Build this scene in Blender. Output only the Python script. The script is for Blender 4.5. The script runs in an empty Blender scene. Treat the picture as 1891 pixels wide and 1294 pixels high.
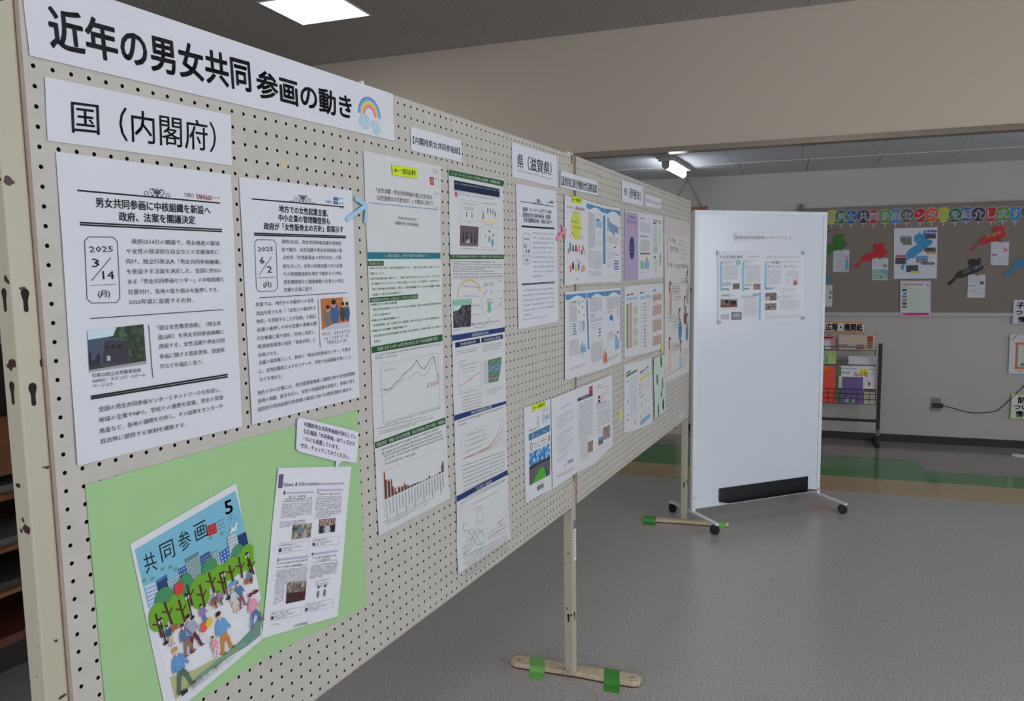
import bpy, math, random
import numpy as np
from mathutils import Matrix, Vector
random.seed(7)
SC = bpy.context.scene
COL = SC.collection

# ------------------------------------------------------------------ camera
cam_d = bpy.data.cameras.new('camera'); cam = bpy.data.objects.new('camera', cam_d); COL.objects.link(cam)
SC.camera = cam
cam.matrix_world = Matrix(((0.4464037, 0.1002454, -0.8891988, -0.62624), (-0.8947094, 0.0335744, -0.4453851, -0.98298), (-0.0147935, 0.9943961, 0.1046783, 1.46530), (0, 0, 0, 1)))
cam_d.sensor_width = 36.0; cam_d.sensor_fit = 'HORIZONTAL'; cam_d.lens = 26.9556
cam_d.clip_start = 0.02; cam_d.clip_end = 60

# ------------------------------------------------------------------ world, exposure
SC.view_settings.view_transform = 'Standard'
SC.view_settings.look = 'None'
SC.view_settings.gamma = 1.0
SC.view_settings.use_curve_mapping = False
SC.view_settings.exposure = 0.03
W = bpy.data.worlds.new('world'); SC.world = W; W.use_nodes = True
wbg = W.node_tree.nodes['Background']; wbg.inputs[0].default_value = (0.62, 0.76, 1.0, 1); wbg.inputs[1].default_value = 1.0

# room axes: s runs along the far wall (to the right), d away from the camera
TH = math.radians(-83)
WS = Vector((math.cos(TH), math.sin(TH), 0)); WN = Vector((-math.sin(TH), math.cos(TH), 0))
def R(s, d, z=0.0): return WS*s + WN*d + Vector((0, 0, z))

def area_light(name, loc, target, sx, sy, power, rgb):
    l = bpy.data.lights.new(name, 'AREA'); l.shape = 'RECTANGLE'; l.size = sx; l.size_y = sy; l.energy = power; l.color = rgb
    o = bpy.data.objects.new(name, l); COL.objects.link(o); o.location = loc
    o.rotation_euler = (Vector(target)-Vector(loc)).to_track_quat('-Z', 'Y').to_euler()
    return o
# daylight through the windows of the wall behind the camera and of the right wall, plus an added corridor fill
area_light('daylight_back', R(0.9, -3.42, 1.55), R(0.9, 3.0, 1.3), 5.6, 1.5, 62, (0.88, 0.94, 1.0))
area_light('corridor_fill', R(5.12, 5.4, 1.45), R(2.0, 5.4, 1.0), 1.2, 1.4, 9, (0.82, 0.91, 1.0))  # added fill to brighten the dark corridor; no known source there
area_light('daylight_right', R(5.12, 0.6, 1.55), R(0.0, 1.2, 1.3), 4.2, 1.5, 96, (0.90, 0.95, 1.0))

# ------------------------------------------------------------------ materials
def lin(c):
    c = c/255.0
    return c/12.92 if c <= 0.04045 else ((c+0.055)/1.055)**2.4
_m = {}
def mat(name, rgb, rough=0.6, var=0.04, scale=30.0, metal=0.0, spec=0.5, bump=0.0, emit=0.0, coat=0.0):
    """rgb as the surface's own colour in sRGB 0..255; noise gives slight uneven tone"""
    key = (name, rgb, rough)
    if key in _m: return _m[key]
    m = bpy.data.materials.new(name); m.use_nodes = True
    nt = m.node_tree; b = nt.nodes['Principled BSDF']
    c = [lin(v) for v in rgb]
    tc = nt.nodes.new('ShaderNodeTexCoord'); no = nt.nodes.new('ShaderNodeTexNoise'); no.inputs['Scale'].default_value = scale
    no.inputs['Detail'].default_value = 3
    nt.links.new(tc.outputs['Object'], no.inputs['Vector'])
    r = nt.nodes.new('ShaderNodeValToRGB')
    r.color_ramp.elements[0].position = 0.3; r.color_ramp.elements[1].position = 0.7
    r.color_ramp.elements[0].color = (*[max(0, v*(1-var)) for v in c], 1)
    r.color_ramp.elements[1].color = (*[min(1, v*(1+var)) for v in c], 1)
    nt.links.new(no.outputs['Fac'], r.inputs['Fac']); nt.links.new(r.outputs['Color'], b.inputs['Base Color'])
    b.inputs['Roughness'].default_value = rough; b.inputs['Metallic'].default_value = metal
    b.inputs['Specular IOR Level'].default_value = spec; b.inputs['Coat Weight'].default_value = coat
    if bump:
        bp = nt.nodes.new('ShaderNodeBump'); bp.inputs['Strength'].default_value = bump; bp.inputs['Distance'].default_value = 0.002
        nt.links.new(no.outputs['Fac'], bp.inputs['Height']); nt.links.new(bp.outputs['Normal'], b.inputs['Normal'])
    if emit:
        b.inputs['Emission Color'].default_value = (*c, 1); b.inputs['Emission Strength'].default_value = emit
    _m[key] = m
    return m
def ink(rgb): return mat('ink_%d_%d_%d' % rgb, rgb, 0.55, 0.03, 60, spec=0.3)

def speckled(name, a, b_, scale, rough, lo=0.35, hi=0.65, bump=0.0, big=0.0, rvar=0.0):
    m = bpy.data.materials.new(name); m.use_nodes = True; nt = m.node_tree; b = nt.nodes['Principled BSDF']
    tc = nt.nodes.new('ShaderNodeTexCoord'); n1 = nt.nodes.new('ShaderNodeTexNoise'); n1.inputs['Scale'].default_value = scale; n1.inputs['Detail'].default_value = 4
    n2 = nt.nodes.new('ShaderNodeTexNoise'); n2.inputs['Scale'].default_value = 1.3; n2.inputs['Detail'].default_value = 4
    nt.links.new(tc.outputs['Object'], n1.inputs['Vector']); nt.links.new(tc.outputs['Object'], n2.inputs['Vector'])
    r = nt.nodes.new('ShaderNodeValToRGB'); r.color_ramp.elements[0].position = lo; r.color_ramp.elements[1].position = hi
    r.color_ramp.elements[0].color = (*[lin(v) for v in a], 1); r.color_ramp.elements[1].color = (*[lin(v) for v in b_], 1)
    nt.links.new(n1.outputs['Fac'], r.inputs['Fac'])
    mx = nt.nodes.new('ShaderNodeMix'); mx.data_type = 'RGBA'; mx.blend_type = 'MULTIPLY'; mx.inputs[0].default_value = big
    r2 = nt.nodes.new('ShaderNodeValToRGB'); r2.color_ramp.elements[0].position = 0.3; r2.color_ramp.elements[1].position = 0.7
    r2.color_ramp.elements[0].color = (0.55, 0.52, 0.5, 1); r2.color_ramp.elements[1].color = (1, 1, 1, 1)
    nt.links.new(n2.outputs['Fac'], r2.inputs['Fac'])
    nt.links.new(r.outputs['Color'], mx.inputs[6]); nt.links.new(r2.outputs['Color'], mx.inputs[7]); nt.links.new(mx.outputs[2], b.inputs['Base Color'])
    mr = nt.nodes.new('ShaderNodeMapRange'); mr.inputs['To Min'].default_value = rough-rvar; mr.inputs['To Max'].default_value = rough+rvar
    nt.links.new(n2.outputs['Fac'], mr.inputs['Value']); nt.links.new(mr.outputs['Result'], b.inputs['Roughness'])
    if bump:
        bp = nt.nodes.new('ShaderNodeBump'); bp.inputs['Strength'].default_value = bump; bp.inputs['Distance'].default_value = 0.001
        nt.links.new(n1.outputs['Fac'], bp.inputs['Height']); nt.links.new(bp.outputs['Normal'], b.inputs['Normal'])
    return m
def chipped(name, paint, rust, thr=0.70, scale=38):
    """painted steel with small dark chips"""
    m = speckled(name, paint, paint, 60, 0.42); nt = m.node_tree; b = nt.nodes['Principled BSDF']
    tc = [n for n in nt.nodes if n.type == 'TEX_COORD'][0]
    n = nt.nodes.new('ShaderNodeTexNoise'); n.inputs['Scale'].default_value = scale; n.inputs['Detail'].default_value = 2
    nt.links.new(tc.outputs['Object'], n.inputs['Vector'])
    r = nt.nodes.new('ShaderNodeValToRGB'); r.color_ramp.elements[0].position = thr; r.color_ramp.elements[1].position = thr+0.015
    nt.links.new(n.outputs['Fac'], r.inputs['Fac'])
    mx = nt.nodes.new('ShaderNodeMix'); mx.data_type = 'RGBA'; mx.inputs[6].default_value = (*[lin(v) for v in paint], 1); mx.inputs[7].default_value = (*[lin(v) for v in rust], 1)
    nt.links.new(r.outputs['Color'], mx.inputs[0]); nt.links.new(mx.outputs[2], b.inputs['Base Color'])
    return m

# ------------------------------------------------------------------ mesh helpers
def tag(o, label=None, cat=None, group=None, kind=None):
    if label: o['label'] = label
    if cat: o['category'] = cat
    if group: o['group'] = group
    if kind: o['kind'] = kind
    return o
class MB:
    def __init__(s): s.v = []; s.f = []; s.mi = []; s.m = []
    def mi_of(s, m):
        if m not in s.m: s.m.append(m)
        return s.m.index(m)
    def add(s, vs, fs, m):
        n = len(s.v); s.v += [tuple(v) for v in vs]; k = s.mi_of(m)
        for f in fs: s.f.append([i+n for i in f]); s.mi.append(k)
    def box(s, o, x, y, z, m):
        """box from corner o along vectors x, y, z"""
        o, x, y, z = map(Vector, (o, x, y, z))
        vs = [o, o+x, o+x+y, o+y, o+z, o+x+z, o+x+y+z, o+y+z]
        fs = [(0,3,2,1),(4,5,6,7),(0,1,5,4),(1,2,6,5),(2,3,7,6),(3,0,4,7)]
        if x.cross(y).dot(z) < 0: fs = [f[::-1] for f in fs]
        s.add(vs, fs, m)
    def bbox(s, x0, x1, y0, y1, z0, z1, m): s.box((x0,y0,z0), (x1-x0,0,0), (0,y1-y0,0), (0,0,z1-z0), m)
    def prism(s, pts, dv, m):
        """closed outline pts (3-D, flat) extruded by dv"""
        n = len(pts); a = [Vector(p) for p in pts]; b = [p+Vector(dv) for p in a]
        s.add(a+b, [list(range(n))[::-1], list(range(n, 2*n))]+[(i, (i+1) % n, n+(i+1) % n, n+i) for i in range(n)], m)
    def tube(s, pts, r, m, seg=8, cap=True):
        pts = [Vector(p) for p in pts]; rings = []
        for i, p in enumerate(pts):
            t = (pts[min(i+1, len(pts)-1)]-pts[max(i-1, 0)]).normalized()
            a = t.orthogonal().normalized() if i == 0 else (a - t*a.dot(t)).normalized()
            b = t.cross(a); rr = r[i] if isinstance(r, (list, tuple)) else r
            rings.append([p + (a*math.cos(2*math.pi*k/seg)+b*math.sin(2*math.pi*k/seg))*rr for k in range(seg)])
        vs = [v for q in rings for v in q]; fs = []
        for i in range(len(rings)-1):
            for k in range(seg): fs.append((i*seg+k, i*seg+(k+1) % seg, (i+1)*seg+(k+1) % seg, (i+1)*seg+k))
        if cap: fs += [list(range(seg))[::-1], [(len(rings)-1)*seg+k for k in range(seg)]]
        s.add(vs, fs, m)
    def build(s, name, parent=None, bevel=0.0, smooth=False, origin=None):
        me = bpy.data.meshes.new(name)
        org = Vector(origin) if origin is not None else Vector((0, 0, 0))
        me.from_pydata([(Vector(v)-org)[:] for v in s.v], [], s.f)
        for m in s.m: me.materials.append(m)
        if s.mi: me.polygons.foreach_set('material_index', s.mi)
        if smooth: me.polygons.foreach_set('use_smooth', [True]*len(me.polygons))
        me.update()
        o = bpy.data.objects.new(name, me); COL.objects.link(o); o.location = org
        if parent is not None:
            o.parent = parent
            o.location = org - world_loc(parent)
        if bevel:
            b = o.modifiers.new('bevel', 'BEVEL'); b.width = bevel; b.segments = 2; b.limit_method = 'ANGLE'
        return o
def world_loc(o):
    v = Vector(o.location)
    while o.parent: o = o.parent; v += Vector(o.location)
    return v
def empty(name, loc, label, cat, group=None):
    o = bpy.data.objects.new(name, None); COL.objects.link(o); o.location = loc; o.empty_display_size = 0.05
    return tag(o, label, cat, group)

# ------------------------------------------------------------------ flat print
TXT = {}          # (string, weight, res) -> mesh arrays, filled in one go
JOBS = []
class Sheet:
    """a sheet of paper; print is laid out in its own coordinates: (0,0) top left, (1,1) bottom right"""
    def __init__(s, name, quad, rgb, label, cat, group=None, off=0.0015, curl=0.0, thick=0.0004, rough=0.62, front=None, outline=None, part_of=None):
        s.q = [Vector(p) for p in quad]; s.parts = {}; s.n_ = 0; s.curl = curl; s.off = off
        s.W = ((s.q[1]-s.q[0]).length+(s.q[2]-s.q[3]).length)/2; s.H = ((s.q[3]-s.q[0]).length+(s.q[2]-s.q[1]).length)/2
        n = (s.q[1]-s.q[0]).cross(s.q[3]-s.q[0]).normalized()
        cam_side = Vector(cam.location)-s.q[0]
        s.n = n if n.dot(cam_side) > 0 else -n
        s.c = (s.q[0]+s.q[2])/2
        m = mat('paper_%d_%d_%d' % rgb, rgb, rough, 0.015, 18, spec=0.3)
        mb = MB()
        if outline is None:
            N = 20 if curl else 2
            g = [[s.P(i/N, j/N, 0) for i in range(N+1)] for j in range(N+1)]
            vs = [p for r_ in g for p in r_]; nv = len(vs); vs += [p - s.n*thick for p in vs]
            fs = []
            for j in range(N):
                for i in range(N):
                    a = j*(N+1)+i; fs.append((a, a+1, a+N+2, a+N+1)); fs.append((nv+a, nv+a+N+1, nv+a+N+2, nv+a+1))
            rim = [i for i in range(N+1)]+[j*(N+1)+N for j in range(1, N+1)]+[N*(N+1)+i for i in range(N-1, -1, -1)]+[j*(N+1) for j in range(N-1, 0, -1)]
            for a, b in zip(rim, rim[1:]+rim[:1]): fs.append((a, nv+a, nv+b, b))
            mb.add(vs, fs, m)
        else:
            mb.prism([s.P(u, v, -thick) for u, v in outline], s.n*thick, m)
        s.obj = mb.build(name, origin=s.c, parent=part_of)
        tag(s.obj, label, cat, group)
    def P(s, u, v, lift):
        a = s.q[0].lerp(s.q[1], u); b = s.q[3].lerp(s.q[2], u); p = a.lerp(b, v)
        c = 0.0
        if s.curl: c = s.curl*(0.5*abs(2*u-1)**3*(0.5+0.5*math.sin(9*v+s.W*40)) + 0.3*(1+math.sin(5.0*v+7*u+s.H*9))*0.5)
        return p + s.n*(s.off+c+lift)
    def lift(s):
        s.n_ += 1; return 0.00022+s.n_*0.000012
    def mb(s, part):
        if part in UNIQ: s.k_ = getattr(s, 'k_', 0)+1; return s.parts.setdefault((part, s.k_), MB())
        return s.parts.setdefault(part, MB())
    def poly(s, pts, rgb, part='printed_graphic', m=None):
        l = s.lift()+(.00015 if s.curl else 0); s.mb(part).add([s.P(u, v, l) for u, v in pts], [list(range(len(pts)))], m or ink(rgb))
    def rect(s, u0, v0, u1, v1, rgb, part='printed_graphic', m=None): s.quad([(u0,v0),(u1,v0),(u1,v1),(u0,v1)], rgb, part, m)
    def quad(s, p, rgb, part='printed_graphic', m=None):
        l = s.lift(); n = max(2, int(math.ceil(max(abs(p[1][0]-p[0][0]), abs(p[3][1]-p[0][1]))*16))) if s.curl else 1
        vs = []
        for j in range(n+1):
            for i in range(n+1):
                a, b = i/n, j/n
                u = (p[0][0]*(1-a)+p[1][0]*a)*(1-b)+(p[3][0]*(1-a)+p[2][0]*a)*b
                v = (p[0][1]*(1-a)+p[1][1]*a)*(1-b)+(p[3][1]*(1-a)+p[2][1]*a)*b
                vs.append(s.P(u, v, l))
        s.mb(part).add(vs, [(j*(n+1)+i, j*(n+1)+i+1, (j+1)*(n+1)+i+1, (j+1)*(n+1)+i) for j in range(n) for i in range(n)], m or ink(rgb))
    def line(s, pts, w, rgb, part='printed_rule'):
        """polyline of width w metres"""
        l = s.lift(); mbb = s.mb(part); i_ = 0
        for (u0, v0), (u1, v1) in zip(pts, pts[1:]):
            dx, dy = (u1-u0)*s.W, (v1-v0)*s.H; L = math.hypot(dx, dy) or 1e-6
            nx, ny = -dy/L*w/2/s.W, dx/L*w/2/s.H; k = max(1, int(L/.012)) if s.curl else 1; l = l+.0002 if i_ == 0 else l; i_ = 1
            vs = []
            for i in range(k+1):
                u, v = u0+(u1-u0)*i/k, v0+(v1-v0)*i/k; vs += [s.P(u+nx, v+ny, l), s.P(u-nx, v-ny, l)]
            mbb.add(vs, [(2*i, 2*i+1, 2*i+3, 2*i+2) for i in range(k)], ink(rgb))
    def disc(s, c, r, rgb, part='printed_graphic', n=14, asp=1.0, a0=0, a1=360, m=None):
        """r in metres, asp stretches vertically"""
        pts = [(c[0]+r*math.cos(math.radians(a0+(a1-a0)*k/n))/s.W, c[1]+r*asp*math.sin(math.radians(a0+(a1-a0)*k/n))/s.H) for k in range(n+(a1-a0 < 360))]
        s.poly(pts, rgb, part, m)
    def arc(s, c, r, w, a0, a1, rgb, part='printed_graphic', asp=1.0, n=12):
        pts = [(c[0]+r*math.cos(math.radians(a0+(a1-a0)*k/n))/s.W, c[1]+r*asp*math.sin(math.radians(a0+(a1-a0)*k/n))/s.H) for k in range(n+1)]
        s.line(pts, w, rgb, part)
    def T(s, txt, pl, pr, h, rgb=(22, 22, 26), wt=0.0, part='lettering', res=1, em=0.95):
        TXT[(txt, 0.0, res)] = None; JOBS.append((s, txt, pl, pr, h, rgb, wt, part, res, em, s.lift()+.0003))
    def L(s, pl, pr, h, rgb=(70, 70, 74), part='small_print', dens=0.62):
        """a line of print too small to read: rows of short strokes"""
        W_ = abs(pr[0]-pl[0])*s.W; n = max(2, int(W_/(h*s.H))); l = s.lift()+.0003; mbb = s.mb(part); m = ink(rgb)
        if n > 60: n = 60
        rnd = random.Random(int(pl[1]*1e4)+n)
        for i in range(n):
            if rnd.random() < 0.06: continue
            for k in range(rnd.choice((2, 3, 3))):
                a = (i+0.12+rnd.random()*0.25)/n; b = (i+0.62+rnd.random()*0.26)/n
                yy = (-0.42+0.38*k+rnd.random()*0.1); t = 0.13*dens/0.62
                if rnd.random() < 0.4: b = a+0.16/n; t2 = 0.8; yy = -0.4
                else: t2 = t
                q = []
                for aa, bb in ((a, yy), (b, yy), (b, yy+t2), (a, yy+t2)):
                    q.append(s.P(pl[0]+(pr[0]-pl[0])*aa, pl[1]+(pr[1]-pl[1])*aa+bb*h, l))
                mbb.add(q, [(0, 1, 2, 3)], m)
    def block(s, tl, tr, bl, n, h, rgb=(80, 80, 84), last=1.0, part='small_print'):
        """n lines between tl-tr and bl"""
        for i in range(n):
            t = i/max(1, n-1); dx, dy = (bl[0]-tl[0])*t, (bl[1]-tl[1])*t
            r_ = last if i == n-1 else 1.0
            s.L((tl[0]+dx, tl[1]+dy), (tl[0]+dx+(tr[0]-tl[0])*r_, tl[1]+dy+(tr[1]-tl[1])*r_), h, rgb, part)

def flush_print():
    objs = {}
    for k in TXT:
        c = bpy.data.curves.new('t', 'FONT'); c.body = k[0]; c.size = 1.0; c.offset = k[1]; c.resolution_u = k[2]; c.fill_mode = 'FRONT'
        o = bpy.data.objects.new('t', c); COL.objects.link(o); objs[k] = o
    dg = bpy.context.evaluated_depsgraph_get(); dg.update()
    for k, o in objs.items():
        me = o.evaluated_get(dg).to_mesh(); n = len(me.vertices); co = np.zeros(n*3); me.vertices.foreach_get('co', co); co = co.reshape(-1, 3)
        TXT[k] = (co[:, :2].copy(), [tuple(p.vertices) for p in me.polygons]); o.evaluated_get(dg).to_mesh_clear()
    for o in objs.values():
        c = o.data; bpy.data.objects.remove(o); bpy.data.curves.remove(c)
    for s, txt, pl, pr, h, rgb, wt, part, res, em, l in JOBS:
        co, fs = TXT[(txt, 0.0, res)]
        if len(co) == 0: continue
        wx = wt*1.25; x0, x1 = co[:, 0].min()-wx, co[:, 0].max()+wx
        # heavier type is overprinted with small shifts
        if wt <= 0: sh = [(0, 0)]
        elif res == 1: sh = [(-wx, 0), (wx, 0)]
        else: n = 12 if res > 2 else 6; sh = [(wx*math.cos(2*math.pi*k/n), wx*math.sin(2*math.pi*k/n)) for k in range(n)]
        tm = MB()
        for dx, dy in sh:
            out = []
            for x, y in co:
                a = (x+dx-x0)/(x1-x0); u = pl[0]+(pr[0]-pl[0])*a; v = pl[1]+(pr[1]-pl[1])*a - (y+dy-0.38)/em*h
                out.append(s.P(u, v, l))
            tm.add(out, fs, ink(rgb))
        tm.build(part, s.obj, origin=s.c)
    for s in SHEETS:
        for part, mbb in s.parts.items():
            if isinstance(part, tuple): part = part[0]
            o = mbb.build(part, s.obj, origin=s.c)
            if part in STUFF: o['kind'] = 'stuff'
SHEETS = []
UNIQ = {'heading_bar', 'tint_panel', 'blue_stripe', 'photo', 'photo_label', 'side_band', 'oval_photo'}
STUFF = {'person_cutout', 'speech_frame', 'picture', 'picture_frame', 'icon', 'marker', 'cover_people', 'thumbnail', 'printed_graphic', 'arrow', 'logo', 'emblem', 'cloud', 'rainbow', 'cover_text', 'frame_print', 'edge_stripe', 'date_box', 'small_print', 'body_text', 'chart', 'ornament', 'cover_people', 'cover_trees', 'cover_buildings', 'cover_leaves', 'cover_lamps', 'cover_benches', 'printed_rule', 'figure', 'lettering'}
def sheet(*a, **k):
    s = Sheet(*a, **k); SHEETS.append(s); return s
BLK = (20, 20, 24)
def photo_tree(name, cols, scale):
    """printed photograph: mottled colours"""
    m = bpy.data.materials.new(name); m.use_nodes = True; nt = m.node_tree; b = nt.nodes['Principled BSDF']; b.inputs['Roughness'].default_value = 0.5
    tc = nt.nodes.new('ShaderNodeTexCoord'); n = nt.nodes.new('ShaderNodeTexNoise'); n.inputs['Scale'].default_value = scale; n.inputs['Detail'].default_value = 5
    nt.links.new(tc.outputs['Object'], n.inputs['Vector']); r = nt.nodes.new('ShaderNodeValToRGB')
    while len(r.color_ramp.elements) < len(cols): r.color_ramp.elements.new(0.5)
    for i, c in enumerate(cols):
        r.color_ramp.elements[i].position = 0.32+0.36*i/(len(cols)-1); r.color_ramp.elements[i].color = (*[lin(v) for v in c], 1)
    nt.links.new(n.outputs['Fac'], r.inputs['Fac']); nt.links.new(r.outputs['Color'], b.inputs['Base Color'])
    return m
PH_LEAF = photo_tree('print_foliage', [(12, 24, 12), (28, 52, 24), (70, 100, 60)], 160)
PH_DARK = photo_tree('print_dark', [(14, 14, 18), (50, 48, 56), (110, 104, 108)], 130)
PH_ROOM = photo_tree('print_room', [(60, 50, 44), (130, 118, 104), (190, 180, 168)], 120)
PH_MIX = photo_tree('print_mix', [(40, 36, 40), (120, 70, 60), (190, 170, 160), (70, 100, 140)], 220)
PH_SKY = photo_tree('print_sky', [(20, 84, 150), (60, 140, 200), (220, 232, 240)], 60)
PH_CASTLE = photo_tree('print_brown', [(40, 26, 20), (110, 84, 66), (170, 160, 150)], 260)
# ================================================================== the room
FLOOR_M = speckled('vinyl_floor', (126, 122, 119), (212, 207, 203), 190, 0.28, lo=.30, hi=.70, bump=0.0, big=0.08, rvar=0.05)
TILE_M = speckled('corridor_tile', (136, 128, 120), (158, 150, 142), 170, 0.13, big=0.1, rvar=0.04)
GREEN_M = speckled('green_tile', (76, 124, 76), (96, 146, 92), 170, 0.13, big=0.1, rvar=0.04)
OCHRE_M = speckled('ochre_tile', (172, 150, 112), (188, 166, 126), 170, 0.18, big=0.1, rvar=0.04)
CEIL_M = speckled('rock_wool_board', (162, 156, 150), (182, 176, 170), 55, 0.9, bump=0.5)
CEILG_M = mat('ceiling_gap', (70, 68, 66), 0.9)
CEIL2_M = speckled('corridor_ceiling_board', (196, 196, 198), (210, 210, 212), 55, 0.9, bump=0.3)
LINT_M = speckled('lintel_paint', (194, 181, 164), (203, 190, 173), 420, 0.8, bump=0.15)
WALL_M = speckled('wall_paint', (178, 172, 166), (190, 184, 178), 300, 0.75, bump=0.1, big=0.12)
STEEL_M = mat('bare_steel', (132, 122, 108), 0.32, 0.05, 12, metal=0.85)
DARKP_M = mat('dark_skirting', (34, 29, 28), 0.5)
LAMP_M = mat('lamp_diffuser', (255, 255, 255), 0.5, 0.0, emit=9.0)
TUBE_M = mat('lamp_tube', (232, 242, 255), 0.5, 0.0, emit=24.0)
WHITEP_M = mat('white_plastic', (226, 226, 222), 0.4)
CREAM_M = chipped('cream_paint', (184, 176, 156), (66, 34, 30), 0.665)

S0, S1, D0, DL, DW = -4.6, 5.2, -3.5, 4.565, 6.211      # left wall, right wall, back wall, lintel, far wall
HC, HL, HB = 3.068, 2.245, 2.238                       # main ceiling, corridor ceiling, lintel underside
def rbox(mb, s0, s1, d0, d1, z0, z1, m): mb.box(R(s0, d0, z0), WS*(s1-s0), WN*(d1-d0), (0, 0, z1-z0), m)
def struct(name, mb, parent=None, **k):
    o = mb.build(name, parent, **k)
    if parent is None: o['kind'] = 'structure'
    return o
def S_(name, boxes, m, parent=None, **k):
    mb = MB()
    for b in boxes: rbox(mb, *b, m)
    return struct(name, mb, parent, **k)

floor = S_('floor', [(S0-.3, S1+.3, D0-.3, DW+.3, -0.12, -0.006)], CEILG_M, origin=(0, 0, 0))
for d0, d1 in ((D0-.1, -1.66), (-1.66, 0.154), (0.154, 1.968), (1.968, 3.782), (3.782, DL)):
    S_('floor_sheet', [(S0-.2, S1+.2, d0+.0007, d1-.0007, -0.006, 0)], FLOOR_M, floor)
TS = 0.3215
DT = [DL, 4.948, 5.268, 5.584, 5.90, DW]
for i in range(-9, 12):
    for j in range(5):
        s0, s1, d0, d1 = 1.862+i*TS, 1.862+(i+1)*TS, DT[j], DT[j+1]
        if s0 < S0 or s1 > S1: continue
        m = OCHRE_M if j == 0 else GREEN_M if (j == 1 or (j == 2 and i < 0)) else TILE_M
        S_('floor_tile', [(s0+.0004, s1-.0004, d0+.0004, d1-.0004, -0.006, -0.0003*((i+j) % 2))], m, floor)
sa, sb = 1.862-9*TS, 1.862+10*TS
S_('floor_edge', [(S0, sa, DL, DW, -0.006, 0), (sb, S1, DL, DW, -0.006, 0)], TILE_M, floor)

ceil_main = S_('ceiling', [(S0-.2, S1+.2, D0-.2, DL+.12, HC+.004, HC+.12)], CEILG_M, origin=R(0, 0, HC))
LW, LD = 0.485, 0.44
LAMPS = [(-1.838, 3.463), (1.4, 0.4), (-1.838, 0.4), (1.4, -2.0), (-1.838, -2.0)]
BD, BS = 0.432, 0.985
bme = {}
def board_mesh(w, d, key):
    if key in bme: return bme[key]
    mb = MB(); rbox(mb, 0.0015, w-.0015, 0.0015, d-.0015, 0, 0.004, CEIL_M)
    o = mb.build('ceiling_board'); bme[key] = o.data; bpy.data.objects.remove(o); return bme[key]
def put_board(p, q, d0, d1):
    me = board_mesh(q-p, d1-d0, (round(q-p, 3), round(d1-d0, 3)))
    o = bpy.data.objects.new('ceiling_board', me); COL.objects.link(o); o.parent = ceil_main
    o.location = R(p, d0, HC)-R(0, 0, HC)
row = 0; d1 = DL
while d1 > D0:
    d0 = max(d1-BD if row else d1-0.30, D0)
    off = 0.0 if row % 2 == 0 else 0.49
    s = 0.996-6*BS-off
    while s < S1+BS:
        a, b = max(s, S0), min(s+BS, S1)
        if b-a > 0.02:
            # boards are cut around the recessed lamps
            segs = [(a, b)]
            for ls, ld in LAMPS:
                if d0 < ld+LD/2-.02 and d1 > ld-LD/2+.02:
                    new = []
                    for p, q in segs:
                        if q <= ls-LW/2 or p >= ls+LW/2: new.append((p, q)); continue
                        if p < ls-LW/2: new.append((p, ls-LW/2))
                        if q > ls+LW/2: new.append((ls+LW/2, q))
                    segs = new
            for p, q in segs:
                if q-p < 0.02: continue
                put_board(p, q, d0, d1)
            if len(segs) > 1 or segs != [(a, b)]:
                for ls, ld in LAMPS:
                    p, q = max(a, ls-LW/2), min(b, ls+LW/2)
                    if q-p > .02 and d0 < ld+LD/2-.02 and d1 > ld-LD/2+.02:
                        if d1-(ld+LD/2) > .01: put_board(p, q, ld+LD/2, d1)
                        if (ld-LD/2)-d0 > .01: put_board(p, q, d0, ld-LD/2)
        s += BS
    d1 = d0; row += 1

lowc = S_('ceiling_corridor', [(S0-.2, S1+.2, DL+.1, DW+.2, HL+.006, HL+.12)], CEILG_M, origin=R(0, DL, HL))
for s0, d0, d1, z in [(1.49-.495*k, DL+.1, 5.42, 0) for k in range(-7, 12)]+[(1.545-.497*k, 5.42, DW, -.004) for k in range(-7, 12)]:
    if s0 < S0 or s0+.49 > S1: continue
    S_('ceiling_board', [(s0+.0012, s0+.4938, d0+.0012, d1-.0012, HL+z, HL+.006)], CEIL2_M, lowc)

lint = S_('wall_lintel', [(S0, S1, DL, DL+.1, HB, HC+.004)], LINT_M)
S_('metal_edge_strip', [(S0, S1, DL-.006, DL, HB, HB+.030), (S0, S1, DL-.006, DL+.1, HB-.004, HB)], STEEL_M, lint)
S_('wall_far', [(S0-.1, S1+.1, DW, DW+.1, 0, HC)], WALL_M)
S_('baseboard_far', [(S0, S1, DW-.008, DW, 0, .062)], DARKP_M)
S_('wall_left', [(S0-.1, S0, D0-.1, DW+.1, 0, HC)], WALL_M)
S_('baseboard_left', [(S0, S0+.008, D0, DW-.01, 0, .062)], DARKP_M)
def windowed_wall(name, a0, a1, fixed, t, along, n, wins, z0, z1, wn0):
    """a wall with n window openings; along='s' or 'd'"""
    boxes = []
    def bx_(p, q, za, zb): boxes.append((p, q, fixed, fixed+t, za, zb) if along == 's' else (fixed, fixed+t, p, q, za, zb))
    bx_(a0, a1, 0, z0); bx_(a0, a1, z1, HC)
    x = a0
    for p, q in wins: bx_(x, p, z0, z1); x = q
    bx_(x, a1, z0, z1)
    S_(name, boxes, WALL_M)
    for k, (p, q) in enumerate(wins):
        fb = []
        def fr(p_, q_, za, zb, dd=0.0):
            fb.append((p_, q_, fixed+t*.3+dd, fixed+t*.7+dd, za, zb) if along == 's' else (fixed+t*.3+dd, fixed+t*.7+dd, p_, q_, za, zb))
        fr(p, q, z0, z0+.05); fr(p, q, z1-.05, z1); fr(p, p+.05, z0+.05, z1-.05); fr(q-.05, q, z0+.05, z1-.05); fr((p+q)/2-.025, (p+q)/2+.025, z0+.05, z1-.05)
        S_('window_%d' % (wn0+k), fb, mat('window_frame', (190, 188, 184), 0.4))
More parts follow.
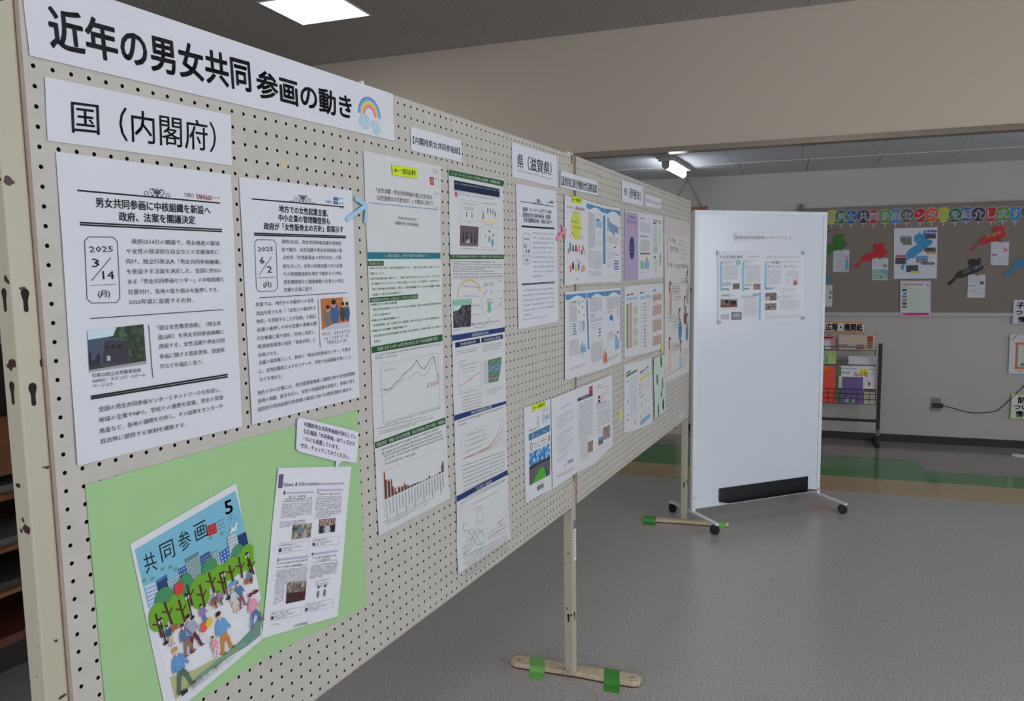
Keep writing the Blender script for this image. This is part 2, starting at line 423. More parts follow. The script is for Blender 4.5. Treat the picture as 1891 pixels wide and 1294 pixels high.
windowed_wall('wall_back', S0-.1, S1+.1, D0-.12, .12, 's', 3, [(-1.9, -.1), (0.0, 1.8), (1.9, 3.7)], .8, 2.3, 1)
windowed_wall('wall_right', D0-.1, DW+.1, S1, .12, 'd', 2, [(-1.5, .6), (0.7, 2.8), (4.8, 6.0)], .8, 2.3, 4)  # last opening is a made-up window, put in for the corridor fill light

# recessed square lamps in the main ceiling
for i, (ls, ld) in enumerate(LAMPS):
    t = empty('ceiling_lamp', R(ls, ld, HC), ['square recessed white ceiling lamp nearest the beige lintel, above the title banner', 'square recessed ceiling lamp right of the camera', 'square recessed ceiling lamp straight above the green cards side', 'square recessed ceiling lamp near the back wall windows', 'square recessed ceiling lamp at the back, left side'][i], 'lamp', 'recessed ceiling lamps')
    mb = MB(); a, b = LW/2, LD/2
    for x0, x1, y0, y1 in ((-a-.012, a+.012, -b-.012, -b), (-a-.012, a+.012, b, b+.012), (-a-.012, -a, -b, b), (a, a+.012, -b, b)):
        rbox(mb, ls+x0, ls+x1, ld+y0, ld+y1, HC-.004, HC+.004, WHITEP_M)
    mb.build('lamp_frame', t)
    mb = MB(); rbox(mb, ls-a, ls+a, ld-b, ld+b, HC-.002, HC+.003, LAMP_M); mb.build('diffuser', t)

# tube lamp under the corridor ceiling
t = empty('tube_lamp', R(.12, 5.1, HL), 'short bare tube lamp glowing under the low corridor ceiling', 'lamp')
mb = MB(); mb.box(R(.03, 4.86, HL-.028), WS*.11+WN*.0, WN*.70+WS*.05, (0, 0, .028), mat('lamp_body', (150, 150, 150), 0.5)); mb.build('lamp_body', t, bevel=.004)
mb = MB(); mb.tube([R(.082, 4.90, HL-.055), R(.125, 5.50, HL-.055)], .024, TUBE_M, 14); mb.build('glass_tube', t, smooth=True)
for q, d_, s_, w_ in ((0, 4.872, .080, .024), (1, 5.508, .1255, .010)):
    mb = MB(); mb.prism([R(s_-.026, d_, HL-.02)]+[R(s_-.026*math.cos(k*math.pi/8), d_, HL-.055-.028*math.sin(k*math.pi/8)) for k in range(9)]+[R(s_+.026, d_, HL-.02)], WN*w_, mat('lamp_socket', (120, 118, 116), 0.5)); mb.build('socket', t)

# ================================================================== peg board stand
def pegpanel(name, x0, length, nc, label, rot, z_top, first, parent_label):
    """two-sided perforated panel: 48 rows of real holes, 25 mm pitch"""
    P0 = Vector((x0, 0, 0)); root = empty(name, P0, label, 'board', 'perforated boards')
    face = speckled('pegboard_face', (186, 180, 170), (193, 187, 177), 25, 0.55)
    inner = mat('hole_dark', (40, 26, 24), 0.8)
    edge = mat('plywood_edge', (182, 160, 148), 0.7, 0.1, 40)
    p = 0.025; nr = 48; K = 16; r = 0.0029; t = 0.005
    base = []
    for k in range(K):
        a = 2*math.pi*k/K; c, s_ = math.cos(a), math.sin(a); q = max(abs(c), abs(s_)); base.append((c, s_, c/q*p/2, s_/q*p/2))
    xs = []; 
    cell_v = []
    vs = np.zeros((nc*nr*K*3, 3)); idx = 0
    b = np.array(base)
    cx = np.repeat(first+np.arange(nc)*p, nr); cz = np.tile(z_top-.0125-np.arange(nr)*p, nc)
    V = np.zeros((nc*nr, 3*K, 3))
    V[:, :K, 0] = cx[:, None]+b[None, :, 2]; V[:, :K, 2] = cz[:, None]+b[None, :, 3]
    V[:, K:2*K, 0] = cx[:, None]+b[None, :, 0]*r; V[:, K:2*K, 2] = cz[:, None]+b[None, :, 1]*r
    V[:, 2*K:, 0] = V[:, K:2*K, 0]; V[:, 2*K:, 2] = V[:, K:2*K, 2]; V[:, 2*K:, 1] = t
    F = []; k = np.arange(K); k2 = (k+1) % K
    ring = np.stack([k, K+k, K+k2, k2], 1); ring = ring[:, ::1]; wall = np.stack([K+k, 2*K+k, 2*K+k2, K+k2], 1)
    cellf = np.concatenate([ring, wall]); F = (cellf[None]+(np.arange(nc*nr)*3*K)[:, None, None]).reshape(-1, 4)
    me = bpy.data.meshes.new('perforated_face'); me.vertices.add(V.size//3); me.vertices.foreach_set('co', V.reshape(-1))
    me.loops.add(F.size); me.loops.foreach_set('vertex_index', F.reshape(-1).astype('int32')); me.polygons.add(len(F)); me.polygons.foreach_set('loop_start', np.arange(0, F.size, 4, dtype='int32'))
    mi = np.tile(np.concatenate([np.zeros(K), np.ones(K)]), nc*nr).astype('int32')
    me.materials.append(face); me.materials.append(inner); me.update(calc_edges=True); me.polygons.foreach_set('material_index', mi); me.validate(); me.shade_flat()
    o = bpy.data.objects.new('perforated_face', me); COL.objects.link(o); o.parent = root
    mb = MB(); L0, L1 = first-.0125, first-.0125+nc*p; z0 = z_top-1.2
    if length > L1: mb.add([(L1, 0, z0), (length, 0, z0), (length, 0, z_top), (L1, 0, z_top)], [(0, 1, 2, 3)], face)
    if L0 > 0: mb.add([(0, 0, z0), (L0, 0, z0), (L0, 0, z_top), (0, 0, z_top)], [(0, 1, 2, 3)], face)
    e = 0.0
    for bx_ in ((0, .004, 0.0006, .03, z0, z_top), (length-.004, length, 0.0006, .03, z0, z_top), (0, length, 0.0004, .03, z0-.003, z0), (0, length, 0.0004, .03, z_top, z_top+.002)):
        mb.bbox(*bx_, edge)
    q = mb.build('edge_frame'); q.parent = root
    mb = MB(); mb.bbox(.004, length-.004, .024, .028, z0, z_top, mat('back_sheet', (90, 80, 72), 0.8)); q = mb.build('back_sheet'); q.parent = root
    for x, z in rot[1]:
        mb = MB(); mb.tube([(x, -.001, z), (x, .004, z)], .004, STEEL_M, 8); q = mb.build('screw_head'); q.parent = root
    root.rotation_euler = rot[0]
    return root
PHI = math.radians(1.4); DROP = 0.0100
ZT = 1.8425
pegpanel('perforated_board', -0.0125, 1.8005, 72, 'cream perforated board carrying the big black title banner, nearest the camera', ((0, 0, 0), []), ZT, .0125, '')
pegpanel('perforated_board', 1.8240, 1.818, 72, 'cream perforated board beyond the middle post, ending at the white board', ((0, DROP, PHI), []), ZT+.001, .0125, '')

def keyhole(mb, c, ux, uz, n, m, w=.0054, h=.027):
    """dark hook slot: round top, narrow tail"""
    pts = [(w*math.cos(a), .006+w*math.sin(a)*1.1) for a in [math.radians(-20+k*22) for k in range(11)]]
    pts += [(-w*.55, -.004), (-w*.55, -h*.6), (-w*.2, -h*.68), (w*.2, -h*.68), (w*.55, -h*.6), (w*.55, -.004)]
    mb.add([Vector(c)+Vector(ux)*x+Vector(uz)*z+Vector(n)*.0003 for x, z in pts], [list(range(len(pts)))], m)
HOLE_M = mat('slot_dark', (30, 24, 24), 0.9)
def foot_outline(L, w):
    return [(-L/2, -w*.32), (-L/2+.02, -w*.5), (-L*.28, -w*.5), (0, -w*.42), (L*.28, -w*.5), (L/2-.02, -w*.5), (L/2, -w*.32), (L/2, w*.32), (L/2-.02, w*.5), (L*.28, w*.5), (0, w*.42), (-L*.28, w*.5), (-L/2+.02, w*.5), (-L/2, w*.32)]
def stand_post(x, y, w, dpt, ang, top, label, foot_c, foot_ang, foot_L, foot_w, slots, tapes, sticker=False, foot=True):
    """square tube post on a flat wooden foot"""
    t = empty('board_stand', (x+w/2, y+dpt/2, 0), label, 'stand', None)
    ca, sa_ = math.cos(ang), math.sin(ang); U = Vector((ca, sa_, 0)); V = Vector((-sa_, ca, 0)); O = Vector((x, y, 0))
    zb = .022
    mb = MB(); mb.box(O+Vector((0, 0, zb)), U*w, V*dpt, (0, 0, top-zb), CREAM_M); post = mb.build('post', t, bevel=.0025, origin=O+Vector((0, 0, zb)))
    mb = MB()
    for side, z in slots:
        if side == 'f': keyhole(mb, O+U*w*.5+Vector((0, 0, z)), U, (0, 0, 1), -V, HOLE_M)
        else: keyhole(mb, O+V*dpt*.5+Vector((0, 0, z)), V, (0, 0, 1), -U, HOLE_M)
    mb.build('hook_slots', t)['kind'] = 'stuff'
    if sticker:
        mb = MB(); c = O-V*.0004
        mb.box(c+U*w*.30+Vector((0, 0, .44)), U*w*.65, -V*.0004, (0, 0, .115), mat('sticker_white', (226, 226, 226), 0.5))
        mb.box(c+U*w*.30+Vector((0, 0, .5555)), U*w*.65, -V*.0004, (0, 0, .03), mat('sticker_grey', (112, 114, 118), 0.5))
        st = mb.build('name_sticker', t)
        mb = MB()
        for k in range(9):
            zz = .545-k*.0108
            mb.box(c-V*.0006+U*w*.45+Vector((0, 0, zz)), U*w*.3, -V*.0002, (0, 0, .0016), ink((50, 60, 70)))
            mb.box(c-V*.0006+U*w*.52+Vector((0, 0, zz-.004)), U*w*.14, -V*.0002, (0, 0, .004), ink((50, 60, 70)))
        mb.build('sticker_print', st)
    mb = MB(); hk = O+U*w*.5+V*dpt*.5
    mb.tube([hk+Vector((0, 0, top)), hk+Vector((0, 0, top+.004))], .004, STEEL_M, 8); mb.build('cap_screw', t)
    if not foot: return t
    fc = Vector((foot_c[0], foot_c[1], 0)); fa = math.radians(foot_ang); fu = Vector((math.cos(fa), math.sin(fa), 0)); fv = Vector((-math.sin(fa), math.cos(fa), 0))
    pts = [fc+fu*a+fv*b for a, b in foot_outline(foot_L, foot_w)]
    mb = MB(); mb.prism([p+Vector((0, 0, .004)) for p in pts], (0, 0, .018), speckled('foot_wood', (196, 178, 148), (214, 198, 168), 60, 0.55, big=.1))
    ft = mb.build('wooden_foot', t, bevel=.003, origin=fc)
    mb = MB(); mb.prism([fc+(p-fc)*.985 for p in pts], (0, 0, .004), mat('foot_pad', (92, 40, 36), 0.8)); mb.build('foot_pad', t)
    mb = MB()
    for e in (-1, 1):
        c = fc+fu*e*(foot_L/2-.03)+Vector((0, 0, .0222)); mb.tube([c, c+Vector((0, 0, .0006))], .0035, HOLE_M, 8)
    mb.build('bolt_hole', t)['kind'] = 'stuff'
    return t
TAPE = mat('green_tape', (70, 146, 54), 0.45, 0.08, 40); TAPE2 = mat('light_green_tape', (120, 186, 98), 0.45, 0.08, 40)
stand_post(-.0440, .008, .031, .034, 0, 1.86, 'cream steel end post with rust chips, left of the big title banner', (0.0, .016), -83, .48, .06,
           [('f', 1.439), ('f', 1.318), ('s', 1.44), ('s', 1.321), ('f', 1.82), ('f', .62), ('f', .236), ('s', .236)], [])
stand_post(1.7895, .0015, .034, .034, 0, 1.852, 'cream steel post between the two perforated boards, foot taped down with green tape', (1.8385, .017), -82.9, .48, .060,
           [('f', 1.832), ('f', .743), ('f', .236), ('s', .236)], [], sticker=True)
stand_post(3.643, .050, .034, .034, PHI, 1.835, 'cream steel end post beside the white board, chipped paint on its edge', (3.640, .056), -78.5, .48, .044,
           [('s', .226), ('f', .236), ('f', 1.80), ('s', .62)], [])
def tape_strip(prof, wv, m, label):
    """strip following the profile points, width vector wv"""
    mb = MB(); wv = Vector(wv); pts = [Vector(p) for p in prof]
    top = [q for p in pts for q in (p, p+wv)]; n = len(top); vs = top+[q-Vector((0, 0, .0004)) for q in top]
    fs = [(2*i, 2*i+1, 2*i+3, 2*i+2) for i in range(len(pts)-1)]+[(n+2*i, n+2*i+2, n+2*i+3, n+2*i+1) for i in range(len(pts)-1)]
    fs += [(2*i, 2*i+2, n+2*i+2, n+2*i) for i in range(len(pts)-1)]+[(2*i+1, n+2*i+1, n+2*i+3, 2*i+3) for i in range(len(pts)-1)]+[(0, n, n+1, 1), (n-2, n-1, 2*n-1, 2*n-2)]
    mb.add(vs, fs, m); o = mb.build('tape_strip', origin=pts[0]); return tag(o, label, 'tape', 'green tape on the feet')
fa = math.radians(-82.9); fu = Vector((math.cos(fa), math.sin(fa), 0)); fv = Vector((-math.sin(fa), math.cos(fa), 0))
def taped(fc, fang, hw, pos, w, m, skew, label, ext=.05):
    fa = math.radians(fang); fu = Vector((math.cos(fa), math.sin(fa), 0)); fv = Vector((-math.sin(fa), math.cos(fa), 0)); c = Vector((fc[0], fc[1], 0))+fu*pos
    pr = [c+fv*x+fu*(skew*x)+Vector((0, 0, z)) for x, z in ((hw+ext*.9, .0008), (hw+.004, .0012), (hw+.0012, .0228), (-hw-.0012, .0228), (-hw-.004, .0012), (-hw-ext, .0008))]
    return tape_strip(pr, fu*w, m, label)
taped((1.8385, .017), -82.9, .030, -.168, .056, TAPE2, -.25, 'light green tape over the far end of the middle foot')
taped((1.8385, .017), -82.9, .030, .110, .056, TAPE, -.20, 'dark green tape over the near end of the middle foot')
taped((3.640, .056), -78.5, .022, -.236, .070, TAPE, 0, 'green tape over the far end of the end post foot', .055)
taped((3.640, .056), -78.5, .022, .175, .05, TAPE2, 0, 'light green tape on the foot end behind the caster', .01)

# ================================================================== white board on casters
WU = Vector((.739, -.674, 0)).normalized(); WNN = Vector((.674, .739, 0)).normalized()       # along the board, and away from the camera
WO = WU*2.684+WNN*2.487                                                                # bottom left corner on the floor
wb = empty('mobile_white_board', WO+WU*.475, 'tall white board on casters with a black tray near its bottom', 'board')
WW, WZ0, WZ1 = .928, .083, 1.778
WM = mat('white_enamel', (222, 225, 232), 0.22, 0.01, 5); WF = mat('white_frame', (224, 228, 232), 0.35)
def wbx(mb, a0, a1, n0, n1, z0, z1, m): mb.box(WO+WU*a0+WNN*n0+Vector((0, 0, z0)), WU*(a1-a0), WNN*(n1-n0), (0, 0, z1-z0), m)
mb = MB(); wbx(mb, .020, WW-.020, -.007, .007, WZ0+.02, WZ1-.02, WM); mb.build('board_panel', wb)
for a0, a1, z0, z1, nm in ((0, WW, WZ1-.022, WZ1, 'top_rail'), (.024, WW-.024, WZ0, WZ0+.022, 'bottom_rail'), (0, .024, WZ0-.012, WZ1-.022, 'side_rail'), (WW-.024, WW, WZ0-.012, WZ1-.022, 'side_rail')):
    mb = MB(); wbx(mb, a0, a1, -.012, .012, z0, z1, WF); mb.build(nm, wb, bevel=.002)
mb = MB()
for a in (.012, WW-.012):
    for z in (.10, .15): c = WO+WU*a+WNN*-.012+Vector((0, 0, z)); mb.tube([c, c-WNN*.0008], .004, mat('bolt_grey', (110, 116, 122), 0.4), 8)
mb.build('bolt_head', wb)['kind'] = 'stuff'
TRAY = mat('black_tray', (18, 17, 20), 0.35)
tray = empty('pen_tray', WO+WU*.5+WNN*-.02+Vector((0, 0, .11)), 'black angle tray lying against the bottom of the tall white board', 'tray')
mb = MB(); wbx(mb, .184, .831, -.0145, -.0125, .108, .186, TRAY); mb.build('back_plate', tray)
mb = MB(); mb.prism([WO+WU*a+WNN*n+Vector((0, 0, .1055)) for a, n in ((.184, -.0125), (.831, -.0125), (.875, -.060), (.222, -.060))], (0, 0, .0025), TRAY); mb.build('ledge', tray)
RUB = mat('black_rubber', (22, 22, 24), 0.6)
for a in (.012, WW-.012):
    for sgn in (-1, 1):
        A = WO+WU*a+Vector((0, 0, .072)); B = A+WNN*sgn*.235+Vector((0, 0, -.004)); wv = WU*.022
        mb = MB(); mb.box(A-wv/2-Vector((0, 0, .012)), wv, B-A, (0, 0, .012), WF); leg = mb.build('leg', wb, bevel=.002)
        mb = MB(); c = B-WNN*sgn*.025
        mb.tube([c+Vector((0, 0, -.004)), c+Vector((0, 0, -.018))], .006, WF, 8)
        cm = mb.build('caster_stem', wb)
        mb = MB(); w0 = c+Vector((0, 0, -.068+.0265)); 
        for o_ in (-.011, .004): 
            ax = (WU*.6+WNN*.8) if sgn < 0 else WU
            mb.tube([w0+ax*o_, w0+ax*(o_+.0015), w0+ax*(o_+.0095), w0+ax*(o_+.011)], [.021, .0262, .0262, .021], RUB, 18)
        mb.tube([w0-ax*.003, w0+ax*.003], .02, RUB, 10)
        mb.build('caster_wheel', cm)

# ================================================================== dark wooden shelf behind the boards, left edge
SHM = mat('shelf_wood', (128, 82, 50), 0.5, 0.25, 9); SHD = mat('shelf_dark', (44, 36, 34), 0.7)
sh = empty('wooden_shelf', (.75, 1.75, 0), 'brown wooden shelf unit in shadow behind the perforated board', 'shelf')
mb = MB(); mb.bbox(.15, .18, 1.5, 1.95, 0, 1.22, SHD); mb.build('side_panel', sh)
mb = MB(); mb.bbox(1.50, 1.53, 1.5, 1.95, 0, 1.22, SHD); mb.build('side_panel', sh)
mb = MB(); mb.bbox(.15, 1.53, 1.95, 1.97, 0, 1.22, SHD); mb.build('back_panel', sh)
for z0, z1, m in ((.845, .955, SHM), (.765, .785, SHM), (.60, .615, SHM), (.46, .475, SHM), (.30, .33, mat('shelf_red_wood', (92, 44, 34), 0.5, .2, 9))):
    mb = MB(); mb.bbox(.18, 1.50, 1.505, 1.95, z0, z1, m); mb.build('shelf_board', sh, bevel=.003)
for i, (x0, z0, c) in enumerate(((.62, .7855, (120, 118, 116)), (.70, .6155, (110, 108, 108)), (.64, .4755, (70, 66, 66)))):
    mb = MB(); mb.bbox(x0, x0+.3, 1.53, 1.75, z0, z0+.022, mat('folder_%d' % i, c, .5))
    mb.bbox(x0+.004, x0+.296, 1.534, 1.746, z0+.004, z0+.018, mat('folder_pages', (170, 166, 160), .8))
    tag(mb.build('folder', origin=(x0, 1.53, z0)), ['grey folder lying on the second board of the shadowed shelf', 'grey folder lying on the third board of the shadowed shelf', 'dark folder lying on the low board of the shadowed shelf'][i], 'folder')

# ================================================================== far wall: cork board and what hangs there
cb = empty('bulletin_board', R(1.85, DW-.01, 1.45), 'long grey felt bulletin board on the far wall', 'board')
FELT = speckled('felt', (126, 114, 106), (140, 127, 118), 300, 0.95, bump=.3)
mb = MB(); z0, z1 = 1.072, 1.93
rbox(mb, .98, 4.4, DW-.016, DW-.001, z0, z1, FELT); mb.build('felt_panel', cb)
AL = mat('aluminium_trim', (168, 168, 164), .4)
mb = MB(); rbox(mb, .97, 4.41, DW-.022, DW-.001, z0-.026, z0, AL); mb.build('bottom_trim', cb)
mb = MB(); rbox(mb, .97, 4.41, DW-.022, DW-.001, z1, z1+.006, mat('trim_dark', (110, 108, 106), .5)); mb.build('top_trim', cb)
mb = MB(); rbox(mb, .97, .98, DW-.022, DW-.001, z0, z1, AL); mb.build('side_trim', cb)
mb = MB(); rbox(mb, 1.003, 1.030, DW-.03, DW-.001, z1-.002, z1+.045, mat('clip_grey', (96, 98, 96), .5)); tag(mb.build('wall_clip', origin=R(1.01, DW-.01, z1)), 'small grey clip at the top left corner of the bulletin board', 'clip')

# framed picture hung by strings, mostly hidden
pf = empty('hanging_frame', R(.06, DW-.012, 1.6), 'brown wooden picture frame hung on strings, showing above the white board', 'picture frame')
FW = mat('frame_wood', (150, 92, 56), .5, .2, 20)
for a, b, c, d_ in ((-.13, .252, 1.955, 1.988), (-.13, .252, 1.25, 1.28), (-.13, -.10, 1.28, 1.955), (.222, .252, 1.28, 1.955)):
    mb = MB(); rbox(mb, a, b, DW-.024, DW-.002, c, d_, FW); mb.build('frame_bar', pf)
mb = MB(); rbox(mb, -.10, .222, DW-.01, DW-.002, 1.28, 1.955, mat('picture_mount', (190, 186, 176), .7)); mb.build('picture_mount', pf)
STR = mat('cord_dark', (64, 58, 58), .8)
mb = MB(); mb.tube([R(-.06, DW-.013, 1.985), R(.082, DW-.013, 2.225), R(.205, DW-.013, 1.985)], .0022, STR, 6); mb.build('hanging_cord', pf)
mb = MB(); mb.tube([R(.082, DW-.016, 2.225), R(.082, DW-.001, 2.225)], .004, STEEL_M, 8); mb.build('nail', pf)

# low cream cabinet frame glimpsed under the board
df = empty('glazed_cabinet', R(-.15, 6.11, 0), 'low cream framed cabinet by the far wall, seen under the perforated board', 'cabinet')
CR = mat('cabinet_cream', (196, 186, 160), .5); 
for a, b, c, d_ in ((-.40, .066, 0, .048), (-.40, .066, .62, .66), (-.40, -.36, .048, .62), (.020, .066, .048, .62)):
    mb = MB(); rbox(mb, a, b, 6.020, 6.052, c, d_, CR); mb.build('frame_bar', df)
mb = MB(); rbox(mb, -.36, .020, 6.034, 6.040, .048, .62, mat('cabinet_panel', (126, 118, 110), .4)); mb.build('door_panel', df)
mb = MB(); rbox(mb, -.40, .066, 6.052, 6.20, 0, .66, mat('cabinet_side', (150, 142, 126), .6)); mb.build('body', df)

# wall socket, plug, cable
t = empty('wall_socket', R(2.075, DW-.002, .325), 'grey wall socket plate low on the far wall', 'socket')
mb = MB(); rbox(mb, 2.038, 2.112, DW-.006, DW-.0005, .270, .381, mat('socket_plate', (132, 130, 120), .45)); mb.build('plate', t, bevel=.002)
mb = MB(); rbox(mb, 2.060, 2.090, DW-.008, DW-.006, .350, .368, mat('socket_face', (110, 108, 100), .45)); mb.build('outlet_face', t)
t = empty('power_plug', R(2.09, DW-.02, .32), 'black adapter plug in the wall socket with a thin trailing cable', 'plug')
mb = MB(); rbox(mb, 2.052, 2.124, DW-.034, DW-.0065, .302, .338, mat('plug_black', (20, 20, 20), .4)); mb.build('adapter', t, bevel=.003)
mb = MB(); pts = [(2.124, .320), (2.14, .318), (2.197, .303), (2.25, .288), (2.305, .274), (2.36, .271), (2.401, .274), (2.46, .281), (2.513, .297), (2.56, .35), (2.611, .412), (2.68, .499), (2.8, .62)]
mb.tube([R(a, DW-.014, z) for a, z in pts], .0032, mat('cable_black', (28, 26, 26), .5), 6); mb.build('cable', t, smooth=True)

# balloon letters
NB = ['at the left end, beside the white board', 'between yellow and blue', 'between green and violet', 'between blue and red', 'between violet and leaf green', 'between red and sky blue', 'between leaf green and grey', 'between sky blue and red', 'between grey and orange', 'between red and yellow', 'between orange and green', 'between yellow and blue, right half', 'between green and violet, right half', 'between blue and red, right half', 'between violet and leaf green, right half', 'between red and sky blue, right half', 'between leaf green and dark grey', 'at the right picture edge']
def balloon(s, z, ch, rgb, cname, k):
    r = .047; D = DW-.017-.0012*(k % 2+1)
    out = [(s+r*math.sin(a), z+.006+r*math.cos(a)) for a in [math.radians(-150+k_*300/20) for k_ in range(21)]]
    out += [(s+.020, z-.040), (s+.028, z-.056), (s-.028, z-.056), (s-.020, z-.040)]
    big = [(s+(x-s)*1.06, z+(y-z)*1.06) for x, y in out]
    mb = MB(); mb.prism([R(x, D, y) for x, y in big], WN*.0006, mat('card_pale', (214, 214, 210), .7))
    o = tag(mb.build('letter_balloon', origin=R(s, D, z)), '%s paper letter balloon %s, %s' % (cname, ch, NB[k]), 'decoration', 'paper letter balloons')
    mb = MB(); mb.prism([R(x, D-.0009, y) for x, y in out], WN*.0008, mat('card_'+cname, rgb, .6)); mb.build('coloured_card', o)
    mb = MB(); mb.box(R(s-.0025, D, z-.088), WS*.005, WN*.0006, (0, 0, .03), mat('card_pale', (214, 214, 210), .7)); mb.build('paper_string', o)
    w = .037
    D = DW-.0214; q = [R(s-w, D, z+w), R(s+w, D, z+w), R(s+w, D, z-w), R(s-w, D, z-w)]
    JB.append((o, q, ch))
JB = []
YL, GR, BL, NV, RD, LG, LB, GY, OR = (176, 176, 28), (18, 104, 46), (26, 84, 160), (40, 32, 78), (176, 22, 34), (70, 134, 40), (24, 122, 180), (84, 88, 92), (206, 78, 34)
for k, (s, z, ch, c, cn) in enumerate(((1.249, 1.861, 'の', YL, 'yellow'), (1.325, 1.858, '男', GR, 'green'), (1.400, 1.855, '女', BL, 'blue'), (1.490, 1.857, '共', NV, 'violet'),
        (1.567, 1.852, '同', RD, 'red'), (1.651, 1.853, '参', LG, 'leaf green'), (1.729, 1.852, '画', LB, 'sky blue'), (1.810, 1.852, 'セ', GY, 'grey'), (1.906, 1.850, 'ン', RD, 'red'),
        (1.987, 1.852, 'タ', OR, 'orange'), (2.069, 1.850, 'ー', YL, 'yellow'), (2.151, 1.843, 'を', GR, 'green'), (2.228, 1.849, '紹', BL, 'blue'), (2.312, 1.844, '介', NV, 'violet'),
        (2.400, 1.842, 'し', RD, 'red'), (2.475, 1.843, 'ま', LG, 'leaf green'), (2.559, 1.839, 'す', LB, 'sky blue'), (2.640, 1.845, '', GY, 'dark grey'))):
    balloon(s, z, ch, c, cn, k)

# lake-shaped cut-outs
def cutout(pts, rgb, label, name='lake_cutout', D=DW-.0225, edge=(200, 120, 110)):
    cx = sum(p[0] for p in pts)/len(pts); cz = sum(p[1] for p in pts)/len(pts)
    mb = MB(); mb.prism([R(cx+(a-cx)*1.03, D, cz+(z-cz)*1.03) for a, z in pts], WN*.0008, mat('card_edge_%d' % edge[0], edge, .7)); o = mb.build(name, origin=R(cx, D, cz)); tag(o, label, 'decoration')
    mb = MB(); mb.prism([R(a, D-.001, z) for a, z in pts], WN*.0009, mat('card_lake_%d_%d' % rgb[:2], rgb, .6)); mb.build('coloured_card', o)
    return o
RED_L = [(1.436, 1.461), (1.449, 1.432), (1.458, 1.448), (1.483, 1.47), (1.487, 1.491), (1.524, 1.495), (1.546, 1.49), (1.557, 1.505), (1.589, 1.517), (1.64, 1.526), (1.667, 1.543), (1.678, 1.563), (1.675, 1.576), (1.657, 1.584), (1.649, 1.615), (1.66, 1.632), (1.657, 1.64), (1.644, 1.633), (1.637, 1.623), (1.62, 1.638), (1.599, 1.637), (1.579, 1.627), (1.576, 1.601), (1.585, 1.586), (1.585, 1.571), (1.523, 1.552), (1.491, 1.529), (1.485, 1.493), (1.457, 1.476)]
GRN_L = [(1.228, 1.565), (1.247, 1.562), (1.261, 1.58), (1.327, 1.594), (1.356, 1.612), (1.37, 1.637), (1.364, 1.65), (1.347, 1.661), (1.341, 1.689), (1.355, 1.714), (1.348, 1.717), (1.331, 1.707), (1.317, 1.715), (1.312, 1.708), (1.293, 1.713), (1.272, 1.696), (1.27, 1.675), (1.28, 1.657), (1.276, 1.639), (1.245, 1.635), (1.224, 1.615)]
RED_2 = [(2.268, 1.57), (2.28, 1.554), (2.291, 1.575), (2.321, 1.611), (2.367, 1.607), (2.403, 1.624), (2.452, 1.636), (2.487, 1.653), (2.504, 1.678), (2.497, 1.694), (2.487, 1.715), (2.495, 1.74), (2.481, 1.74), (2.47, 1.746), (2.461, 1.742), (2.434, 1.747), (2.416, 1.732), (2.413, 1.706), (2.42, 1.688), (2.364, 1.669), (2.329, 1.649), (2.319, 1.613), (2.29, 1.591)]
BLK_L = [(2.12, 1.306), (2.138, 1.293), (2.171, 1.33), (2.182, 1.353), (2.226, 1.35), (2.267, 1.374), (2.321, 1.394), (2.353, 1.412), (2.362, 1.435), (2.351, 1.446), (2.335, 1.462), (2.34, 1.501), (2.328, 1.501), (2.32, 1.486), (2.303, 1.496), (2.299, 1.491), (2.276, 1.497), (2.258, 1.479), (2.256, 1.46), (2.269, 1.439), (2.265, 1.426), (2.21, 1.409), (2.176, 1.383), (2.174, 1.359), (2.143, 1.33)]
BLU_L = [(2.515, 1.378), (2.534, 1.36), (2.562, 1.388), (2.596, 1.421), (2.637, 1.423), (2.633, 1.495), (2.594, 1.481), (2.568, 1.455), (2.561, 1.424), (2.522, 1.394)]
GRN_L = GRN_L + [(1.20, 1.60), (1.15, 1.565), (1.17, 1.545)]
BLU_L = BLU_L[:4]+[(2.68, 1.44), (2.76, 1.50), (2.80, 1.56), (2.78, 1.62), (2.72, 1.61), (2.69, 1.53)]+BLU_L[5:]
cutout(RED_L, (186, 20, 22), 'red lake shaped cut-out left of the map poster')
cutout(GRN_L, (44, 112, 24), 'green lake shaped cut-out beside the white board edge', edge=(50, 100, 40))
cutout(RED_2, (176, 22, 26), 'red lake shaped cut-out with pale writing at upper right')
cutout(BLK_L, (18, 22, 22), 'black lake shaped cut-out below the balloon letters', edge=(40, 46, 44))
cutout(BLU_L, (40, 120, 160), 'blue lake shaped cut-out at the right picture edge', edge=(120, 180, 200))
mb = MB(); mb.tube([R(1.16, DW-.019, 1.725), R(1.31, DW-.019, 1.762)], .0022, mat('red_thread', (120, 20, 24), .7), 6); tag(mb.build('red_thread', origin=R(1.2, DW-.019, 1.74)), 'thin dark red strip pinned above the green lake cut-out', 'strip')
mb = MB(); mb.prism([R(1.232+.022*math.cos(k*math.pi/10), DW-.0185, 1.349+.022*math.sin(k*math.pi/10)) for k in range(20)], WN*.001, mat('blue_dot', (40, 130, 180), .6)); tag(mb.build('paper_disc', origin=R(1.232, DW-.0185, 1.349)), 'small blue paper disc half hidden by the white board', 'decoration')

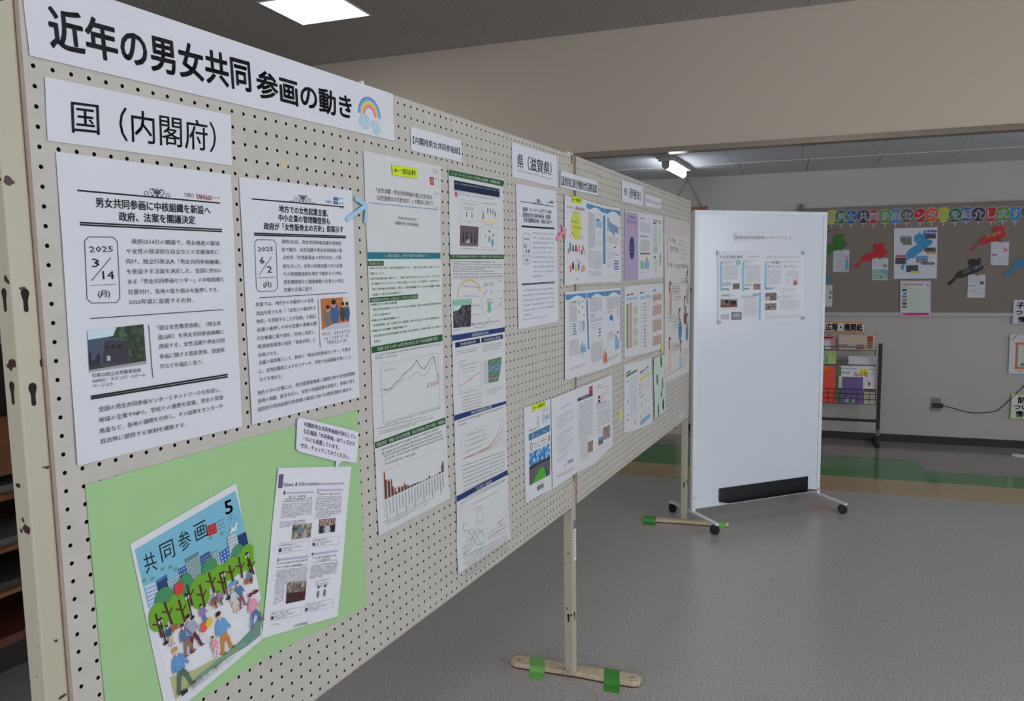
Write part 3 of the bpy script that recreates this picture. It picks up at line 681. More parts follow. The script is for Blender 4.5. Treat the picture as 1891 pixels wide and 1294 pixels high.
mb = MB(); mb.tube([R(2.60, 5.93, .0005), R(2.60, 5.93, .006), R(2.60, 5.93, .009)], [.045, .045, .03], WHITEP_M, 20); dsh = mb.build('floor_disc', origin=R(2.60, 5.93, 0), smooth=False); tag(dsh, 'flat white disc lying on the corridor floor at the right picture edge', 'disc')
for x, nm in ((.672, 'small white hook on the board top above the title banner'), (1.768, 'small white hook on the board top beside the middle post')):
    mb = MB(); mb.bbox(x, x+.006, -.001, .006, 1.8446, 1.850, WHITEP_M); mb.bbox(x, x+.006, -.0022, -.001, 1.840, 1.850, WHITEP_M); tag(mb.build('board_hook', origin=(x, 0, 1.8446)), nm, 'hook')
# ---- brochure rack
RD0 = 5.933
rk = empty('brochure_rack', R(1.25, 6.05, 0), 'black metal floor rack full of brochures by the far wall', 'rack')
BK = mat('rack_black', (10, 9, 11), .5)
for s in (.86, 1.6125):
    mb = MB(); rbox(mb, s, s+.026, RD0, RD0+.026, .02, .84, BK); mb.build('upright', rk)
    mb = MB(); mb.box(R(s, RD0-.02, 0), WS*.03, WN*.285, (0, 0, .03), BK); mb.build('foot_bar', rk)
mb = MB(); rbox(mb, 1.6125, 1.6385, RD0-.002, RD0, .10, .145, mat('rack_joint', (104, 104, 104), .5)); mb.build('joint_band', rk)
mb = MB(); rbox(mb, .886, 1.6125, RD0+.004, RD0+.022, .204, .224, BK); mb.build('cross_bar', rk)
tiers = [(.348, .47, 0.0), (.545, .655, .05), (.655, .77, .09), (.77, .90, .13)]
for z0, z1, dd in tiers:
    mb = MB(); d_ = RD0+dd
    for z in (z0, z0+(z1-z0)*.34, z0+(z1-z0)*.67, z1-.002) if z0 < .4 else (z0, z0+.028):
        mb.tube([R(.89, d_, z), R(1.61, d_, z)], .0022, BK, 5)
    for k in range(17 if z0 < .4 else 12):
        s = .90+k*(.70/(16 if z0 < .4 else 11)); mb.tube([R(s, d_, z0), R(s, d_, z1-.002 if z0 < .4 else z0+.028)], .0016, BK, 5)
    mb.build('wire_pocket', rk)
mb = MB()
for s in (.9, 1.25, 1.6): mb.tube([R(s, RD0+.02, .35), R(s, RD0+.17, .90)], .003, BK, 5)
mb.build('back_wire', rk)
def brochure(s0, s1, z0, z1, dd, th, rgb, label, tilt=.03, extra=()):
    o0 = R(s0, RD0+dd, z0); up = Vector((0, 0, z1-z0))+WN*tilt
    mb = MB(); mb.box(o0+WN*.0006, WS*(s1-s0), WN*th, up, mat('brochure_pages', (206, 202, 196), .8)); c = o0
    mb.box(o0-WN*.0006, WS*(s1-s0), WN*.0008, up, mat('cover_%d_%d_%d' % rgb, rgb, .4))
    o = mb.build('brochure', origin=o0); tag(o, label, 'brochure', 'brochures in the rack')
    mb = MB(); n = 0
    for a, b, c_, d_, col in extra:
        k = .0010+n*.0003; n += 1
        mb.box(o0-WN*k+WS*(s1-s0)*a+up*c_-WN*.0002, WS*(s1-s0)*(b-a), WN*.0002, up*(d_-c_), ink(col))
    if extra: mb.build('cover_print', o)
    return o
def lines(a, b, z, n, dz, col, h=.02): return [(a, b, z-k*dz, z-k*dz+h, col) for k in range(n)]
brochure(1.10, 1.302, .351, .645, .006, .012, (234, 62, 14), 'bright orange brochure in the lowest rack pocket', .02, [(.0, .78, .90, 1.0, (240, 120, 30))])
brochure(1.312, 1.345, .351, .645, .03, .01, (70, 110, 60), 'thin green booklet standing beside the orange brochure', .02)
brochure(1.358, 1.508, .351, .563, .006, .012, (96, 66, 132), 'purple booklet in the lowest rack pocket', .02, [(.10, .60, .03, .18, (170, 180, 170)), (.3, .4, .05, .15, (60, 110, 90)), (.42, .48, .05, .15, (60, 110, 90))])
brochure(1.518, 1.600, .353, .445, .008, .01, (186, 176, 156), 'beige small booklet stack at the right end of the lowest pocket', .01, lines(.1, .9, .8, 3, .25, (140, 120, 100), .05))
brochure(1.518, 1.602, .37, .53, .03, .01, (120, 70, 70), 'dull red booklet behind the beige stack', .02, [(.5, .8, .7, .85, (90, 60, 60))])
brochure(1.330, 1.600, .470, .650, .034, .01, (216, 214, 212), 'white leaflet with red letters みんな behind the purple booklet', .02,
         [(.58, .78, .62, .88, (214, 210, 30)), (.82, .99, .86, .88, (90, 90, 100)), (.82, .99, .66, .68, (90, 90, 100)), (.03, .5, .86, .89, (150, 150, 160)), (.06, .3, .66, .74, (170, 166, 168)), (.80, .86, .14, .30, (170, 60, 70))])
brochure(1.10, 1.232, .66, .765, .075, .008, (150, 170, 180), 'pale blue leaflet in the middle rack pocket', .02)
brochure(1.232, 1.305, .66, .765, .070, .008, (164, 196, 108), 'light green booklet in the middle rack pocket', .02, [(.2, .35, .85, .9, (60, 110, 50)), (.6, .7, .8, .9, (60, 110, 50)), (.75, .85, .7, .78, (60, 110, 50)), (.04, .12, .1, .7, (90, 130, 60))])
brochure(1.400, 1.604, .66, .728, .075, .008, (204, 200, 204), 'plain white leaflets in the middle rack pocket', .02, [(.3, .68, .90, .95, (130, 126, 130))])
brochure(1.04, 1.298, .775, .885, .13, .008, (196, 130, 126), 'pink and white information leaflet in the top rack tier', .02, [(.0, .86, .0, .66, (206, 202, 206)), (.30, .95, .80, .92, (150, 30, 50))])
brochure(1.325, 1.600, .775, .893, .125, .008, (192, 172, 150), 'beige picture magazine in the top rack tier', .02,
         [(.78, .93, .54, .94, (176, 50, 40)), (.78, .93, .44, .50, (60, 60, 40)), (.78, .93, .10, .40, (150, 120, 90)), (.0, .70, .10, .36, (130, 120, 128)), (.24, .48, .28, .34, (200, 196, 196)), (.48, .66, .05, .20, (170, 80, 60)), (.12, .5, .56, .62, (196, 180, 120))])
# ================================================================== paper on the boards
class Overlay(Sheet):
    """print laid on an existing object"""
    def __init__(s, obj, quad, off=0.0):
        s.q = [Vector(p) for p in quad]; s.parts = {}; s.n_ = 0; s.curl = 0; s.off = off; s.obj = obj
        s.W = (s.q[1]-s.q[0]).length; s.H = (s.q[3]-s.q[0]).length
        n = (s.q[1]-s.q[0]).cross(s.q[3]-s.q[0]).normalized(); s.n = n if n.dot(Vector(cam.location)-s.q[0]) > 0 else -n
        s.c = world_loc(obj)
WHITE = (214, 214, 220); WARM = (210, 208, 204); PALE = (214, 213, 215)
for o, q, ch in JB:
    if ch:
        v = Overlay(o, q); SHEETS.append(v); v.T(ch, (.06, .5), (.94, .5), .95, (218, 216, 222), .022, 'letter', res=2)
def wpaper(pts): return [R(s, DW-.0175, z) for s, z in pts]

S = sheet('title_banner', [(-0.0085, 0.0000, 1.8442), (0.7788, 0.0000, 1.8442), (0.7792, 0.0000, 1.7458), (-0.0045, 0.0000, 1.7411)], WHITE, 'long white banner with a big black title and a small rainbow along the top edge', 'banner', curl=.0012, off=.0016)
S.T('近年の男女共同', (0.036, 0.590), (0.477, 0.498), 0.5168, (14, 14, 20), .019, res=3)
S.T('参画の動き', (0.492, 0.573), (0.818, 0.549), 0.4577, (14, 14, 20), .020, res=3)
for r, c in ((.036, (110, 140, 200)), (.0315, (120, 176, 206)), (.027, (216, 206, 120)), (.0225, (232, 170, 110)), (.018, (226, 130, 140))):
    S.arc((0.892, 0.603), r, .0046, 180, 360, c, 'rainbow', n=16)
for dx, dy, r in ((-52, 20, .012), (-30, 12, .010), (-66, 34, .009), (-40, 44, .012), (-18, 40, .008), (50, 44, .012), (30, 34, .009), (66, 56, .009), (48, 66, .010)):
    S.disc(((0.892, 0.603)[0]+dx/3.235/420*.72, (0.892, 0.603)[1]+(dy+12)/3.235/92), r, (176, 202, 216), 'cloud')

S = sheet('heading_sheet', [(0.0128, 0.0000, 1.7193), (0.3206, -0.0000, 1.7232), (0.3171, 0.0000, 1.6419), (0.0102, 0.0000, 1.6391)], WHITE, 'white heading sheet reading 国（内閣府） under the banner', 'notice', curl=.0008)
S.T('国', (0.108, 0.554), (0.238, 0.528), 0.5375, (18, 18, 24), .002, res=2)
S.T('（内閣府）', (0.337, 0.542), (0.895, 0.502), 0.5813, (18, 18, 24), .002, res=2)

def ornament(S, c, w):
    """printed scroll ornament"""
    col = (60, 62, 68)
    def sp(cx, cy, r, a0, turns, sgn):
        pts = []
        for k in range(18):
            t = k/17; a = math.radians(a0+sgn*turns*360*t); rr = r*(1-.75*t)
            pts.append((c[0]+(cx+rr*math.cos(a))*w/S.W, c[1]+(cy+rr*math.sin(a))*w/S.H))
        S.line(pts, .0009, col, 'ornament')
    for sg in (-1, 1):
        sp(sg*.13, -.02, .09, 90, 1.1, sg); sp(sg*.27, .03, .07, 90, 1.1, sg); sp(sg*.14, .07, .04, -90, .9, -sg)
        S.line([(c[0]+sg*x*w/S.W, c[1]+y*w/S.H) for x, y in ((.30, .10), (.40, .08), (.50, .10))], .0010, col, 'ornament')
        S.disc((c[0]+sg*.10*w/S.W, c[1]-.07*w/S.H), .022*w, col, 'ornament', 8)
    for k in range(5):
        a = math.radians(-90+(k-2)*34); S.line([(c[0], c[1]+.02*w/S.H), (c[0]+.10*w*math.cos(a)/S.W, c[1]+(.02+.12*math.sin(a))*w/S.H)], .0016, col, 'ornament')
    S.disc((c[0], c[1]+.06*w/S.H), .03*w, col, 'ornament', 8)
def datebox(S, p, yr, a, b, day, cols):
    tl, tr, br, bl = p; nu, nv = .006/S.W, .006/S.H
    S.line([(tl[0]+nu, tl[1]), (tr[0]-nu, tr[1]), (tr[0], tr[1]+nv), (br[0], br[1]-nv), (br[0]-nu, br[1]), (bl[0]+nu, bl[1]), (bl[0], bl[1]-nv), (tl[0], tl[1]+nv), (tl[0]+nu, tl[1])], .0010, (60, 60, 66), 'date_box')

S = sheet('article_sheet', [(0.0200, 0.0000, 1.6264), (0.3141, 0.0000, 1.6268), (0.3088, 0.0000, 1.2093), (0.0165, 0.0000, 1.2110)], WHITE, 'white news article sheet dated 3/14 with a photo of a dark building', 'notice', curl=.0022)
S.line([(0.087, 0.114), (0.912, 0.114)], .0022, BLK)
ornament(S, (0.510, 0.099), .072)
S.T('引用元：', (0.676, 0.095), (0.744, 0.095), 0.0162, (50, 50, 56))
S.T('YAHOO!', (0.750, 0.096), (0.855, 0.096), 0.0249, (170, 30, 50), .02)
S.T('JAPAN', (0.812, 0.103), (0.850, 0.103), 0.0093, (170, 30, 50))
S.T('ニュース', (0.857, 0.095), (0.909, 0.094), 0.0122, (50, 50, 56), .01)
S.T('男女共同参画に中核組織を新設へ', (0.173, 0.147), (0.843, 0.145), 0.0327, BLK, .012, res=2)
S.T('政府、法案を閣議決定', (0.288, 0.189), (0.738, 0.185), 0.0319, BLK, .012, res=2)
S.line([(0.089, 0.216), (0.916, 0.215)], .0022, BLK); S.line([(0.088, 0.223), (0.915, 0.223)], .0022, BLK)
datebox(S, [(0.105, 0.261), (0.272, 0.259), (0.268, 0.478), (0.099, 0.476)], 0, 0, 0, 0, 0)
S.T('2025', (0.126, 0.300), (0.248, 0.297), 0.0265, (50, 50, 58), .004)
S.T('3', (0.134, 0.344), (0.173, 0.343), 0.0383, (44, 44, 52), .006)
S.line([(0.233, 0.327), (0.127, 0.403)], .0011, (90, 90, 96))
S.T('14', (0.184, 0.384), (0.244, 0.384), 0.0372, (44, 44, 52), .006)
for k in range(12): S.line([((0.119, 0.418)[0]+((0.255, 0.417)[0]-(0.119, 0.418)[0])*k/12, (0.119, 0.418)[1]+((0.255, 0.417)[1]-(0.119, 0.418)[1])*k/12), ((0.119, 0.418)[0]+((0.255, 0.417)[0]-(0.119, 0.418)[0])*(k+.6)/12, (0.119, 0.418)[1]+((0.255, 0.417)[1]-(0.119, 0.418)[1])*(k+.6)/12)], .0009, (70, 70, 76))
S.T('(月)', (0.154, 0.446), (0.217, 0.446), 0.0249, (40, 40, 48), .006)
G = (58, 58, 64)
for t, a, b in (('政府は14日の閣議で、男女格差の解消', (0.349, 0.271), (0.894, 0.269)), ('や女性の経済的な自立などの支援強化に', (0.317, 0.305), (0.886, 0.302)),
    ('向け、独立行政法人「男女共同参画機構」', (0.313, 0.339), (0.894, 0.340)), ('を新設する法案を決定した。全国に約350', (0.313, 0.374), (0.894, 0.373)),
    ('ある「男女共同参画センター」の中核組織と', (0.314, 0.409), (0.914, 0.407)), ('位置付け、各地の取り組みを後押しする。', (0.314, 0.444), (0.875, 0.447)),
    ('2026年度に設置する方針。', (0.314, 0.478), (0.702, 0.482)), ('「国立女性教育会館」（埼玉県', (0.468, 0.575), (0.878, 0.577)),
    ('嵐山町）を男女共同参画機構に', (0.470, 0.609), (0.896, 0.611)), ('改組する。女性活躍や男女共同', (0.472, 0.642), (0.898, 0.645)),
    ('参画に関する普及啓発、調査研', (0.473, 0.679), (0.895, 0.682)), ('究などを幅広く担う。', (0.473, 0.714), (0.746, 0.718)),
    ('全国の男女共同参画センターとネットワークを形成し、', (0.121, 0.829), (0.853, 0.835)), ('地域の企業やNPO、学校との連携を促進。男女の賃金', (0.118, 0.865), (0.871, 0.867)),
    ('格差など、各地の課題を分析し、その結果をセンターや', (0.119, 0.902), (0.865, 0.901)), ('自治体に提供する体制を構築する。', (0.122, 0.937), (0.615, 0.942))):
    S.T(t, a, b, 0.0184, G, part='body_text')
S.line([(0.108, 0.526), (0.897, 0.525)], .0012, (40, 40, 46)); S.line([(0.418, 0.562), (0.426, 0.751)], .0011, (60, 60, 66))
S.quad([(0.089, 0.565), (0.389, 0.558), (0.393, 0.698), (0.087, 0.701)], 0, 'building_photo', PH_LEAF)
S.poly([(0.089, 0.565), (0.240, 0.561), (0.218, 0.589), (0.167, 0.593), (0.090, 0.596)], (196, 214, 222), 'building_photo')
S.poly([(0.090, 0.595), (0.187, 0.591), (0.299, 0.607), (0.297, 0.688), (0.086, 0.683)], (74, 82, 104), 'building_photo')
S.poly([(0.173, 0.602), (0.299, 0.609), (0.294, 0.686), (0.153, 0.682)], (58, 56, 66), 'building_photo')
S.poly([(0.088, 0.636), (0.146, 0.644), (0.145, 0.683), (0.086, 0.681)], (40, 40, 52), 'building_photo')
for k in range(4): S.poly([(0.179, 0.620), (0.191, 0.620), (0.190, 0.630), (0.178, 0.630)] if k == 0 else [(0.207, 0.620), (0.222, 0.620), (0.221, 0.631), (0.206, 0.631)] if k == 1 else [(0.180, 0.654), (0.198, 0.655), (0.197, 0.672), (0.179, 0.671)] if k == 2 else [(0.243, 0.621), (0.258, 0.621), (0.257, 0.632), (0.242, 0.631)], (170, 180, 190) if k == 2 else (20, 22, 30), 'building_photo')
S.poly([(0.085, 0.694), (0.394, 0.687), (0.393, 0.698), (0.087, 0.701)], (160, 156, 160), 'building_photo')
for t, a, b in (('写真は国立女性教育会館', (0.098, 0.714), (0.359, 0.717)), ('（NWEC・ヌエック）のホーム', (0.098, 0.732), (0.385, 0.735)), ('ページより', (0.098, 0.748), (0.203, 0.751))): S.T(t, a, b, 0.0144, (44, 44, 60), part='caption')
S.line([(0.086, 0.782), (0.908, 0.781)], .0026, BLK); S.line([(0.086, 0.789), (0.907, 0.790)], .0026, BLK)

S = sheet('article_sheet', [(0.3314, 0.0000, 1.6251), (0.6282, -0.0000, 1.6281), (0.6268, 0.0000, 1.2096), (0.3314, 0.0000, 1.2075)], WHITE, 'white news article sheet dated 6/2 with a photo of a meeting', 'notice', curl=.0022)
S.line([(0.087, 0.082), (0.909, 0.082)], .0022, BLK); ornament(S, (0.510, 0.062), .072)
S.T('引用元：', (0.723, 0.065), (0.788, 0.065), 0.0148, (60, 60, 66))
S.quad([(0.804, 0.041), (0.849, 0.041), (0.846, 0.074), (0.802, 0.073)], (36, 100, 150), 'logo')
S.line([(0.827, 0.040), (0.824, 0.073)], .0012, (200, 210, 220), 'logo'); S.line([(0.803, 0.057), (0.847, 0.058)], .0012, (200, 210, 220), 'logo')
for k in range(3): S.L(((0.855, 0.045)[0], (0.855, 0.045)[1]+k*.022), ((0.902, 0.044)[0], (0.902, 0.044)[1]+k*.022), .010, (50, 70, 110))
S.T('地方での女性起業支援、', (0.300, 0.113), (0.744, 0.118), 0.0311, BLK, .012, res=2)
S.T('中小企業の管理職登用も', (0.292, 0.150), (0.757, 0.154), 0.0302, BLK, .012, res=2)
S.T('政府が「女性版骨太の方針」原案示す', (0.168, 0.189), (0.891, 0.188), 0.0302, BLK, .012, res=2)
S.line([(0.089, 0.220), (0.913, 0.219)], .0024, BLK); S.line([(0.089, 0.227), (0.913, 0.226)], .0024, BLK)
datebox(S, [(0.089, 0.245), (0.260, 0.245), (0.256, 0.458), (0.086, 0.458)], 0, 0, 0, 0, 0)
S.T('2025', (0.111, 0.283), (0.235, 0.281), 0.0242, (50, 50, 58), .004)
S.T('6', (0.120, 0.328), (0.161, 0.328), 0.0399, (44, 44, 52), .006); S.line([(0.219, 0.315), (0.114, 0.388)], .0011, (90, 90, 96))
S.T('2', (0.177, 0.366), (0.219, 0.366), 0.0386, (44, 44, 52), .006); S.line([(0.100, 0.401), (0.244, 0.401)], .0009, (70, 70, 76))
S.T('(月)', (0.141, 0.429), (0.207, 0.429), 0.0251, (40, 40, 48), .006)
for t, a, b in (('政府は2日、男女共同参画会議を首相官', (0.310, 0.250), (0.865, 0.253)), ('邸で開き、女性活躍や男女共同参画の重', (0.307, 0.285), (0.868, 0.286)), ('点方針「女性版骨太の方針2025」の原', (0.310, 0.318), (0.859, 0.319)),
    ('案を示した。女性の起業支援と中小企業', (0.309, 0.355), (0.867, 0.357)), ('での管理職登用を地方で進めるのが柱。', (0.306, 0.389), (0.864, 0.392)), ('更年期障害など健康課題と仕事との両立', (0.310, 0.423), (0.876, 0.428)), ('支援も企業に促す。', (0.308, 0.456), (0.574, 0.458)),
    ('原案では、地方から大都市への女性', (0.074, 0.510), (0.573, 0.510)), ('流出を防ぐため「『女性にも選ばれる', (0.074, 0.546), (0.589, 0.544)), ('地方』を実現することが急務」と明記。', (0.074, 0.579), (0.593, 0.583)), ('起業の後押しや中小企業の柔軟な働', (0.076, 0.614), (0.591, 0.615)),
    ('き方推進に取り組む。月内に決定し、', (0.072, 0.649), (0.580, 0.652)), ('経済財政運営の指針「骨太方針」に', (0.074, 0.683), (0.577, 0.688)), ('反映させる。', (0.074, 0.718), (0.237, 0.720)),
    ('支援の具体策として、各地の「男女共同参画センター」を拠点', (0.074, 0.750), (0.920, 0.756)), ('に、女性起業家によるセミナーや、学校で出前講座を開くこと', (0.074, 0.786), (0.917, 0.794)), ('などを挙げた。', (0.075, 0.819), (0.268, 0.826)),
    ('地方の中小企業には、男女間賃金格差の要因分析や女性管理職', (0.051, 0.874), (0.954, 0.878)), ('登用の相談、助言を行い、女性の待遇改善を目指す。地域に残る', (0.051, 0.908), (0.947, 0.914)), ('固定的な性別役割分担意識の解消に向けた啓発活動も進める。', (0.049, 0.943), (0.927, 0.950))):
    S.T(t, a, b, 0.0185, G, part='body_text')
S.line([(0.105, 0.483), (0.903, 0.485)], .0012, (40, 40, 46)); S.line([(0.613, 0.507), (0.616, 0.727)], .0011, (60, 60, 66))
S.quad([(0.640, 0.505), (0.920, 0.506), (0.915, 0.651), (0.642, 0.649)], (186, 110, 60), 'meeting_photo')
S.poly([(0.855, 0.506), (0.920, 0.506), (0.919, 0.551), (0.862, 0.547)], (206, 198, 190), 'meeting_photo')
for x, y, w, c, hc in ((0, 0, 1.0, (120, 112, 106), (50, 34, 30)), (1, 0, 1.2, (66, 96, 140), (30, 24, 26)), (2, 0, .8, (70, 62, 60), (26, 20, 22)), (3, 0, .8, (60, 84, 110), (30, 24, 26))):
    p = ((0.696, 0.593), (0.771, 0.578), (0.849, 0.582), (0.897, 0.581))[x]; q = ((0.703, 0.552), (0.763, 0.531), (0.856, 0.542), (0.898, 0.543))[x]
    S.disc(p, .0105*w, c, 'meeting_photo', asp=1.9); S.disc(q, .0058*w, (196, 150, 130), 'meeting_photo', asp=1.2); S.disc((q[0], q[1]-.006), .0056*w, hc, 'meeting_photo', asp=.8)
S.poly([(0.638, 0.646), (0.763, 0.625), (0.918, 0.624), (0.915, 0.651), (0.642, 0.649)], (190, 190, 204), 'meeting_photo')
S.L((0.640, 0.665), (0.927, 0.670), 0.0168, (130, 130, 138)); S.L((0.654, 0.690), (0.908, 0.690), 0.0168, (130, 130, 138)); S.L((0.680, 0.709), (0.885, 0.711), 0.0168, (130, 130, 138))

# blue and pink paper arrows
def arrow(tail, tip, b1, b2, w, rgb, label):
    """flat tape arrow on the board plane, given by points (x, z)"""
    mb = MB(); m = mat('tape_%d' % rgb[0], rgb, .5, .06, 40)
    for k, (p, q) in enumerate(((tail, tip), (b1, tip), (b2, tip))):
        p, q = Vector((p[0], 0, p[1])), Vector((q[0], 0, q[1])); d = (q-p).normalized(); nn = Vector((-d.z, 0, d.x))*w/2; y = Vector((0, -.0052-.0003*k, 0)); q = q+d*w*.3
        mb.prism([p+nn+y, q+nn+y, q-nn+y, p-nn+y], (0, .0003, 0), m)
    return tag(mb.build('paper_arrow', origin=(tip[0], 0, tip[1])), label, 'arrow')
arrow(*((0.6038, 1.5682), (0.6697, 1.6014), (0.6327, 1.6129), (0.6643, 1.5651)), .0095, (158, 200, 226), 'light blue tape arrow between the 6/2 article and the slide pages')
arrow(*((1.657, 1.5598), (1.7309, 1.5923), (1.7037, 1.6004), (1.7244, 1.5646)), .014, (226, 140, 160), 'pink tape arrow pointing at the leaflet with the yellow bubble')
mb = MB(); mb.prism([(a, -.0005, b) for a, b in [(0.4292, 1.6632), (0.4532, 1.6651), (0.4473, 1.6527), (0.4338, 1.6518)]], (0, .0003, 0), mat('old_tape', (206, 190, 150), .6)); tag(mb.build('tape_scrap', origin=(0.4292, 0, 1.6632)), 'small scrap of yellowed tape on the board above the 6/2 article', 'tape')

S = sheet('name_label', [(0.8437, 0.0000, 1.7868), (1.0688, 0.0000, 1.7865), (1.0676, 0.0000, 1.7349), (0.8438, 0.0000, 1.7341)], WHITE, 'white strip of bracketed print 【内閣府男女共同参画局】 above the slide pages', 'notice', curl=.001)
S.T('【内閣府男女共同参画局】', (0.033, 0.534), (0.960, 0.519), 0.3271, BLK, .006, res=2)

# ---- first column: four slide pages
PG = (208, 208, 208)
S = sheet('slide_page', [(0.6693, -0.0000, 1.7114), (0.9678, 0.0000, 1.7128), (0.9566, 0.0000, 1.5098), (0.6706, 0.0000, 1.5076)], PG, 'top slide page of the first column, a yellow sticker above its grey title', 'notice', curl=.0015)
S.T('「女性活躍・男女共同参画の重点方針2025', (0.132, 0.373), (0.869, 0.373), 0.0539, (60, 60, 68), 0, res=2)
S.T('（女性版骨太の方針2025）」の策定に向けて', (0.135, 0.449), (0.884, 0.440), 0.0540, (60, 60, 68), 0, res=2)
S.line([(0.042, 0.510), (0.954, 0.506)], .0014, (90, 130, 160))
S.T('令和7年5月9日', (0.389, 0.640), (0.638, 0.643), 0.0360, (84, 84, 90)); S.T('内閣府男女共同参画局', (0.352, 0.694), (0.669, 0.700), 0.0378, (84, 84, 90))
S.line([(0.872, 0.048), (0.959, 0.043), (0.961, 0.091), (0.874, 0.094), (0.872, 0.048)], .0005, (150, 150, 156)); S.L((0.888, 0.071), (0.946, 0.068), 0.0212)
S.quad([(0.831, 0.147), (0.892, 0.141), (0.897, 0.230), (0.841, 0.233)], (186, 30, 44), 'logo'); S.T('共', (0.841, 0.190), (0.888, 0.187), 0.0668, (226, 200, 200), .01, 'logo')
for k in range(3): S.L(((0.906, 0.158)[0], (0.906, 0.158)[1]+k*.165), ((0.968, 0.156)[0], (0.968, 0.156)[1]+k*.165), 0.0175, (80, 80, 86))
S2 = sheet('sticker', [(0.7651, 0.0000, 1.6941), (0.8621, 0.0000, 1.6958), (0.8634, 0.0000, 1.6741), (0.7671, 0.0000, 1.6725)], (206, 222, 40), 'yellow sticker reading ※一部抜粋 on the first slide page', 'label', off=.0042)
S2.T('※一部抜粋', (.07, .5), (.93, .5), .58, (50, 54, 30), 0, res=2)
S = sheet('slide_page', [(0.6706, 0.0000, 1.5076), (0.9566, 0.0000, 1.5098), (0.9567, 0.0000, 1.3188), (0.6719, 0.0000, 1.3138)], PG, 'slide page with a teal heading bar above dense text', 'notice', curl=.0015)
S.quad([(0.000, 0.009), (0.998, 0.008), (0.997, 0.082), (-0.001, 0.081)], (34, 116, 126), 'heading_bar'); S.T('Ⅰ　女性に選ばれ、女性が活躍できる地域づくり', (0.204, 0.046), (0.807, 0.044), 0.0389, (214, 226, 226), .008)
S.quad([(0.003, 0.087), (1.012, 0.092), (0.999, 1.029), (-0.001, 1.012)], (206, 214, 208), 'tint_panel')
S.quad([(0.000, 0.104), (0.197, 0.103), (0.194, 0.156), (-0.000, 0.156)], (38, 86, 42), 'heading_bar'); S.T('基本的な考え方', (0.016, 0.130), (0.177, 0.131), 0.0346, (220, 228, 220), .008)
S.quad([(0.007, 0.496), (0.643, 0.499), (0.641, 0.555), (0.006, 0.549)], (38, 86, 42), 'heading_bar'); S.T('「女性版骨太の方針2025」に盛り込むことが考えられる施策例', (0.022, 0.524), (0.627, 0.529), 0.0359, (220, 228, 220), .008)
for t, a, b, w in (('○地方における人口減少、女性の転出超過が続いており、「女性に選ばれる地方」を実現することが', (0.013, 0.179), (0.973, 0.183), 0), ('重要となっている。', (0.024, 0.237), (0.204, 0.239), 0),
    ('○女性が出身地域を離れた理由として、「希望する進学先が少なかったから」に次いで、「やりたい仕', (0.010, 0.293), (0.976, 0.298), 0), ('事や就職先が少なかったから」や「地元から離れたかったから」とする回答が多く、女性がやりがい', (0.031, 0.348), (0.974, 0.355), 0),
    ('を持って取り組める仕事の創出、女性にとって魅力的な職場づくり、そのための人材確保・育成及', (0.039, 0.406), (0.978, 0.418), .006), ('び体制づくり等に取り組む必要がある。', (0.041, 0.468), (0.412, 0.466), 0),
    ('○地域における女性の起業支援', (0.016, 0.572), (0.349, 0.575), .006), ('地域の男女共同参画センター等における女性の起業支援、固定的な性別役割分担意識等の解消', (0.041, 0.627), (0.992, 0.639), 0), ('に向けた広報啓発など', (0.042, 0.688), (0.266, 0.691), 0),
    ('○地域における魅力的な職場づくり', (0.013, 0.743), (0.371, 0.748), .006), ('男女間賃金格差・是正の好事例に向けた取組強化、地方や中小企業における女性の管理職登用など', (0.034, 0.798), (0.965, 0.816), 0),
    ('○地域における人材確保・育成及び体制づくり', (0.012, 0.857), (0.477, 0.863), .006), ('独立行政法人男女共同参画機構の設立準備、地方公共団体による施策の実施に対する支援への', (0.035, 0.915), (0.986, 0.928), 0), ('支援など', (0.035, 0.972), (0.127, 0.976), 0)):
    S.T(t, a, b, 0.0273, (56, 62, 60) if not w else (28, 32, 30), w, part='body_text')
S = sheet('slide_page', [(0.6719, 0.0000, 1.3138), (0.9567, 0.0000, 1.3188), (0.9598, 0.0000, 1.1088), (0.6720, 0.0000, 1.1079)], PG, 'slide page with a dark green bar and jagged line chart', 'notice', curl=.0015)
S.quad([(0.004, 0.025), (0.997, 0.032), (0.996, 0.110), (0.005, 0.090)], (34, 84, 40), 'heading_bar'); S.T('地域における10代～20代女性の人口に対する転出超過数の割合', (0.079, 0.059), (0.920, 0.065), 0.0426, (222, 230, 222), .008)
S.L((0.046, 0.123), (0.954, 0.135), 0.0222, (90, 90, 92)); S.L((0.048, 0.152), (0.328, 0.164), 0.0213, (90, 90, 92))
AX = (150, 152, 154)
S.line([(0.113, 0.229), (0.121, 0.843), (0.922, 0.855), (0.918, 0.234), (0.113, 0.229)], .0006, AX, 'chart')
S.line([(0.143, 0.497), (0.201, 0.506), (0.248, 0.493), (0.302, 0.448), (0.352, 0.433), (0.401, 0.384), (0.503, 0.344), (0.597, 0.266), (0.647, 0.348), (0.700, 0.380), (0.750, 0.342), (0.804, 0.282), (0.854, 0.270), (0.906, 0.509)], .0013, (84, 96, 104), 'chart')
S.line([(0.142, 0.531), (0.252, 0.512), (0.304, 0.478), (0.400, 0.439), (0.500, 0.428), (0.603, 0.392), (0.643, 0.436), (0.701, 0.461), (0.756, 0.426), (0.806, 0.340), (0.853, 0.294), (0.896, 0.467)], .0011, (186, 176, 140), 'chart')
for p in ((0.143, 0.497), (0.302, 0.448), (0.401, 0.384), (0.597, 0.266), (0.700, 0.380), (0.854, 0.270)): S.disc(p, .0016, (60, 70, 80), 'chart', 8)
S.arc((0.908, 0.516), .006, .0007, 0, 360, (120, 90, 90), 'chart')
S.L((0.736, 0.560), (0.920, 0.562), 0.0231, (190, 70, 80)); S.L((0.735, 0.586), (0.915, 0.586), 0.0231, (190, 70, 80)); S.L((0.150, 0.294), (0.302, 0.303), 0.0148)
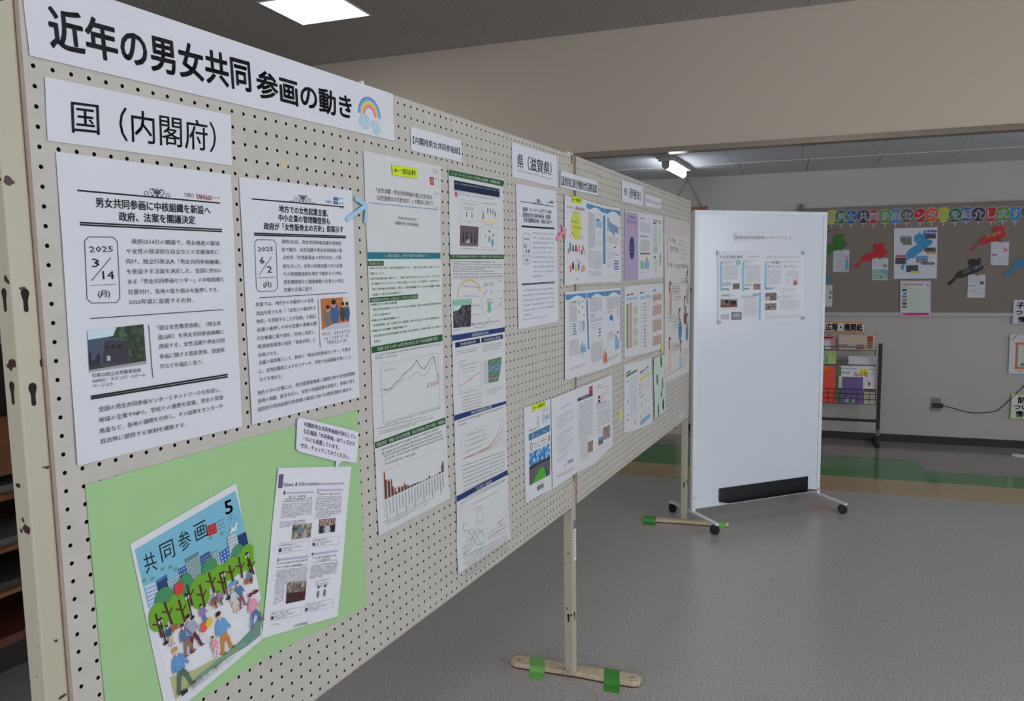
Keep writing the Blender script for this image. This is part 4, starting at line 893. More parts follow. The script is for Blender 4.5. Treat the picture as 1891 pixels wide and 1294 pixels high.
for k in range(7): S.L(((0.084, 0.319)[0]+.006*k, (0.084, 0.319)[1]+k*((0.095, 0.755)[1]-(0.084, 0.319)[1])/5.5), ((0.104, 0.319)[0]+.006*k, (0.104, 0.319)[1]+k*((0.095, 0.755)[1]-(0.084, 0.319)[1])/5.5), 0.0130)
S.L((0.136, 0.864), (0.931, 0.875), 0.0206, (130, 130, 132)); S.L((0.018, 0.878), (0.711, 0.924), 0.0134); S.L((0.055, 0.920), (0.822, 0.961), 0.0135); S.L((0.054, 0.941), (0.551, 0.967), 0.0133)
S = sheet('slide_page', [(0.6720, 0.0000, 1.1079), (0.9598, 0.0000, 1.1088), (0.9717, 0.0000, 0.8992), (0.6762, 0.0000, 0.8992)], PG, 'slide page with a brown bar chart, bottom of first column', 'notice', curl=.0022)
S.quad([(0.002, 0.016), (0.998, 0.008), (0.995, 0.084), (0.005, 0.081)], (34, 84, 40), 'heading_bar'); S.T('令和6年度　地域における女性活躍・男女共同参画に関する調査　中間報告', (0.022, 0.050), (0.983, 0.048), 0.0439, (222, 230, 222), .008)
for a, b, w in (((0.064, 0.118), (0.887, 0.111), 1), ((0.085, 0.161), (0.928, 0.156), 0), ((0.083, 0.194), (0.950, 0.202), 0), ((0.116, 0.233), (0.952, 0.240), 0), ((0.113, 0.280), (0.527, 0.295), 0)): S.L(a, b, 0.0239, (40, 40, 44) if w else (70, 70, 74), dens=.8)
S.line([(0.086, 0.348), (0.088, 0.652), (0.943, 0.642), (0.953, 0.354), (0.086, 0.348)], .0004, AX, 'chart')
S.line([(0.083, 0.647), (0.078, 0.835), (0.200, 0.839), (0.206, 0.657)], .0005, (190, 150, 150), 'chart')
hs = [(170, 125), (112, 106), (106, 60), (36, 14), (34, 36), (26, 32), (40, 30), (26, 14), (14, 14), (16, 12), (12, 10), (8, 7), (3, 4), (3, 8), (4, 20), (2, 2), (2, 3), (3, 5), (13, 8), (52, 78)]
B0, B1 = (0.096, 0.650), (0.938, 0.644); cellh = ((0.096, 0.650)[1]-(0.105, 0.488)[1])/100
for k, (a, b) in enumerate(hs):
    x = k/20; u = B0[0]+(B1[0]-B0[0])*x; v = B0[1]+(B1[1]-B0[1])*x; w = (B1[0]-B0[0])/20*.38
    S.quad([(u, v-a*cellh), (u+w, v-a*cellh), (u+w, v), (u, v)], (140, 66, 50) if k < 12 or k > 17 else (60, 80, 96), 'chart')
    S.quad([(u+w, v-b*cellh), (u+2*w, v-b*cellh), (u+2*w, v), (u+w, v)], (70, 70, 44) if k < 14 else (30, 76, 66), 'chart')
    S.line([(u+w, v+.02), (u+w*1.05, v+.02+(.16 if k % 3 else .22))], .0030, (176, 176, 180), 'chart')
    if k < 7: S.line([(u, v-a*cellh-.008), (u+w, v-a*cellh-.008)], .003, (206, 90, 90), 'chart')
S.L((0.056, 0.883), (0.738, 0.883), 0.0121); S.L((0.088, 0.904), (0.666, 0.923), 0.0121); S.L((0.086, 0.927), (0.380, 0.930), 0.0118)

# ---- second column: five slide pages
S = sheet('slide_page', [(1.0026, 0.0000, 1.7089), (1.2935, -0.0000, 1.7141), (1.2899, 0.0000, 1.5088), (1.0014, 0.0000, 1.5091)], PG, 'slide page with a navy panel above four small pictures', 'notice', curl=.0015)
S.quad([(0.007, -0.000), (1.000, 0.017), (0.999, 0.096), (0.005, 0.068)], (34, 92, 44), 'heading_bar'); S.T('オールド・ボーイズ・ネットワークに着目した広報啓発　（啓発動画の制作）', (0.044, 0.037), (0.940, 0.058), 0.0433, (222, 232, 222), .01)
S.quad([(0.087, 0.114), (0.921, 0.137), (0.920, 0.250), (0.086, 0.231)], (20, 32, 62), 'heading_bar')
for k in range(3): S.L(((0.101, 0.147)[0], (0.101, 0.147)[1]+k*.088), ((0.907, 0.164)[0] if k < 2 else (0.161, 0.151)[0], (0.907, 0.164)[1]+k*.088 if k < 2 else (0.161, 0.149)[1]+k*.088), 0.0217, (190, 200, 214), dens=.8)
S.disc((0.118, 0.280), .0072, (200, 90, 96)); S.L((0.164, 0.266), (0.360, 0.276), 0.0194); S.L((0.389, 0.277), (0.810, 0.285), 0.0146, (120, 130, 150))
for q in ([(0.178, 0.336), (0.511, 0.342), (0.506, 0.598), (0.174, 0.598)], [(0.561, 0.338), (0.886, 0.348), (0.878, 0.598), (0.559, 0.595)], [(0.538, 0.658), (0.875, 0.659), (0.864, 0.925), (0.529, 0.920)]):
    S.line(q+[q[0]], .0005, (170, 170, 178), 'picture_frame')
S.quad([(0.178, 0.658), (0.505, 0.660), (0.489, 0.912), (0.160, 0.912)], (96, 84, 88), 'picture'); S.quad([(0.165, 0.879), (0.494, 0.879), (0.489, 0.912), (0.160, 0.912)], (120, 100, 100), 'picture')
for p in ((0.225, 0.825), (0.288, 0.814), (0.373, 0.829), (0.438, 0.831)): S.disc(p, .0036, (44, 36, 42), 'picture', asp=2.6); S.disc((p[0], p[1]-.07), .0028, (40, 30, 34), 'picture')
S.quad([(0.271, 0.824), (0.336, 0.826), (0.331, 0.871), (0.267, 0.870)], (190, 196, 204), 'picture')
S.quad([(0.553, 0.549), (0.879, 0.555), (0.878, 0.585), (0.556, 0.586)], (226, 204, 160), 'picture')
for p in ((0.292, 0.524), (0.387, 0.531), (0.683, 0.447), (0.738, 0.452), (0.786, 0.458), (0.594, 0.499), (0.829, 0.483)): S.disc(p, .0020, (96, 96, 104), 'picture', asp=3.0); S.disc((p[0], p[1]-.035), .0016, (50, 50, 56), 'picture')
S.disc((0.594, 0.527), .004, (120, 124, 132), 'picture', asp=1.4); S.disc((0.770, 0.852), .0052, (90, 150, 190), 'picture', asp=1.9); S.disc((0.707, 0.807), .0036, (140, 130, 140), 'picture', asp=2.2); S.disc((0.709, 0.705), .0030, (40, 36, 40), 'picture'); S.disc((0.639, 0.773), .0030, (170, 200, 180), 'picture', asp=2.2); S.disc((0.788, 0.753), .0022, (60, 40, 40), 'picture', asp=1.6)
for a, b in (((0.211, 0.381), (0.458, 0.385)), ((0.243, 0.427), (0.431, 0.430)), ((0.250, 0.448), (0.424, 0.450)), ((0.584, 0.350), (0.830, 0.353)), ((0.619, 0.622), (0.790, 0.621)), ((0.301, 0.615), (0.382, 0.614)), ((0.166, 0.941), (0.472, 0.944)), ((0.555, 0.947), (0.842, 0.952))): S.L(a, b, 0.0129)
S = sheet('slide_page', [(1.0014, 0.0000, 1.5091), (1.2899, 0.0000, 1.5088), (1.2888, 0.0000, 1.3065), (1.0004, 0.0000, 1.3073)], PG, 'slide page with a yellow arc arrow, green oval and dark photo', 'notice', curl=.0015)
S.quad([(-0.005, 0.023), (1.000, 0.006), (0.999, 0.066), (-0.003, 0.079)], (36, 86, 42), 'heading_bar'); S.T('（参）男女共同参画機構及び男女共同参画センターの連携推進による拡充（女性活躍の推進含む）', (0.034, 0.046), (0.976, 0.036), 0.0314, (216, 226, 216), .006)
for k, (a, b) in enumerate((((0.019, 0.103), (0.817, 0.110)), ((0.038, 0.136), (0.966, 0.145)), ((0.037, 0.167), (0.978, 0.179)), ((0.036, 0.195), (0.612, 0.201)), ((0.042, 0.223), (0.807, 0.233)), ((0.041, 0.258), (0.976, 0.268)), ((0.040, 0.294), (0.976, 0.302)))): S.L(a, b, 0.0189, (30, 30, 36) if k > 4 else (80, 80, 84), dens=.75)
S.line([(0.003, 0.317), (1.001, 0.332)], .0005, (120, 120, 124))
c = (0.312, 0.477)
pts = [(c[0]+.0245*math.cos(math.radians(a))/S.W*(1.0), c[1]+.040*math.sin(math.radians(a))/S.H*.62) for a in range(180, 345, 12)]
S.line([(0.114, 0.559), (0.125, 0.454), (0.186, 0.381), (0.272, 0.344), (0.348, 0.340), (0.425, 0.365), (0.480, 0.406), (0.508, 0.462)], .0042, (206, 180, 120), 'arrow'); S.poly([(0.472, 0.445), (0.541, 0.427), (0.517, 0.494)], (214, 186, 110), 'arrow')
S.quad([(0.020, 0.575), (0.357, 0.572), (0.364, 0.650), (0.026, 0.652)], (140, 190, 164), 'heading_bar'); S.T('男女共同参画機構（仮称）', (0.045, 0.612), (0.337, 0.614), 0.0302, (226, 236, 230), .004)
S.quad([(0.034, 0.650), (0.344, 0.652), (0.333, 0.931), (0.026, 0.920)], 0, 'building_photo', PH_DARK); S.poly([(0.034, 0.650), (0.179, 0.650), (0.136, 0.696), (0.036, 0.719)], (200, 208, 214), 'building_photo'); S.poly([(0.102, 0.769), (0.154, 0.770), (0.152, 0.864), (0.100, 0.862)], (70, 76, 96), 'building_photo')
S.disc((0.690, 0.716), .0095, (110, 180, 142), 'green_oval', asp=1.62, n=20); S.quad([(0.636, 0.670), (0.763, 0.672), (0.755, 0.822), (0.632, 0.820)], (214, 220, 216), 'green_oval')
S.line([(0.601, 0.641), (0.781, 0.647)], .0008, (30, 90, 60), 'green_oval'); S.T('センター', (0.637, 0.611), (0.757, 0.613), 0.0241, (30, 90, 60), .004, 'green_oval')
for p, c in (((0.646, 0.757), (160, 160, 150)), ((0.732, 0.752), (120, 170, 200)), ((0.599, 0.518), (176, 100, 90)), ((0.640, 0.491), (160, 160, 160)), ((0.733, 0.517), (230, 150, 90))): S.disc(p, .0020, c, 'picture', asp=2.4); S.disc((p[0], p[1]-.09), .0014, (60, 50, 46), 'picture')
S.line([(0.580, 0.536), (0.537, 0.613), (0.548, 0.725), (0.586, 0.792)], .0008, (110, 160, 150), 'arrow'); S.line([(0.998, 0.489), (0.970, 0.571), (0.930, 0.669), (0.791, 0.743)], .0008, (130, 170, 170), 'arrow'); S.line([(0.686, 0.849), (0.630, 0.925), (0.524, 0.967), (0.433, 0.958), (0.362, 0.899)], .0014, (130, 164, 196), 'arrow')
S.poly([(0.350, 0.882), (0.394, 0.890), (0.362, 0.921)], (130, 164, 196), 'arrow'); S.line([(0.835, 0.425), (0.833, 0.507), (0.992, 0.502)], .0005, (130, 150, 170)); S.line([(0.878, 0.741), (0.930, 0.678), (0.979, 0.765)], .0010, (150, 170, 190))
for k in range(5): S.L(((0.196, 0.409)[0], (0.196, 0.409)[1]+k*.125), ((0.502, 0.435)[0], (0.502, 0.435)[1]+k*.118), 0.0157)
for a, b in (((0.584, 0.390), (0.755, 0.388)), ((0.560, 0.421), (0.811, 0.405)), ((0.861, 0.368), (0.969, 0.363)), ((0.881, 0.608), (0.964, 0.605)), ((0.438, 0.906), (0.892, 0.908)), ((0.030, 0.948), (0.181, 0.949))): S.L(a, b, 0.0180)
S = sheet('slide_page', [(1.0004, 0.0000, 1.3073), (1.2888, 0.0000, 1.3065), (1.2901, 0.0000, 1.1003), (1.0016, 0.0000, 1.1062)], PG, 'slide page with a red line chart beside striped green bars', 'notice', curl=.0018)
S.quad([(-0.000, 0.008), (1.000, 0.007), (0.998, 0.068), (0.001, 0.079)], (30, 56, 110), 'heading_bar'); S.T('男女間賃金格差の状況', (0.352, 0.044), (0.663, 0.041), 0.0447, (220, 224, 236), .01)
S.quad([(0.050, 0.104), (0.497, 0.102), (0.500, 0.162), (0.052, 0.168)], (22, 34, 80), 'heading_bar'); S.T('男女間賃金格差の推移', (0.136, 0.136), (0.423, 0.134), 0.0374, (216, 220, 232), .01)
S.quad([(0.525, 0.102), (0.952, 0.101), (0.952, 0.158), (0.528, 0.164)], (22, 34, 80), 'heading_bar'); S.T('男女間賃金格差の国際比較', (0.566, 0.135), (0.908, 0.133), 0.0392, (216, 220, 232), .01)
for a, b in (((0.069, 0.219), (0.480, 0.218)), ((0.074, 0.247), (0.433, 0.249)), ((0.533, 0.205), (0.936, 0.211)), ((0.548, 0.243), (0.925, 0.242)), ((0.547, 0.275), (0.924, 0.275))): S.L(a, b, 0.0163, (110, 110, 116))
S.line([(0.099, 0.383), (0.100, 0.726), (0.500, 0.724), (0.499, 0.404), (0.099, 0.383)], .0005, AX, 'chart')
S.line([(0.096, 0.662), (0.215, 0.634), (0.282, 0.614), (0.301, 0.591), (0.318, 0.603), (0.384, 0.569), (0.488, 0.546)], .0010, (200, 90, 90), 'chart'); S.line([(0.272, 0.589), (0.291, 0.624), (0.327, 0.586)], .0006, (200, 110, 100), 'chart')
for k in range(16):
    t = k/15; y0 = 876+t*178; y1 = 848+t*(178+14) ; wr = 466-(k/15)**2.4*28
    col = (24, 100, 70) if k not in (5, 7, 13) else ((70, 130, 190) if k != 13 else (190, 70, 60))
    a = ((0.637, 0.418)[0]*(1-t)+(0.642, 0.708)[0]*t, (0.637, 0.418)[1]*(1-t)+(0.642, 0.708)[1]*t); b = ((0.915, 0.412)[0]*(1-t)+(0.901, 0.713)[0]*t, (0.915, 0.412)[1]*(1-t)+(0.901, 0.713)[1]*t)
    f = 1-(k/15)**2.4*.24; S.line([a, (a[0]+(b[0]-a[0])*f, a[1]+(b[1]-a[1])*f)], .0028, col, 'chart')
    S.L((a[0]-.09, a[1]+.008), (a[0]-.012, a[1]), 0.0116, (120, 120, 124))
for a, b in (((0.083, 0.350), (0.251, 0.349)), ((0.126, 0.418), (0.446, 0.412)), ((0.157, 0.454), (0.410, 0.462)), ((0.155, 0.500), (0.375, 0.499)), ((0.082, 0.757), (0.499, 0.764)), ((0.608, 0.801), (0.939, 0.807)), ((0.607, 0.830), (0.925, 0.834)), ((0.606, 0.857), (0.824, 0.866))): S.L(a, b, 0.0130)
for k in range(6): S.L(((0.140, 0.811)[0], (0.140, 0.811)[1]+k*.040), ((0.502, 0.821)[0], (0.502, 0.821)[1]+k*.040), 0.0144)
S = sheet('slide_page', [(1.0016, 0.0000, 1.1062), (1.2901, 0.0000, 1.1003), (1.2906, -0.0000, 0.8964), (1.0033, 0.0000, 0.8974)], PG, 'slide page with a navy bar and a chart of rising curves', 'notice', curl=.0018)
S.quad([(-0.000, 0.008), (0.999, 0.027), (1.004, 0.065), (0.001, 0.077)], (30, 56, 110), 'heading_bar'); S.T('男性の育児休業取得率の推移', (0.304, 0.045), (0.697, 0.044), 0.0461, (220, 224, 236), .01)
for a, b in (((0.063, 0.105), (0.921, 0.101)), ((0.066, 0.147), (0.205, 0.150))): S.L(a, b, 0.0202, (60, 60, 64), dens=.8)
S.line([(0.109, 0.210), (0.110, 0.588), (0.945, 0.611), (0.934, 0.258)], .0005, AX, 'chart'); S.line([(0.165, 0.280), (0.576, 0.274), (0.572, 0.426), (0.167, 0.419), (0.165, 0.280)], .0005, AX, 'chart')
for k in range(5): S.L(((0.187, 0.310)[0], (0.187, 0.310)[1]+k*.068), ((0.562, 0.319)[0], (0.562, 0.319)[1]+k*.062), 0.0161)
S.line([(0.142, 0.581), (0.385, 0.595), (0.567, 0.577), (0.704, 0.525), (0.790, 0.465), (0.865, 0.335), (0.916, 0.263)], .0009, (150, 165, 140), 'chart'); S.line([(0.142, 0.583), (0.410, 0.597), (0.594, 0.576), (0.732, 0.524), (0.921, 0.396)], .0009, (190, 110, 90), 'chart')
S.line([(0.142, 0.585), (0.436, 0.598), (0.648, 0.573), (0.816, 0.528), (0.911, 0.441)], .0008, (196, 140, 100), 'chart'); S.line([(0.142, 0.587), (0.593, 0.598), (0.758, 0.577), (0.904, 0.499)], .0008, (176, 90, 84), 'chart')
for k in range(3): S.L(((0.192, 0.189)[0]+k*.2, (0.192, 0.189)[1]-k*.075), ((0.263, 0.193)[0]+k*.2, (0.263, 0.193)[1]-k*.075), 0.0137)
for k in range(11): S.L(((0.111, 0.670)[0], (0.111, 0.670)[1]+k*.052), ((0.942, 0.724)[0], (0.942, 0.724)[1]+k*.050), 0.0189, (86, 86, 92)) if k < 9 else None
S = sheet('slide_page', [(1.0033, 0.0000, 0.8974), (1.2906, -0.0000, 0.8964), (1.3012, 0.0000, 0.6875), (1.0018, 0.0000, 0.6911)], PG, 'slide page with crossing thin curves, bottom of second column', 'notice', curl=.003)
S.quad([(0.001, 0.009), (1.000, 0.008), (0.999, 0.075), (0.006, 0.081)], (30, 56, 110), 'heading_bar'); S.T('男女で異なる健康課題', (0.365, 0.047), (0.662, 0.051), 0.0472, (220, 224, 236), .01)
for a, b in (((0.056, 0.130), (0.926, 0.133)), ((0.271, 0.223), (0.797, 0.230)), ((0.055, 0.171), (0.146, 0.178))): S.L(a, b, 0.0173, (110, 110, 116))
TE, RE = (120, 160, 166), (190, 110, 120)
S.line([(0.103, 0.797), (0.204, 0.771), (0.280, 0.667), (0.335, 0.532), (0.379, 0.353), (0.419, 0.324), (0.456, 0.357), (0.486, 0.443)], .0008, RE, 'chart')
S.line([(0.100, 0.431), (0.140, 0.509), (0.211, 0.540), (0.269, 0.644), (0.338, 0.772), (0.424, 0.816), (0.488, 0.805)], .0009, (96, 110, 140), 'chart')
S.line([(0.103, 0.793), (0.146, 0.710), (0.186, 0.590), (0.217, 0.525), (0.272, 0.544), (0.342, 0.659), (0.388, 0.768), (0.455, 0.816)], .0009, TE, 'chart')
S.line([(0.107, 0.804), (0.227, 0.782), (0.303, 0.712), (0.355, 0.647), (0.444, 0.651), (0.490, 0.761)], .0009, TE, 'chart'); S.line([(0.108, 0.795), (0.206, 0.703), (0.307, 0.608), (0.383, 0.588), (0.480, 0.694)], .0009, TE, 'chart')
for c, a, b in (((60, 70, 90), (0.107, 0.413), (0.172, 0.423)), ((200, 100, 90), (0.306, 0.296), (0.466, 0.306)), ((216, 160, 80), (0.367, 0.483), (0.483, 0.498)), ((216, 160, 80), (0.365, 0.513), (0.482, 0.527)), ((80, 120, 130), (0.381, 0.623), (0.462, 0.632)), ((80, 120, 130), (0.188, 0.652), (0.256, 0.656)), ((80, 150, 160), (0.087, 0.709), (0.158, 0.712)), ((190, 90, 90), (0.752, 0.665), (0.899, 0.665)), ((210, 120, 80), (0.759, 0.687), (0.869, 0.696)), ((80, 110, 150), (0.757, 0.728), (0.895, 0.735)), ((214, 170, 90), (0.570, 0.724), (0.743, 0.735))): S.L(a, b, 0.0185, c)
S.line([(0.553, 0.798), (0.713, 0.796), (0.822, 0.797), (0.907, 0.769)], .0008, (200, 140, 110), 'chart'); S.line([(0.554, 0.780), (0.713, 0.778), (0.850, 0.791), (0.948, 0.805)], .0008, (110, 130, 150), 'chart'); S.line([(0.553, 0.810), (0.930, 0.860)], .0006, AX, 'chart'); S.line([(0.937, 0.505), (0.939, 0.811)], .0006, (150, 170, 170), 'chart')
S.line([(0.088, 0.829), (0.494, 0.861)], .0006, AX, 'chart'); S.L((0.095, 0.823), (0.473, 0.869), 0.0141)
for k in range(7): S.L(((0.110, 0.868)[0], (0.110, 0.868)[1]+k*.040), ((0.941, 0.915)[0], (0.941, 0.915)[1]+k*.036), 0.0173, (96, 96, 104))

S = sheet('heading_sheet', [(1.3510, -0.0000, 1.8220), (1.6734, -0.0000, 1.8225), (1.6738, 0.0000, 1.7252), (1.3505, 0.0000, 1.7264)], WHITE, 'white heading sheet reading 県（滋賀県） above the 5/14 article', 'notice', curl=.0008)
S.T('県', (0.105, 0.479), (0.228, 0.479), 0.4312, (18, 18, 26), .004, res=2); S.T('（滋賀県）', (0.320, 0.475), (0.862, 0.465), 0.4257, (18, 18, 26), .004, res=2)
S.L((0.090, 0.769), (0.567, 0.763), 0.0526, (110, 112, 120)); S.L((0.593, 0.775), (0.908, 0.785), 0.0551, (110, 112, 120))
S = sheet('article_sheet', [(1.3735, -0.0000, 1.7097), (1.6674, 0.0000, 1.7126), (1.6729, 0.0000, 1.2955), (1.3742, 0.0000, 1.2923)], WHITE, 'white news article sheet dated 5/14 under the 県 heading', 'notice', curl=.0018)
S.line([(0.097, 0.116), (0.914, 0.118)], .0020, BLK); ornament(S, (0.519, 0.097), .072); S.L((0.719, 0.098), (0.776, 0.098), 0.0127); S.T('京都新聞', (0.799, 0.090), (0.906, 0.089), 0.0202, (30, 30, 36), .012)
for t, a, b in (('（仮称）パートナーしがプラン2030', (0.138, 0.167), (0.850, 0.161)), ('（滋賀県男女共同参画計画・滋賀県', (0.136, 0.205), (0.835, 0.201)), ('女性活躍推進計画）の策定に向けて', (0.159, 0.240), (0.866, 0.239))): S.T(t, a, b, 0.0326, BLK, .008)
S.line([(0.108, 0.283), (0.923, 0.281)], .0026, BLK); S.line([(0.107, 0.289), (0.922, 0.288)], .0026, BLK)
datebox(S, [(0.136, 0.332), (0.302, 0.335), (0.294, 0.548), (0.131, 0.547)], 0, 0, 0, 0, 0)
S.T('2025', (0.159, 0.372), (0.280, 0.370), 0.0213, (70, 70, 78), .004); S.T('5', (0.159, 0.418), (0.207, 0.418), 0.0391, (70, 70, 78), .004); S.line([(0.256, 0.396), (0.162, 0.474)], .0009, (110, 110, 116)); S.T('14', (0.202, 0.457), (0.276, 0.457), 0.0393, (70, 70, 78), .004); S.line([(0.142, 0.491), (0.285, 0.492)], .0009, (70, 70, 78)); S.T('(水)', (0.182, 0.520), (0.255, 0.521), 0.0256, (70, 70, 78), .006)
for k, (y, y2, x2) in enumerate(((442, 455, 366), (485, 494, 362), (525, 530, 366), (565, 567, 364), (603, 604, 352), (642, 640, 366), (682, 678, 366), (722, 716, 366), (762, 756, 366), (800, 797, 275))):
    S.L(((0.354, 0.327)[0], (0.354, 0.327)[1]+((0.345, 0.638)[1]-(0.354, 0.327)[1])*k/9), ((0.914, 0.329)[0]-(.27 if k == 9 else 0), (0.914, 0.329)[1]+((0.898, 0.639)[1]-(0.914, 0.329)[1])*k/9), 0.0148, (140, 140, 148), 'body_text')
S.line([(0.091, 0.686), (0.903, 0.689)], .0022, BLK); S.line([(0.091, 0.693), (0.902, 0.697)], .0022, BLK)
for k in range(6): S.L(((0.114, 0.732)[0], (0.114, 0.732)[1]+((0.113, 0.910)[1]-(0.114, 0.732)[1])*k/5), ((0.880, 0.740)[0]-(.55 if k == 5 else 0), (0.880, 0.740)[1]+((0.872, 0.910)[1]-(0.880, 0.740)[1])*k/5), 0.0147, (140, 140, 148), 'body_text')
S.L((0.104, 0.937), (0.671, 0.942), 0.0122, (150, 150, 156), 'body_text')

S = sheet('name_label', [(1.6976, 0.0000, 1.7812), (2.0575, 0.0057, 1.7797), (2.0540, 0.0056, 1.7291), (1.6943, 0.0000, 1.7279)], WHITE, 'white strip of bracketed print across the middle post', 'notice', off=.004)
S.T('【滋賀県商工観光労働部女性活躍推進課】', (0.022, 0.592), (0.966, 0.555), 0.5992, (40, 40, 50), .004)
S = sheet('leaflet_page', [(1.7283, 0.0000, 1.7049), (1.9335, 0.0027, 1.7042), (1.9333, 0.0027, 1.4154), (1.7224, 0.0000, 1.4105)], PALE, 'leaflet page with a yellow bubble and rows of small coloured figures', 'leaflet', off=.0045)
S.T('パートナーしがプラン', (0.085, 0.120), (0.748, 0.124), 0.0363, (170, 30, 50), .01); S.T('2025', (0.756, 0.113), (0.901, 0.117), 0.0449, (190, 40, 60), .014); S.L((0.240, 0.173), (0.791, 0.173), 0.0157)
for k, c in enumerate(((180, 30, 50), (60, 110, 160), (60, 130, 70), (40, 90, 60), (80, 60, 130))): S.L(((0.492, 0.112)[0]+k*.06, (0.492, 0.112)[1]+k*.003), ((0.544, 0.114)[0]+k*.06, (0.544, 0.114)[1]+k*.003), 0.0385, c, 'lettering', .9)
S.disc((0.507, 0.317), .048, (206, 208, 90), 'yellow_bubble', asp=1.02, n=24); S.L((0.256, 0.276), (0.594, 0.279), 0.0259, (60, 70, 60), 'lettering', .8); S.L((0.345, 0.341), (0.788, 0.342), 0.0263, (60, 70, 60), 'lettering', .8)
figs = (((0.238, 0.574), (60, 130, 170), 46), ((0.360, 0.589), (30, 60, 50), 30), ((0.488, 0.590), (196, 50, 60), 36), ((0.650, 0.596), (120, 170, 196), 40), ((0.813, 0.588), (220, 110, 140), 28), ((0.167, 0.621), (210, 120, 90), 20), ((0.755, 0.640), (90, 90, 110), 18), ((0.885, 0.633), (190, 196, 120), 24), ((0.539, 0.605), (220, 120, 80), 22),
        ((0.244, 0.828), (214, 110, 60), 36), ((0.355, 0.791), (110, 40, 90), 40), ((0.489, 0.819), (206, 200, 60), 36), ((0.613, 0.804), (30, 110, 170), 38), ((0.767, 0.832), (214, 150, 110), 34), ((0.860, 0.825), (206, 160, 130), 30))
uh = ((0.238, 0.659)[1]-(0.238, 0.574)[1])/100
for i, (p, c, hh) in enumerate(figs):
    w = .055 if i % 3 else .04
    S.poly([(p[0]-w*.8, p[1]+hh*uh), (p[0]-w*.3, p[1]-hh*uh*.7), (p[0]+w*.3, p[1]-hh*uh*.7), (p[0]+w*.9, p[1]+hh*uh)] if i % 2 else [(p[0]-w*.8, p[1]-hh*uh), (p[0]+w*.8, p[1]-hh*uh), (p[0]+w*.8, p[1]+hh*uh), (p[0]-w*.8, p[1]+hh*uh)], c, 'figure'); S.disc((p[0], p[1]-hh*uh), .0065, c, 'figure', 8)
S.arc((0.337, 0.513), .03, .002, 215, 320, (130, 120, 120), 'lettering'); S.arc((0.736, 0.528), .025, .002, 215, 320, (130, 120, 120), 'lettering'); S.L((0.487, 0.716), (0.634, 0.723), 0.0158); S.L((0.555, 0.742), (0.729, 0.753), 0.0159); S.L((0.488, 0.933), (0.625, 0.939), 0.0228, (60, 60, 70))
def wave(S, u0=0, u1=1, top=.035, c=(74, 140, 184)):
    S.poly([(u0+.02, top), (u1, top), (u1, top+.062)]+[(u1-(u1-u0-.02)*k/10, top+.062-.042*math.sin(math.pi*min(1, max(0, (k-1)/7)))) for k in range(1, 10)]+[(u0+.02, top+.055)], c, 'wave_band')
def bars(S, u0, u1, v0, v1, n, c=(80, 140, 184), seed=1):
    r_ = random.Random(seed)
    for k in range(n): S.rect(u0, v0+(v1-v0)*k/n, u0+(u1-u0)*(.5+.5*r_.random()), v0+(v1-v0)*(k+.55)/n, c, 'chart')
S = sheet('leaflet_page', [(1.9335, 0.0027, 1.7042), (2.1351, 0.0076, 1.6989), (2.1366, 0.0076, 1.4136), (1.9333, 0.0027, 1.4154)], PALE, 'blue-waved leaflet page with a pale blue chart block, top row', 'leaflet', off=.002)
wave(S); S.block((.10, .14), (.48, .16), (.10, .55), 24, .012, last=.6); S.block((.10, .60), (.86, .62), (.10, .80), 9, .012); S.block((.10, .86), (.84, .87), (.10, .91), 4, .009)
S.rect(.55, .22, .86, .30, (150, 184, 206), 'chart'); S.rect(.56, .19, .72, .215, (60, 120, 160), 'chart'); S.L((.58, .13), (.86, .15), .010, (190, 110, 120)); S.L((.60, .34), (.80, .35), .012, (170, 150, 120)); S.L((.62, .38), (.85, .39), .010); S.block((.60, .46), (.88, .47), (.60, .52), 4, .010, (130, 140, 160))
S.rect(.93, .14, 1.0, .76, (88, 140, 184), 'side_band'); S.L((.94, .40), (.99, .41), .02, (40, 60, 110))
S = sheet('leaflet_page', [(2.1351, 0.0076, 1.6989), (2.3406, 0.0126, 1.7019), (2.3508, 0.0129, 1.4100), (2.1366, 0.0076, 1.4136)], PALE, 'blue-waved leaflet page with a hanging blue bar chart and four blue tabs', 'leaflet', off=.002)
wave(S); S.rect(0.0, .12, .07, .76, (88, 140, 184), 'side_band'); S.L((.36, .12), (.68, .13), .01, (190, 110, 120))
for k in range(12): hgt = (.16, .12, .10, .09, .10, .11, .13, .10, .09, .09, .10, .10)[k]; y = .14+.006*k+(.05 if k > 1 else 0); S.rect(.20+k*.056, y, .24+k*.056, y+hgt+(.03 if k < 8 else 0), (86, 136, 170), 'chart')
S.block((.14, .40), (.86, .41), (.14, .47), 4, .012); S.L((.16, .52), (.30, .525), .014, BLK); S.rect(.56, .525, .68, .54, (60, 60, 80), 'chart'); S.block((.16, .56), (.52, .57), (.16, .68), 6, .010); S.rect(.55, .60, .60, .64, (110, 150, 190), 'chart'); S.rect(.68, .625, .82, .64, (120, 140, 190), 'chart')
for k in range(4): S.rect(.56, .71+k*.035, .86, .726+k*.035, (60, 100, 160), 'chart')
S.block((.14, .72), (.46, .73), (.14, .80), 5, .010, (190, 140, 150)); S.L((.14, .915), (.7, .915), .008)
S = sheet('leaflet_page', [(1.7246, 0.0000, 1.3895), (1.9335, 0.0027, 1.3884), (1.9583, 0.0033, 1.0889), (1.7188, 0.0000, 1.0955)], PALE, 'blue-waved leaflet page with two groups of blue bars, left of the second row', 'leaflet', off=.0045)
wave(S, top=.03, u1=.96); S.T('しがの現状', (.16, .12), (.50, .12), .016, (40, 50, 60), .01); S.L((.16, .145), (.52, .14), .014); S.block((.16, .17), (.50, .17), (.16, .34), 13, .010); S.block((.55, .11), (.86, .11), (.55, .13), 2, .010)
